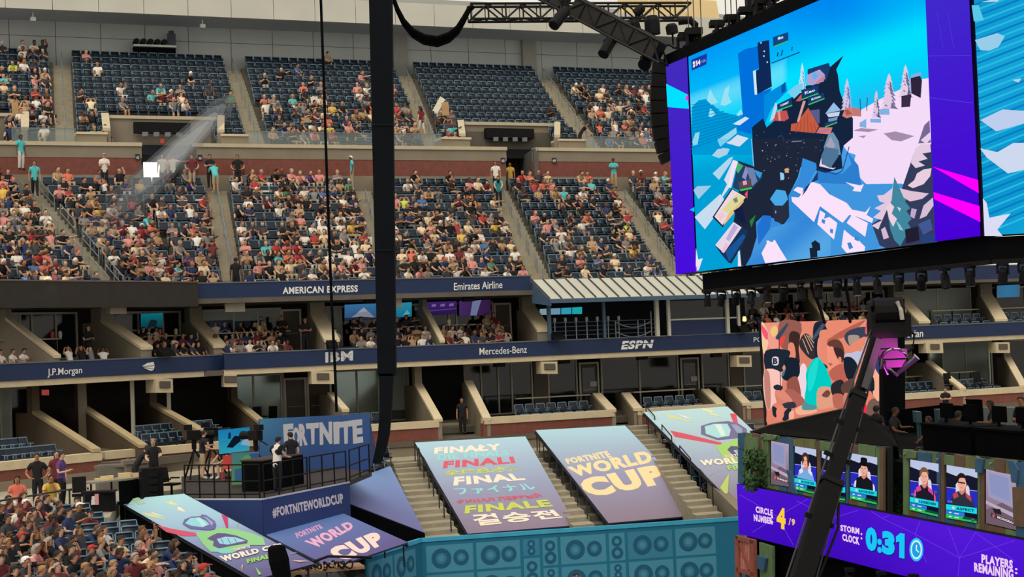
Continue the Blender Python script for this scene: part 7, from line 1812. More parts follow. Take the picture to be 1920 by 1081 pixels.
mb = MB(); P = [at(1272, 40, 51), at(1294, 38, 51), at(1303, 46, 51), at(1304, 62, 51), at(1302, 82, 51)]; mb.tube(P, .13, 8); mb.build('cable_duct', BLKM, label='thick black bent cable beside the screen top corner', cat='cable')
# swag of cable from the hanging column to the level truss
mb = MB()
CP = [(736, -8), (745, 18), (757, 42), (774, 62), (795, 74), (820, 78), (842, 70), (858, 56), (870, 36), (878, 20), (888, 12)]
for k in range(5): mb.tube([at(x, y+(k-2)*3.4*math.sin(math.pi*i/10), 57+.05*k) for i, (x, y) in enumerate(CP)], .085, 6)
mb.tube([at(x, y+(8 if 0 < i < 10 else 0), 57) for i, (x, y) in enumerate(CP)], .02, 5)
mb.build('cable_swag', BLACK, label='thick bundle of black cables hanging in a loop beside the column top', cat='cable')
# black hanging column and its tapering tail
col_ = empty('hanging_column', at(725, 705, 56), 'tall black cloth wrapped column hanging from above over the stands', 'column')
a0, a1, b1, b0 = at(680, -500, 56), at(729, -500, 56), at(742, 704, 56), at(708, 704, 56)
n_ = Vector((0, .55, 0))
mb = MB(); mb.prism([a0, a1, b1, b0], n_); mb.build('wrap', mat('column_black', (15, 19, 24), .9, .12, 1.5, spec=.1), col_)
mb = MB(); TL_ = [(724, 700, 26), (723.5, 740, 24), (722, 780, 22), (719, 815, 21), (713, 845, 20), (706, 868, 16)]
L_ = [at(x-w/2, y, 56) for x, y, w in TL_]; R_ = [at(x+w/2, y, 56) for x, y, w in TL_]
vs = []; fs = []
for l, r in zip(L_, R_): vs += [l, r, r+n_*.7, l+n_*.7]
for i in range(len(L_)-1):
    for k in range(4): fs.append((i*4+k, i*4+(k+1) % 4, i*4+4+(k+1) % 4, i*4+4+k))
fs += [(3, 2, 1, 0), tuple(len(vs)-4+k for k in range(4))]
mb.add(vs, fs); mb.build('tail', mat('column_black', (15, 19, 24)), col_)
for y in (235, 470): mb = MB(); x0, x1 = 691+17*(y+30)/734, 734+8*(y+30)/734; mb.obox(at(x0, y, 55.97), at(x1, y, 55.97)-at(x0, y, 55.97), (0, 0, .05), (0, .02, 0)); mb.build('strap', BLKM, col_)
# thin hanging cable
mb = MB(); mb.tube([at(588, -450, 50), at(601, -15, 50), at(607, 150, 50), at(613.5, 350, 50), at(621.5, 560, 50), at(628.5, 700, 50), at(631, 772, 50)], .045, 6); mb.build('hanging_cable', BLACK, label='single thin black cable hanging the full height left of the column', cat='cable')
# ================================================================ stage at the right: scoreboard band, portrait wall, upper deck
LD = Vector((-.245, .97, 0)).normalized()
lA = at(1383, 907, 46); LP = vplane(xy(lA), LD); LN = LP[1]
QL = [(1381.5, 906.5), (2010, 1030), (2010, 1159), (1385, 1000)]
sb = empty('score_band', hit(1385, 1000, LP), 'glowing purple score band with storm clock digits round the stage', 'screen')
mb = MB(); mb.prism([hit(x, y, LP, -.02) for x, y in QL], -LN*.2); mb.build('cabinet', BLKM, sb)
L = Print(LP, .0008)
L.grid(QL, 20, 5, lambda x, y, u, v: mix((84, 26, 218), (62, 10, 186), min(1, .3+v*.5+.25*math.sin(u*7))))
X = lambda x, y: (1440+x/3.367, 760+y/3.367)
for a, b in (((370, 720), (410, 625)), ((370, 720), (570, 660)), ((370, 720), (540, 830)), ((370, 720), (330, 900)), ((720, 710), (650, 665)), ((720, 710), (930, 810)), ((720, 710), (770, 690)), ((930, 810), (1210, 960)), ((930, 810), (960, 730)), ((930, 810), (1000, 990)), ((1210, 960), (1310, 800)), ((1210, 960), (1140, 770)), ((1210, 960), (1560, 850)), ((1210, 960), (1200, 1081)), ((1310, 800), (1560, 980)), ((-180, 560), (60, 700)), ((60, 700), (250, 590)), ((60, 700), (160, 880)), ((-100, 800), (60, 700)), ((180, 600), (300, 660))):
    L.line(X(*a), X(*b), .9, (112, 62, 228), False)
L.up()
PKW = (242, 206, 240)
for s, q, c, b in (('CIRCLE', ((1417, 948), (1449, 955), (1449, 967), (1417, 960)), PKW, .05), ('NUMBER', ((1413, 963), (1448, 970), (1449, 983), (1414, 976)), PKW, .05), (':', ((1446, 966), (1450, 967), (1450, 981), (1446, 980)), PKW, .03),
                   ('4', (X(55, 640), X(112, 648), X(112, 786), X(55, 766)), (252, 206, 60), .06), ('/', (X(130, 708), X(146, 710), X(146, 755), X(130, 752)), (240, 180, 150), .02), ('9', (X(150, 712), X(172, 716), X(172, 758), X(150, 754)), (244, 196, 120), .05),
                   ('STORM', (X(458, 750), X(578, 772), X(578, 812), X(460, 790)), PKW, .05), ('CLOCK', (X(470, 806), X(578, 830), X(580, 880), X(472, 850)), PKW, .05), (':', (X(587, 802), X(597, 804), X(597, 845), X(587, 843)), PKW, .03),
                   ('PLAYERS', (X(1350, 935), X(1548, 975), X(1548, 1032), X(1350, 992)), PKW, .05), ('REMAINING', (X(1303, 988), X(1552, 1032), X(1552, 1100), X(1305, 1046)), PKW, .05), (':', (X(1562, 1022), X(1578, 1026), X(1578, 1064), X(1562, 1060)), PKW, .03)):
    L.text(q, s, c, b)
for dx, dy, c in ((1.2, 2.2, (24, 30, 120)), (0, 0, (24, 200, 248))):
    for s, q in (('0', ((620, 760), (692, 775), (692, 925), (620, 908))), (':', ((694, 838), (722, 842), (722, 932), (694, 925))), ('3', ((724, 785), (804, 800), (804, 950), (724, 932))), ):
        L.text([(X(*p)[0]+dx, X(*p)[1]+dy) for p in q], s, c, .07)
    L.poly([(X(*p)[0]+dx, X(*p)[1]+dy) for p in ((812, 826), (840, 803), (867, 809), (866, 966), (833, 958), (834, 856), (813, 862))], c)
cx, cy = X(941, 908); L.disc(cx, cy, 13, 22, (24, 200, 248), 22); L.disc(cx, cy, 10.4, 18, (214, 240, 252), 22); L.disc(cx, cy, 8.2, 14.4, (30, 160, 226), 22)
L.line((cx, cy), (cx+.5, cy-9), 2, (236, 246, 252)); L.line((cx, cy), (cx+5, cy+5), 2, (236, 246, 252))
L.build('picture', SCREEN, sb)
# portrait wall of painted planks
WP = (LP[0]-LN*.28, LN)
wt = lambda x: 809+(x-1387)*.105; wb = lambda x: 905+(x-1387)*.1955
pw = empty('plank_wall', hit(1387, 900, WP), 'patchwork wall of green, blue and brown painted planks round the portrait screens', 'stage wall')
p = [hit(x, y, WP, -.06) for x, y in ((1386, 811), (1662, 838), (1662, 962), (1386, 906))]
mb = MB(); mb.prism(p, -LN*.12); mb.build('backing', mat('backing_dark', (34, 36, 34), .9), pw)
p = [hit(x, y, WP, -.06) for x, y in ((1696, 842), (2010, 874), (2010, 1032), (1696, 966))]
mb = MB(); mb.prism(p, -LN*.12); mb.build('backing', MATS['backing_dark'], pw)
p = [hit(x, y, WP, -1.1) for x, y in ((1650, 842), (1712, 846), (1712, 968), (1650, 952))]
mb = MB(); mb.prism(p, -LN*.1); mb.build('tarp', mat('tarp_teal', (24, 52, 66), .8, .15, 1.5), pw)
GRN = mat('plank_green', (96, 120, 82), .75, .18, 2.5); BLU = mat('plank_blue', (56, 92, 124), .75, .16, 2.5); BRN = mat('plank_brown', (104, 82, 64), .8, .18, 3.0); OLV = mat('plank_olive', (110, 112, 70), .8, .15, 3.0)
RP = random.Random(17)
def plank(pts, m, th=None):
    th = th or RP.uniform(.03, .07); mb = MB(); mb.prism([hit(x, y, WP, .0) for x, y in pts], LN*th); mb.build('plank', m, pw)
def vplanks(x0, x1, n, ms, ya=0, yb=0):
    for i in range(n):
        a, b = x0+(x1-x0)*i/n, x0+(x1-x0)*(i+1)/n-.5
        plank([(a+RP.uniform(-.6, .4), wt(a)+ya+RP.uniform(-2, 3)), (b, wt(b)+ya+RP.uniform(-2, 3)), (b+RP.uniform(-1, 1), wb(b)-yb), (a, wb(a)-yb)], ms[i % len(ms)])
SCR = [(1446, 1479, 826, 832, 907, 912), (1490.5, 1530.6, 836, 842, 916, 926), (1541, 1585.5, 845, 850, 932, 938), (1595, 1645, 849, 857, 934, 945), (1707, 1760, 861, 869, 955, 968), (1775, 1832.6, 871, 880, 970, 980), (1849, 1909, 879, 892, 980, 994)]
vplanks(1387, 1400, 1, [BLU]); vplanks(1400, 1428, 2, [GRN, BRN]); vplanks(1428, 1445, 2, [BRN, GRN]); vplanks(1480, 1490, 1, [BLU]); vplanks(1531, 1540.5, 1, [BRN]); vplanks(1586, 1595, 1, [BLU]); vplanks(1646, 1661, 2, [GRN, BRN])
vplanks(1696, 1706.5, 1, [GRN]); vplanks(1760.5, 1774.5, 2, [BLU, BRN]); vplanks(1833, 1848.5, 2, [GRN, BRN]); vplanks(1909.5, 1990, 5, [BLU, BRN, GRN])
for i, (x0, x1, a, b, c, d) in enumerate(SCR):      # short planks above and below each screen
    n = 2 if x1-x0 < 45 else 3
    for k in range(n):
        u0, u1 = x0+(x1-x0)*k/n, x0+(x1-x0)*(k+1)/n-.4
        plank([(u0, wt(u0)+RP.uniform(-2, 3)), (u1, wt(u1)+RP.uniform(-2, 3)), (u1, a+(b-a)*(k+1)/n-1), (u0, a+(b-a)*k/n-1)], RP.choice([GRN, BRN, BLU, OLV, GRN]))
        plank([(u0, c+(d-c)*k/n+1), (u1, c+(d-c)*(k+1)/n+1), (u1, wb(u1)), (u0, wb(u0))], RP.choice([BLU, GRN, BRN, BLU]))
for pts, m in (([(1402, 818), (1428, 820), (1426, 870), (1399, 866)], GRN), ([(1433, 812), (1462, 816), (1460, 823), (1434, 824)], GRN), ([(1434, 812), (1436, 812), (1440, 905), (1436, 905)], OLV), ([(1480, 880), (1488, 884), (1500, 925), (1492, 928)], BLU), ([(1700, 843), (1726, 846), (1724, 858), (1702, 858)], GRN), ([(1727, 846), (1752, 849), (1752, 866), (1728, 862)], BLU), ([(1836, 858), (1852, 860), (1848, 886), (1836, 884)], BLU), ([(1894, 862), (1908, 864), (1916, 880), (1914, 905), (1904, 903), (1902, 882)], BLU), ([(1906, 912), (1960, 914), (1960, 990), (1908, 985)], BRN)):
    plank(pts, m, .1)
for x, y in ((1436, 817), (1460, 818), (1392, 838), (1704, 850), (1866, 868), (1763, 922), (1766, 860), (1833, 974)):
    mb = MB(); q = hit(x, y, WP, .1); mb.tube([q, q+LN*.04], .035, 8); mb.build('bolt', STEEL, pw)
# portrait screens
PN = ['blank grey', 'person with long brown hair', 'person half hidden by the crane arm', 'person in a black hat', 'fair person in a pink and black jersey', 'person with glasses and headset in grey', 'last blank grey']
def portrait(i, lab, draw):
    x0, x1, a, b, c, d = SCR[i]; q = [(x0, a), (x1, b), (x1, d), (x0, c)]
    o = (WP[0]+LN*.05, LN)
    mb = MB(); mb.prism([hit(x, y, o) for x, y in q], -LN*.08); r = mb.build('portrait_screen', BLKM, label=lab, cat='screen')
    pr = Print((WP[0]+LN*.055, LN), .0008); draw(pr, lambda u, v: quadpt(q, u, 1-v), q); pr.build('picture', SCREEN, r)
def blank(tag_txt):
    def f(pr, P, q):
        pr.grid(q, 3, 4, lambda x, y, u, v: mix((176, 156, 184), (120, 104, 120), v)); T = lambda z, c: pr.poly([P(*t) for t in z], c)
        T([(.0, .75), (.5, .55), (1, .66), (1, 1), (0, 1)], (112, 92, 104)); T([(.05, .04), (.78, .04), (.84, .6), (.08, .5)], (156, 152, 186)); T([(.1, .06), (.7, .08), (.74, .5), (.14, .44)], (140, 146, 190)); T([(.0, .58), (1, .72), (1, .8), (.0, .64)], (186, 166, 190))
        T([(.15, .78), (1, .86), (1, .93), (.15, .86)], (70, 54, 66)); pr.disc(*P(.24, .83), 2.4, 3.2, (206, 90, 100)); pr.text([P(.36, .815), P(.95, .865), P(.95, .91), P(.36, .86)], tag_txt, (232, 216, 226), .04); T([(.2, .7), (.45, .68), (.5, .78), (.28, .78)], (36, 30, 40))
    return f
def face(hair, shirt, name, hat=None, longh=False, trim=None, glasses=False, num='0', kit=None):
    def f(pr, P, q):
        T = lambda z, c: pr.poly([P(*t) for t in (smooth(z) if len(z) > 6 else z)], c)
        pr.grid(q, 3, 4, lambda x, y, u, v: (22, 24, 44)); T([(0, 0), (1, .0), (1, .16), (.7, .13), (.3, .18), (0, .14)], (186, 196, 226)); T([(0, .42), (1, .40), (1, .72), (0, .72)], (40, 44, 190)); pr.line(P(0, .42), P(1, .40), 1, (190, 190, 226))
        T([(.3, .62), (.3, .34), (.4, .26), (.62, .26), (.74, .36), (.78, .66)], (222, 212, 222)); T([(.5, .3), (.62, .3), (.66, .62), (.5, .62)], (196, 110, 120))
        T([(.12, .72), (.2, .54), (.38, .46), (.62, .46), (.82, .54), (.92, .72)], shirt)
        if trim: T([(.2, .54), (.34, .47), (.4, .56), (.24, .62)], trim); T([(.62, .46), (.8, .53), (.82, .62), (.64, .55)], trim)
        if kit: T([(.12, .72), (.16, .6), (.22, .56), (.2, .72)], kit); T([(.84, .57), (.9, .62), (.92, .72), (.85, .72)], kit)
        T([(.42, .48), (.44, .4), (.56, .4), (.58, .48), (.5, .52)], (206, 132, 112))
        T([(.37, .26), (.42, .18), (.58, .18), (.63, .26), (.61, .38), (.5, .45), (.39, .38)], (236, 172, 150))
        T([(.34, .28), (.36, .17), (.46, .11), (.58, .12), (.66, .19), (.65, .29), (.6, .2), (.44, .21), (.39, .28)], hair)
        if longh: T([(.34, .2), (.42, .14), (.44, .3), (.36, .42)], hair); T([(.5, .14), (.66, .18), (.68, .4), (.6, .4), (.58, .24)], hair)
        if hat: T([(.26, .2), (.38, .18), (.4, .06), (.62, .06), (.64, .18), (.76, .2), (.74, .23), (.28, .23)], hat)
        for u in (.44, .55): pr.line(P(u-.03, .285), P(u+.03, .285), 1, (70, 40, 40), False)
        pr.line(P(.49, .3), P(.49, .34), .8, (190, 120, 100), False); pr.line(P(.46, .385), P(.54, .385), .9, (160, 70, 76), False); pr.up()
        if glasses: pr.line(P(.38, .29), P(.62, .29), 2.4, (30, 24, 36))
        T([(.655, .22), (.69, .24), (.69, .34), (.655, .34)], (30, 28, 36))
        pr.text([P(.04, .66), P(.2, .66), P(.2, .7), P(.04, .7)], '\u25C7'+num, (150, 160, 250), .02)
        T([(0, .74), (1, .72), (1, .83), (0, .84)], (30, 216, 226)); T([(.2, .76), (.28, .76), (.28, .81), (.2, .81)], (226, 200, 210)); pr.text([P(.33, .765), P(.92, .75), P(.92, .80), P(.33, .815)], name, (16, 50, 90), .05)
        T([(0, .84), (1, .83), (1, 1), (0, 1)], (16, 20, 40)); T([(0, .85), (.6, .845), (.6, .92), (0, .925)], (46, 120, 220)); T([(0, .925), (1, .92), (1, 1), (0, 1)], (40, 190, 90)); T([(.55, .925), (1, .92), (1, .96), (.55, .965)], (24, 70, 60))
        for v in (.885, .96): pr.line(P(.1, v), P(.18, v), 2, (220, 236, 246), False); pr.line(P(.28, v), P(.42, v), 2, (200, 226, 246), False)
        pr.up()
    return f
portrait(0, 'first portrait screen showing a blank grey picture with a red mark', blank('DIMINT'))
portrait(1, 'portrait screen showing a person with long brown hair in a light blue shirt', face((70, 46, 38), (120, 170, 226), 'KYNRIZE', longh=True, trim=(226, 226, 240), num='6'))
portrait(2, 'portrait screen half hidden behind the crane arm', face((46, 36, 34), (26, 28, 44), 'SKITE', trim=(220, 220, 236)))
portrait(3, 'portrait screen showing a person in a black hat and black white-edged jacket', face((34, 28, 28), (24, 24, 30), 'REVERSE2K', hat=(18, 18, 22), kit=(232, 228, 236), num='0'))
portrait(4, 'portrait screen showing a fair person in a pink and black jersey', face((120, 88, 60), (34, 26, 40), 'LEGEDIEN', trim=(214, 70, 150), kit=(220, 80, 130), num='1'))
portrait(5, 'portrait screen showing a person with dark glasses and a dark grey shirt', face((36, 26, 28), (44, 50, 60), 'ASPECT', trim=(190, 70, 80), glasses=True, num='0'))
portrait(6, 'last portrait screen showing a blank grey picture with a white name tag', blank('MONGRAAL'))
# leafy plants on the wall and in the gap
def leafy(px, py, w, h, D, n, label):
    c = at(px, py, D); r = empty('leafy_plant', c-Vector((0, 0, h/2)), label, 'plant'); RL = random.Random(int(px)); mb = MB()
    mb.tube([c-Vector((0, 0, h*.5)), c+Vector((0, 0, h*.45))], .03, 6); mb.build('stem', mat('stem_brown', (60, 50, 36), .8), r)
    mb = MB()
    for i in range(n):
        a = RL.uniform(0, 6.28); rr = RL.uniform(.1, 1)**.6; p = c+Vector((math.cos(a)*w/2*rr, math.sin(a)*w/2*rr, RL.uniform(-.5, .5)*h))
        d = Vector((RL.uniform(-1, 1), RL.uniform(-1, .2), RL.uniform(-.7, .8))).normalized(); s = d.orthogonal().normalized(); l = RL.uniform(.12, .2)
        up = d.cross(s)
        mb.add([p, p+d*l*.5+s*l*.32+up*.015, p+d*l, p+d*l*.5-s*l*.32+up*.015, p+d*l*.5-up*.015], [(0, 1, 4), (1, 2, 4), (2, 3, 4), (3, 0, 4)])
    mb.build('foliage', mat('leaf_green', (52, 86, 44), .6, .3, 6), r, kind='stuff')
leafy(1419, 882, .75, 1.15, 44.6, 330, 'dark leafy plant at the left end of the plank wall')
leafy(1678, 910, .75, 1.6, 38.6, 420, 'dark leafy plant in the gap between the two halves of the plank wall')
# black deck, sloping wedge in front of the video wall, desks, equipment
dk_ = empty('player_deck', hit(1400, 812, WP, -2), 'black upper deck of the stage behind the plank wall', 'stage deck')
STB = mat('stage_black', (6, 6, 8), .9, .15, 2.0, spec=.04)
c0, c1 = hit(1392, 812, WP, -.2), hit(2010, 875, WP, -.2)
z_ = min(c0.z, c1.z)-.25
mb = MB(); q = [Vector((p.x, p.y, z_)) for p in (c0, c1, c1+Vector((9, 3, 0)), c0+Vector((9, 6, 0)))]; mb.prism(q, (0, 0, -.4)); mb.build('deck', STB, dk_)
a = [hit(x, y, WP, -.3) for x, y in ((1390, 810), (1662, 838))]; b_ = [at(1440, 798, 50), at(1582, 766, 50), at(1612, 768, 49), at(1668, 800, 46)]
mb = MB(); mb.add([a[0], a[1], b_[3], b_[2], b_[1], b_[0]], [(0, 1, 2, 3, 4, 5)]); 
mb2 = MB(); mb2.prism([a[0], a[1], b_[3], b_[2], b_[1], b_[0]], Vector((.3, 1.0, -.5))); mb2.build('roof_wedge', STB, dk_)
mb = MB(); q = [at(1664, 866, 47.5), at(1850, 872, 47.5), at(1850, 762, 47.5), at(1760, 759, 47.5), at(1664, 770, 47.5)]; mb.prism(q, (.1, .15, 0)); mb.build('shade_sheet', STB, dk_)  # added black sheet that darkens the view behind the deck figures
mb = MB(); mb.bar(a[0], b_[0], .05); mb.bar(b_[0], b_[1], .06); mb.build('wedge_edge', mat('edge_tan', (92, 80, 62), .6), dk_)
for nm, px0, px1, y0, y1, D, m in (('equipment_case', 1823, 1846, 752, 830, 42, STB), ('grey_monitor', 1760, 1786, 770, 800, 44, mat('monitor_grey', (62, 78, 86), .5)), ('road_case', 1846, 1912, 766, 800, 46, mat('case_silver', (96, 100, 100), .5)), ('small_screen', 1719, 1729, 774, 792, 43, mat('tablet_blue', (52, 84, 92), .4))):
    a, b = at(px0, y1, D), at(px1, y1, D); h = (y1-y0)*D/F; mb = MB(); mb.obox(a, b-a, (0, .4, 0), (0, 0, h)); mb.obox(a+Vector((0, 0, h)), b-a, (0, .45, 0), (0, 0, .04)); mb.bar(a+Vector((.05, .1, 0)), Vector((a.x+.05, a.y+.1, z_)), .06); mb.bar(b+Vector((-.05, .1, 0)), Vector((b.x-.05, b.y+.1, z_)), .06)
    mb.build(nm, m, label={'equipment_case': 'tall flat black case standing on the stage deck', 'grey_monitor': 'small grey monitor among the silhouettes on the stage deck', 'road_case': 'silver road case at the back of the stage deck', 'small_screen': 'small bluish tablet on the dark stage deck'}[nm], cat={'equipment_case': 'case', 'grey_monitor': 'screen', 'road_case': 'case', 'small_screen': 'screen'}[nm])
for i in range(3):
    a, b = hit(1668+95*i, 846+9*i, WP, -.9), hit(1755+95*i, 855+9*i, WP, -.9); mb = MB(); mb.obox(Vector((a.x, a.y, z_)), Vector((b.x-a.x, b.y-a.y, 0)), -LN*.9, (0, 0, .85)); mb.obox(Vector((a.x, a.y, z_+.85))+LN*.05, Vector((b.x-a.x, b.y-a.y, 0)), -LN*1.0, (0, 0, .05))
    for k in range(2):
        c = a.lerp(b, .25+.5*k)-LN*.5; mb.obox(Vector((c.x, c.y, z_+1.0)), LD*.55, -LN*.05, (0, 0, .36)); mb.bar(Vector((c.x, c.y, z_+.88))+LD*.27, Vector((c.x, c.y, z_+1.05))+LD*.27, .06)
    mb.build('player_desk', STB, label='black player desk with two monitors on the stage deck, %s from the crane arm' % ORD[i+1], cat='desk')
def deckp(px, head_y, D, pose, label, rot=0, h=1.72, **k):  # black clothes and brown skin carry the deep shade under the screen
    p = at(px, head_y, D); p.z -= h; return person(p, face_angle((-p.x, -p.y))+rot, pose, 'black', label, pants='black', long=True, **k)
deckp(1642, 764, 46, 'stand', 'dark silhouette standing against the red edge of the video wall', 2.6, skin=3)
deckp(1610, 812, 44.6, 'sit_phone', 'dark figure seated below the red edge of the video wall', 1.2, h=1.4, skin=3)
deckp(1672, 768, 44, 'stand_reach', 'dark figure reaching out beside the black column base', 1.2, skin=3)
deckp(1753, 772, 43, 'sit_chin', 'dark figure leaning over a desk in the middle of the stage deck', -.8, h=1.4, skin=3)
deckp(1776, 768, 44, 'stand_hips', 'dark figure standing before the small grey monitor', .5, skin=3)
deckp(1795, 775, 42, 'stand', 'dark figure standing against the tall flat black case', 2.2, skin=3)
deckp(1864, 754, 40.5, 'stand_reach', 'dark silhouette bending forward beside the tall flat black case', -1.4, skin=3)
deckp(1916, 748, 40, 'stand_phone', 'dark figure at the outer edge of the stage deck lit from behind', -.6, skin=2)
for i, (px, y) in enumerate(((1720, 842), (1815, 850), (1880, 858))): deckp(px, y-10, 40-2*i, 'sit_phone', 'dark seated player behind the plank wall, %s from the gap' % ORD[i+1], .4, h=1.4, skin=3)
# stage body under the score band, crates and dark panels
a, b = hit(1388, 1004, LP, -.3), hit(2010, 1162, LP, -.3)
mb = MB(); mb.prism([a, b, Vector((b.x, b.y, 0)), Vector((a.x, a.y, 0))], -LN*.3); sbase = mb.build('stage', STB, label='dark stage base under the purple score band', cat='stage')
mb = MB(); a = hit(1388, 908, WP, -.1); mb.prism([hit(1388, 812, WP, -.3), hit(1388, 1004, WP, -.3), Vector((a.x, a.y, 0)), Vector((a.x+5, a.y+2.5, 0)), Vector((a.x+5, a.y+2.5, a.z+1.2))], Vector((.25, -.06, 0))); mb.build('end_wall', STB, sbase)
cr = empty('wooden_crate', at(1402, 1081, 44.6)-Vector((0, 0, .6)), 'wooden slatted crate front tinted as lit red under the score band end', 'crate')
WD = mat('crate_red_lit', (150, 84, 70), .7, .2, 5.0)  # red light on the crate is put into its wood colours
CP_ = (hit(1402, 1040, LP, .05), LN)
for pts in ([(1384, 1003), (1390, 1004), (1392, 1100), (1386, 1100)], [(1412, 1010), (1419, 1012), (1421, 1110), (1414, 1110)], [(1385, 1003), (1419, 1011), (1419, 1019), (1385, 1010)], [(1387, 1062), (1420, 1072), (1420, 1080), (1387, 1070)]):
    mb = MB(); mb.prism([hit(x, y, CP_) for x, y in pts], LN*.12); mb.build('frame_board', WD, cr)
for k in range(5):
    x = 1391+4.4*k; mb = MB(); mb.prism([hit(x, 1012+k, CP_, .0), hit(x+3.4, 1013+k, CP_, .0), hit(x+4, 1068+k, CP_, 0), hit(x+.6, 1066+k, CP_, 0)], LN*.05); mb.build('slat', mat('slat_red_lit', (196, 128, 118), .7, .2, 5), cr)
mb = MB(); mb.prism([hit(x, y, CP_, .05) for x, y in ((1391, 1018), (1395, 1016), (1412, 1066), (1408, 1069))], LN*.06); mb.build('brace', WD, cr)
for pts, m in (([(1422, 1016), (1447, 1024), (1447, 1100), (1424, 1100)], GRN), ([(1424, 1040), (1440, 1046), (1436, 1070), (1424, 1064)], BLU)):
    mb = MB(); mb.prism([hit(x, y, CP_, -.1 if m is GRN else 0) for x, y in pts], LN*.08); mb.build('painted_board', m, label='green painted board beside the slatted crate' if m is GRN else 'blue painted patch on the green board beside the slatted crate', cat='board')
for i, (x, y) in enumerate(((1600, 1072), (1660, 1078), (1720, 1084), (1790, 1098))):
    p = hit(x, y, LP, .1); moving_light(p+Vector((0, 0, .1)), .6, -1.2, 'small black lamp hanging under the score band, %s from the crane arm' % ORD[i+1], .6)
# ================================================================ video wall behind the stage
VW = vplane(xy(at(1437, 790, 60)), (.985, .17)); vN = VW[1]
QV = [(1427, 605), (1660, 597), (1664, 830), (1439, 806)]
vw = empty('video_wall', hit(1439, 806, VW), 'upright video wall showing spectators with a turquoise shirt in the middle', 'screen')
mb = MB(); mb.prism([hit(x, y, VW, -.03) for x, y in QV], -vN*.3); mb.build('cabinet', BLKM, vw)
b = hit(1550, 815, VW, -.2); mb = MB(); mb.obox(Vector((b.x-2, b.y, 0)), (4, .6, 0), (0, .2, 0), (0, 0, b.z)); mb.build('support', BLKM, vw)
Vv = Print(VW, .0008)
Vv.grid(QV, 6, 6, lambda x, y, u, v: mix((236, 150, 128), (206, 120, 104), v))
X = lambda x, y: (1420+x/4.914, 590+y/4.914)
def T(z, c): Vv.poly([X(*p) for p in smooth(z)], c)
SK = (232, 138, 112); SKD = (186, 96, 80); SKL_ = (246, 176, 148); DKC = (30, 40, 54); HR = (62, 40, 40)
T([(36, 90), (60, 80), (110, 200), (80, 330), (50, 330)], (246, 200, 160)); T([(36, 90), (100, 170), (90, 230), (50, 180)], (244, 90, 120)); T([(100, 160), (150, 95), (200, 140), (190, 290), (110, 300)], (240, 160, 140)); T([(120, 150), (160, 100), (190, 150), (150, 200)], (240, 200, 120))
T([(210, 60), (400, 70), (390, 200), (280, 320), (200, 260)], (150, 92, 82)); T([(170, 200), (270, 80), (280, 100), (200, 220)], (58, 72, 96)); T([(200, 240), (240, 195), (255, 215), (215, 290)], (240, 70, 66))
T([(415, 75), (530, 70), (530, 180), (490, 200), (420, 160)], SK); T([(535, 70), (640, 65), (640, 140), (560, 220), (560, 400), (650, 480), (530, 520), (510, 200)], DKC); T([(505, 210), (610, 65), (640, 70), (530, 220)], (70, 84, 106))
T([(650, 60), (960, 45), (1000, 60), (800, 190), (700, 230), (650, 150)], SK); T([(570, 170), (640, 135), (740, 160), (720, 220), (840, 220), (850, 310), (790, 330), (680, 500), (600, 380)], SK); T([(640, 240), (700, 200), (760, 240), (700, 300)], SKD); T([(700, 190), (950, 60), (980, 70), (830, 190), (730, 220)], SKD)
T([(800, 210), (850, 140), (1000, 110), (1010, 200), (930, 220), (860, 290)], (58, 66, 86)); T([(840, 190), (930, 190), (930, 230), (860, 280), (840, 250)], (170, 150, 136)); T([(800, 370), (940, 290), (1010, 230), (960, 420), (900, 470), (830, 420)], (190, 194, 218)); T([(800, 330), (940, 220), (1000, 210), (960, 330), (920, 330), (860, 350)], SK)
T([(1010, 40), (1040, 90), (1020, 170), (990, 160)], (220, 90, 110))
T([(290, 200), (320, 150), (390, 180), (380, 310), (390, 440), (330, 400), (300, 320)], HR); T([(285, 270), (330, 260), (350, 340), (345, 400), (290, 390)], SK)
T([(75, 330), (285, 325), (285, 400), (230, 480), (230, 520), (85, 520)], DKC); T([(138, 392), (190, 390), (190, 458), (140, 458)], (220, 210, 220)); Vv.text([X(142, 398), X(184, 396), X(184, 452), X(142, 454)], 'B', DKC, .05); T([(60, 520), (215, 530), (215, 680), (160, 720), (180, 860), (80, 850)], (250, 196, 186)); T([(60, 540), (110, 545), (120, 840), (80, 830)], (196, 130, 116))
T([(395, 300), (420, 280), (520, 400), (540, 440), (440, 520), (390, 420)], (214, 128, 106)); T([(385, 280), (400, 210), (440, 170), (490, 200), (520, 280), (525, 395), (480, 400), (420, 340)], (58, 46, 54))
for a_, b_2 in (((430, 180), (500, 330)), ((450, 180), (515, 300)), ((415, 220), (470, 360)), ((470, 190), (520, 260))): Vv.line(X(*a_), X(*b_2), 1.4, (214, 176, 142), False)
Vv.up()
T([(375, 560), (410, 450), (450, 480), (450, 620), (430, 780), (380, 700)], (240, 214, 222)); T([(450, 520), (540, 390), (620, 470), (660, 560), (685, 640), (670, 670), (560, 680), (555, 860), (440, 800), (450, 640)], (0, 204, 196)); T([(470, 520), (540, 400), (560, 440), (520, 640), (470, 700)], (30, 220, 210))
T([(220, 560), (260, 500), (240, 430), (280, 390), (370, 410), (390, 500), (380, 560), (330, 600), (260, 605)], (24, 34, 48)); T([(215, 560), (260, 490), (240, 560)], (60, 120, 140)); T([(280, 600), (360, 570), (400, 720), (380, 780), (300, 790), (270, 680)], (150, 84, 72)); T([(250, 700), (330, 690), (430, 780), (420, 870), (290, 830)], (176, 100, 88))
T([(160, 700), (230, 690), (310, 770), (310, 800), (220, 780), (175, 740)], (226, 138, 116)); T([(145, 660), (180, 640), (230, 660), (220, 690), (165, 690)], (40, 44, 60))
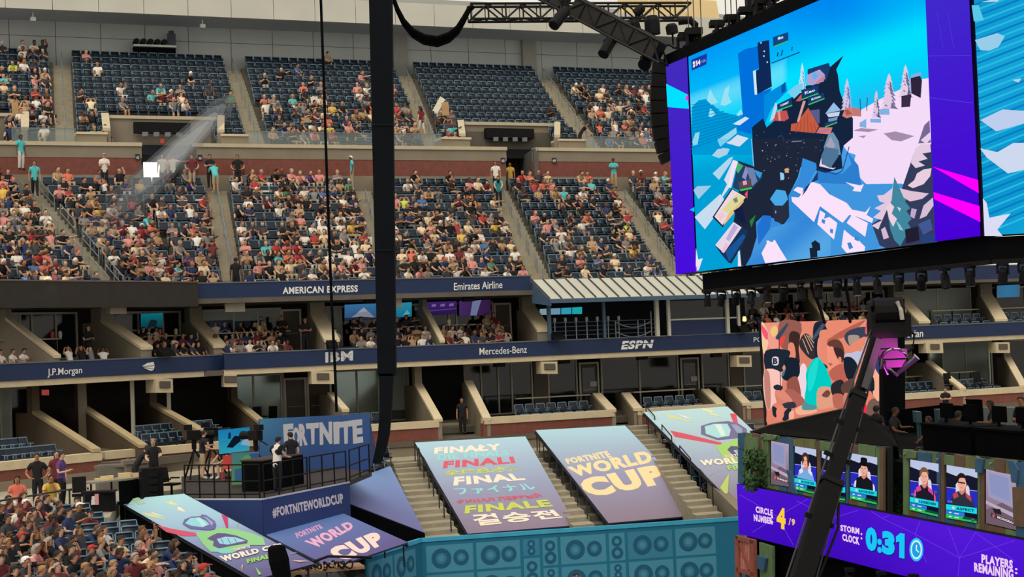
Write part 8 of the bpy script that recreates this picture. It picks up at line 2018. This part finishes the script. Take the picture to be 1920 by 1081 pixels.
T([(640, 290), (700, 240), (770, 260), (790, 340), (760, 500), (700, 560), (650, 500), (645, 400)], (240, 150, 124)); T([(640, 260), (700, 225), (770, 250), (800, 350), (780, 440), (750, 420), (730, 390), (700, 300), (660, 290)], (104, 62, 52)); T([(700, 300), (780, 320), (795, 400), (770, 430), (730, 390)], (60, 42, 42)); T([(650, 440), (690, 450), (670, 470)], (190, 100, 90)); T([(660, 520), (780, 450), (820, 600), (780, 620), (690, 600)], (190, 100, 84)); T([(745, 390), (770, 395), (768, 450), (748, 440)], SK)
T([(790, 410), (860, 390), (920, 470), (890, 590), (820, 580)], (26, 34, 46)); T([(1030, 500), (1080, 460), (1150, 560), (1165, 700), (1060, 720), (1020, 560)], SKL_); T([(1060, 420), (1150, 370), (1160, 560), (1110, 540)], (44, 66, 110)); T([(1000, 560), (1050, 550), (1075, 620), (1060, 730), (960, 700), (960, 600)], (26, 36, 46)); T([(950, 740), (1040, 700), (1050, 780), (1000, 830), (940, 800)], (232, 132, 108))
T([(555, 680), (680, 670), (690, 740), (700, 860), (560, 880)], (226, 160, 130)); T([(590, 740), (640, 690), (670, 720), (640, 760)], (120, 70, 66)); T([(680, 640), (760, 595), (800, 640), (790, 760), (720, 760), (680, 720)], (44, 40, 46)); T([(690, 740), (790, 740), (800, 880), (720, 890)], (190, 106, 90)); T([(770, 650), (850, 590), (890, 600), (880, 720), (830, 740), (780, 720)], (96, 66, 58)); T([(790, 740), (830, 720), (860, 800), (800, 880)], (214, 128, 104))
T([(890, 860), (960, 810), (1000, 830), (1010, 930), (960, 1000), (895, 1000)], (250, 44, 66)); T([(1010, 830), (1060, 770), (1140, 780), (1180, 860), (1170, 1000), (1010, 1000)], (120, 92, 84)); T([(1060, 700), (1170, 690), (1170, 770), (1100, 790)], SKL_); T([(1120, 780), (1170, 740), (1172, 790), (1130, 810)], (60, 80, 110))
T([(120, 860), (170, 810), (330, 850), (420, 850), (560, 870), (700, 850), (720, 890), (420, 930), (200, 980), (90, 1000), (85, 900)], (226, 132, 108)); T([(135, 840), (180, 870), (170, 940), (140, 920)], DKC); T([(240, 900), (290, 850), (310, 870), (280, 960), (230, 970)], DKC); T([(225, 820), (330, 800), (350, 850), (260, 860)], (52, 52, 64)); T([(170, 880), (230, 830), (240, 930), (190, 970)], SK); T([(345, 870), (420, 830), (540, 870), (520, 900), (380, 920)], SKL_); T([(410, 870), (430, 790), (470, 820), (530, 830), (530, 870)], (80, 150, 150)); T([(290, 900), (330, 880), (330, 950), (290, 955)], SKL_)
Vv.line(X(195, 200), X(210, 700), 1.4, (40, 40, 52))
Vv.build('picture', SCREEN, vw)
# black column beside the video wall
mb = MB(); a0, a1 = at(1655, 560, 57), at(1696, 560, 57); b0, b1 = at(1656, 850, 57), at(1698, 850, 57); mb.prism([a0, a1, b1, b0], (0, .6, 0)); mb.obox(b0-Vector((0, 0, 3)), b1-b0, (0, .6, 0), (0, 0, 3.05)); cc = mb.build('black_column', BLACK, label='black cloth wrapped column at the edge of the video wall', cat='column')
# two black cables rising from the video wall to the beam
for i, (x0, y0, x1, y1) in enumerate(((1522, 540, 1546, 605), (1586, 535, 1594, 603))):
    mb = MB(); mb.tube([at(x0, y0-30, 48), at(x0, y0, 50), at((x0+x1)/2+2, (y0+y1)/2, 54), at(x1, y1, 59.6)], .06, 6); mb.build('hanging_strap', BLACK, label='black strap between the screen beam and the video wall, %s from its far edge' % ORD[i+1], cat='cable')
# ================================================================ camera crane before the stage
jb = empty('camera_crane', at(1490, 1081, 32)-Vector((0, 0, 4)), 'long black camera crane arm with a remote head rising before the stage', 'crane')
A0, A1 = at(1488, 1130, 31), at(1648, 612, 34)
CRM = mat('crane_black', (9, 9, 10), .5, .1, 3.0, spec=.12)
for nm, t0, t1, w0, w1, off in (('lower_arm', 0, .42, .4, .44, 0), ('middle_arm', .4, .74, .29, .34, .02), ('upper_arm', .72, 1.0, .2, .24, .03)):
    p, q = A0.lerp(A1, t0), A0.lerp(A1, t1); mb = MB(); mb.bar(p, q, w0, w0*.9, up=(0, 1, 0)); mb.build(nm, CRM, jb)
    mb = MB(); mb.bar(q-(q-p).normalized()*.12, q, w0+.06, w0+.02, up=(0, 1, 0)); mb.build('collar', BLKM, jb)
d_ = (A1-A0).normalized(); sd_ = Vector((d_.z, 0, -d_.x)).normalized()
for s in (-1, 1):
    mb = MB(); mb.tube([A0+sd_*.3*s, A0.lerp(A1, .5)+sd_*.24*s, A1+sd_*.14*s], .022, 6); mb.build('tension_cable', mat('cable_grey', (58, 58, 62), .4), jb)
mb = MB(); mb.tube([A0.lerp(A1, .1)+sd_*.33, A0.lerp(A1, .28)+sd_*.42, A0.lerp(A1, .36)+sd_*.28], .03, 6); mb.build('loose_cable', BLKM, jb)
for t in (.28, .5, .62): p = A0.lerp(A1, t); mb = MB(); mb.bar(p-sd_*.32, p+sd_*.32, .1); mb.build('clamp', BLKM, jb)
base = A0-Vector((0, 0, 1.0)); mb = MB(); mb.tube([Vector((base.x, base.y, 0)), Vector((base.x, base.y, base.z+1.2))], .3, 10); mb.build('pedestal', CRM, jb)
# remote head: drum, brackets, camera, lens, counterweights
HC = at(1665, 590, 34)
mb = MB(); mb.tube([HC+Vector((-.34, 0, .05)), HC+Vector((.3, 0, .05))], [.34, .34], 14); mb.build('drum', CRM, jb)
mb = MB(); mb.obox(HC+Vector((-.42, -.25, -.5)), (.86, 0, 0), (0, .5, 0), (0, 0, .5)); mb.build('head_block', BLKM, jb)
mb = MB(); mb.tube([HC+Vector((.14, -.3, .28)), HC+Vector((.2, -.36, .1)), HC+Vector((.22, -.36, -.12))], .05, 8); mb.build('label_strip', mat('strip_grey', (170, 166, 156), .5), jb)
for i, (dx, dz, w, h) in enumerate(((-.12, -.62, .5, .22), (.02, -.86, .62, .2), (.08, -1.08, .46, .16))):
    mb = MB(); mb.obox(HC+Vector((dx-w/2, -.22, dz-h/2)), (w, 0, 0), (0, .44, 0), (0, 0, h)); mb.build('camera_block', mat('camera_grey', (20, 18, 22), .35, .1, spec=.6), jb)
mb = MB(); mb.tube([HC+Vector((.1, -.1, -1.3)), HC+Vector((.42, -.3, -1.02)), HC+Vector((.5, -.34, -.94))], [.06, .07, .09], 10); mb.build('lens', mat('chrome_dark', (120, 112, 124), .15, .05, metal=.9), jb)
PNK = mat('chrome_dark', (120, 112, 124))
for i in range(7):
    a = i*.62; p = HC+Vector((.05+.3*math.cos(a), -.15, -1.02+.26*math.sin(a))); q = HC+Vector((.05+.36*math.cos(a+1.1), -.2, -1.05+.3*math.sin(a+1.1)))
    mb = MB(); mb.tube([p, p.lerp(q, .5)+Vector((0, -.08, .05)), q], .03, 6); mb.build('bracket_tube', PNK, jb)
mb = MB(); mb.tube([HC+Vector((.36, 0, -.3)), HC+Vector((.56, 0, -.45)), HC+Vector((.52, 0, -.75)), HC+Vector((.3, 0, -.9))], .03, 6); mb.build('curled_cable', BLKM, jb)
mb = MB(); mb.tube([at(1629, 575, 34), at(1640, 570, 34), at(1652, 566, 34)], .13, 8); mb.build('motor', CRM, jb)
# magenta stage lamp lighting the crane head
p = A0.lerp(A1, .86); gl = p-Vector((.0, .17, 0)); mb = MB(); mb.bar(A0.lerp(A1, .76)+Vector((.06, -.16, 0)), A0.lerp(A1, .95)+Vector((.06, -.16, 0)), .15, .03, up=(0, 1, 0)); mb.build('glow_catch_plate', mat('catch_plate_grey', (62, 56, 62), .45), jb)  # plate added to catch the magenta beam as the arm's pink sheen
lt = bpy.data.lights.new('magenta_lamp', 'SPOT'); lt.energy = 5000; lt.color = (1.0, .02, .75); lt.spot_size = math.radians(13); lt.spot_blend = .6; lt.shadow_soft_size = .1
lo = bpy.data.objects.new('magenta_lamp', lt); src = HC+Vector((2.6, -5.0, -2.2)); lo.location = src
tgt_ = HC+Vector((-.3, 0, -.95)); lo.rotation_euler = (tgt_-src).to_track_quat('-Z', 'Y').to_euler(); COL.objects.link(lo)
# ================================================================ objects among the crowd
def sign(px, py, D_pl, w, h, rot, c, label, tilt=.0, name='cardboard_sign'):
    p = hit(px, py, D_pl); n = D_pl[1]; u = Vector((n.y, -n.x, 0)); u = u if u.x > 0 else -u
    up = Vector((0, 0, 1)); a = u*math.cos(rot)+up*math.sin(rot); b = up*math.cos(rot)-u*math.sin(rot)
    mb = MB(); mb.obox(p-a*w/2-b*h/2+n*.25, a*w, b*h, n*.03); mb.obox(p-a*w*.47-b*h*.02+n*.28, a*w*.94, b*h*.03, n*.006); return mb.build(name, mat('board_%d' % c[0], c, .8), label=label, cat='sign')
WHB = (228, 220, 206); CB = (186, 148, 106)
UPp = vplane((-9.2, 88.5), TM)
sign(820, 198, UPp, .34, 1.0, -.55, (236, 226, 206), 'narrow cream board held up at a slant in the upper block by the aisle')
sign(832, 205, UPp, .45, .8, .05, CB, 'brown cardboard sheet behind the slanted cream board')
sign(571, 232, UPp, .5, .65, .02, CB, 'brown cardboard sign held low in the upper block behind the thin cable')
sign(587, 189, vplane((-9.4, 90), TM), .42, .42, .1, WHB, 'white sheet held in the upper block behind the thin cable')
sign(28, 206, UPp, .35, .75, .05, CB, 'brown cardboard sign in the outermost upper block')
for i, (x, y, d) in enumerate(((485, 392, .9), (497, 365, .8), (604, 353, .8), (511, 470, .7), (632, 470, .7), (645, 372, .8), (640, 486, .7), (686, 452, .8))):
    sign(x, y, vplane((-8.2-.38*((520-y)/21), 76+.925*((520-y)/21)), TM), .55*d+.1, .42, .06*(i % 3-1), WHB, 'white sheet held up in the block behind the thin cable, %s of eight' % ORD[i+1], name='paper_sign')
for i, (x, y, c, w, h) in enumerate(((222, 380, WHB, .4, .4), (210, 413, WHB, .28, .34), (147, 330, (206, 196, 176), .3, .7), (166, 388, WHB, .3, .26), (372, 378, WHB, .55, .22))):
    sign(x, y, vplane((-8.2-.38*((520-y)/21), 76+.925*((520-y)/21)), TM), w, h, .05, c, 'pale sheet held up in the crowd before the bright doorway, %s of five' % ORD[i+1], name='paper_sign')
sign(1081, 434, vplane((-8.2-.38*4, 76+.925*4), TM), .38, .72, .08, CB, 'brown cardboard sign held up above the metal roof')
sign(1134, 478, vplane((-8.2-.38*2, 76+.925*2), TM), .78, .24, -.02, WHB, 'long white sheet lying on seats above the metal roof', name='paper_sign')
sign(775, 351, vplane((-8.2-.38*8, 76+.925*8), TM), .42, .12, .05, WHB, 'thin white sheet lying on a seat right of the hanging column', name='paper_sign')
# drinks and small things on the box counters
for i, (px, pl, c) in enumerate(((98, PL(2.8), (206, 80, 70)), (113, PL(2.8), (216, 210, 200)), (300, PL(2.8), (206, 200, 190)), (330, PL(2.8), (196, 190, 176)), (842, PM(2.8), (236, 232, 190)), (486, PM(2.8), (220, 206, 120)))):
    p = pz(px, .99, pl); mb = MB(); mb.tube([p, p+Vector((0, 0, .22)), p+Vector((0, 0, .3))], [.07, .09, .05], 8); mb.build('drink_cup', mat('cup_%d' % c[0], c, .5), label='small cup on the counters of the upper boxes, %s from the outer end' % ORD[i+1], cat='cup')
# ================================================================ shaft of light falling through the haze to the bright doorway
def haze(dens):
    m = bpy.data.materials.new('haze'); m.use_nodes = True; nt = m.node_tree; nt.nodes.remove(nt.nodes['Principled BSDF'])
    v = nt.nodes.new('ShaderNodeVolumeScatter'); v.inputs['Color'].default_value = (.8, .9, 1, 1); v.inputs['Density'].default_value = dens
    nt.links.new(v.outputs[0], nt.nodes['Material Output'].inputs['Volume']); return m
def beam(a, b, layers):
    r = empty('haze_shaft', (a+b)/2, 'faint shaft of bright haze slanting down across the lit doorway', 'haze', kind='stuff')
    for t0, t1, r0, r1, dens in layers:
        mb = MB(); mb.tube([a.lerp(b, t0), a.lerp(b, t0+.08), a.lerp(b, t1-.2), a.lerp(b, t1)], [r0*.3, r0, r1, r1*.3], 12); mb.build('haze_layer', haze(dens), r, kind='stuff')
bA = at(440, 178, 73); bB = at(170, 446, 67.5)
beam(bA, bB, ((.02, 1, .55, .8, .012), (.08, .85, .42, .6, .018), (.14, .7, .3, .45, .03), (.2, .6, .16, .3, .04)))
sl = bpy.data.lights.new('beam_lamp', 'SPOT'); sl.energy = 60000; sl.color = (.72, .86, 1.0); dd = (bB-bA).normalized(); sl.spot_size = math.radians(4.6); sl.spot_blend = .5; sl.shadow_soft_size = .1
so = bpy.data.objects.new('beam_lamp', sl); so.location = bA-dd*9; so.rotation_euler = dd.to_track_quat('-Z', 'Y').to_euler(); COL.objects.link(so)
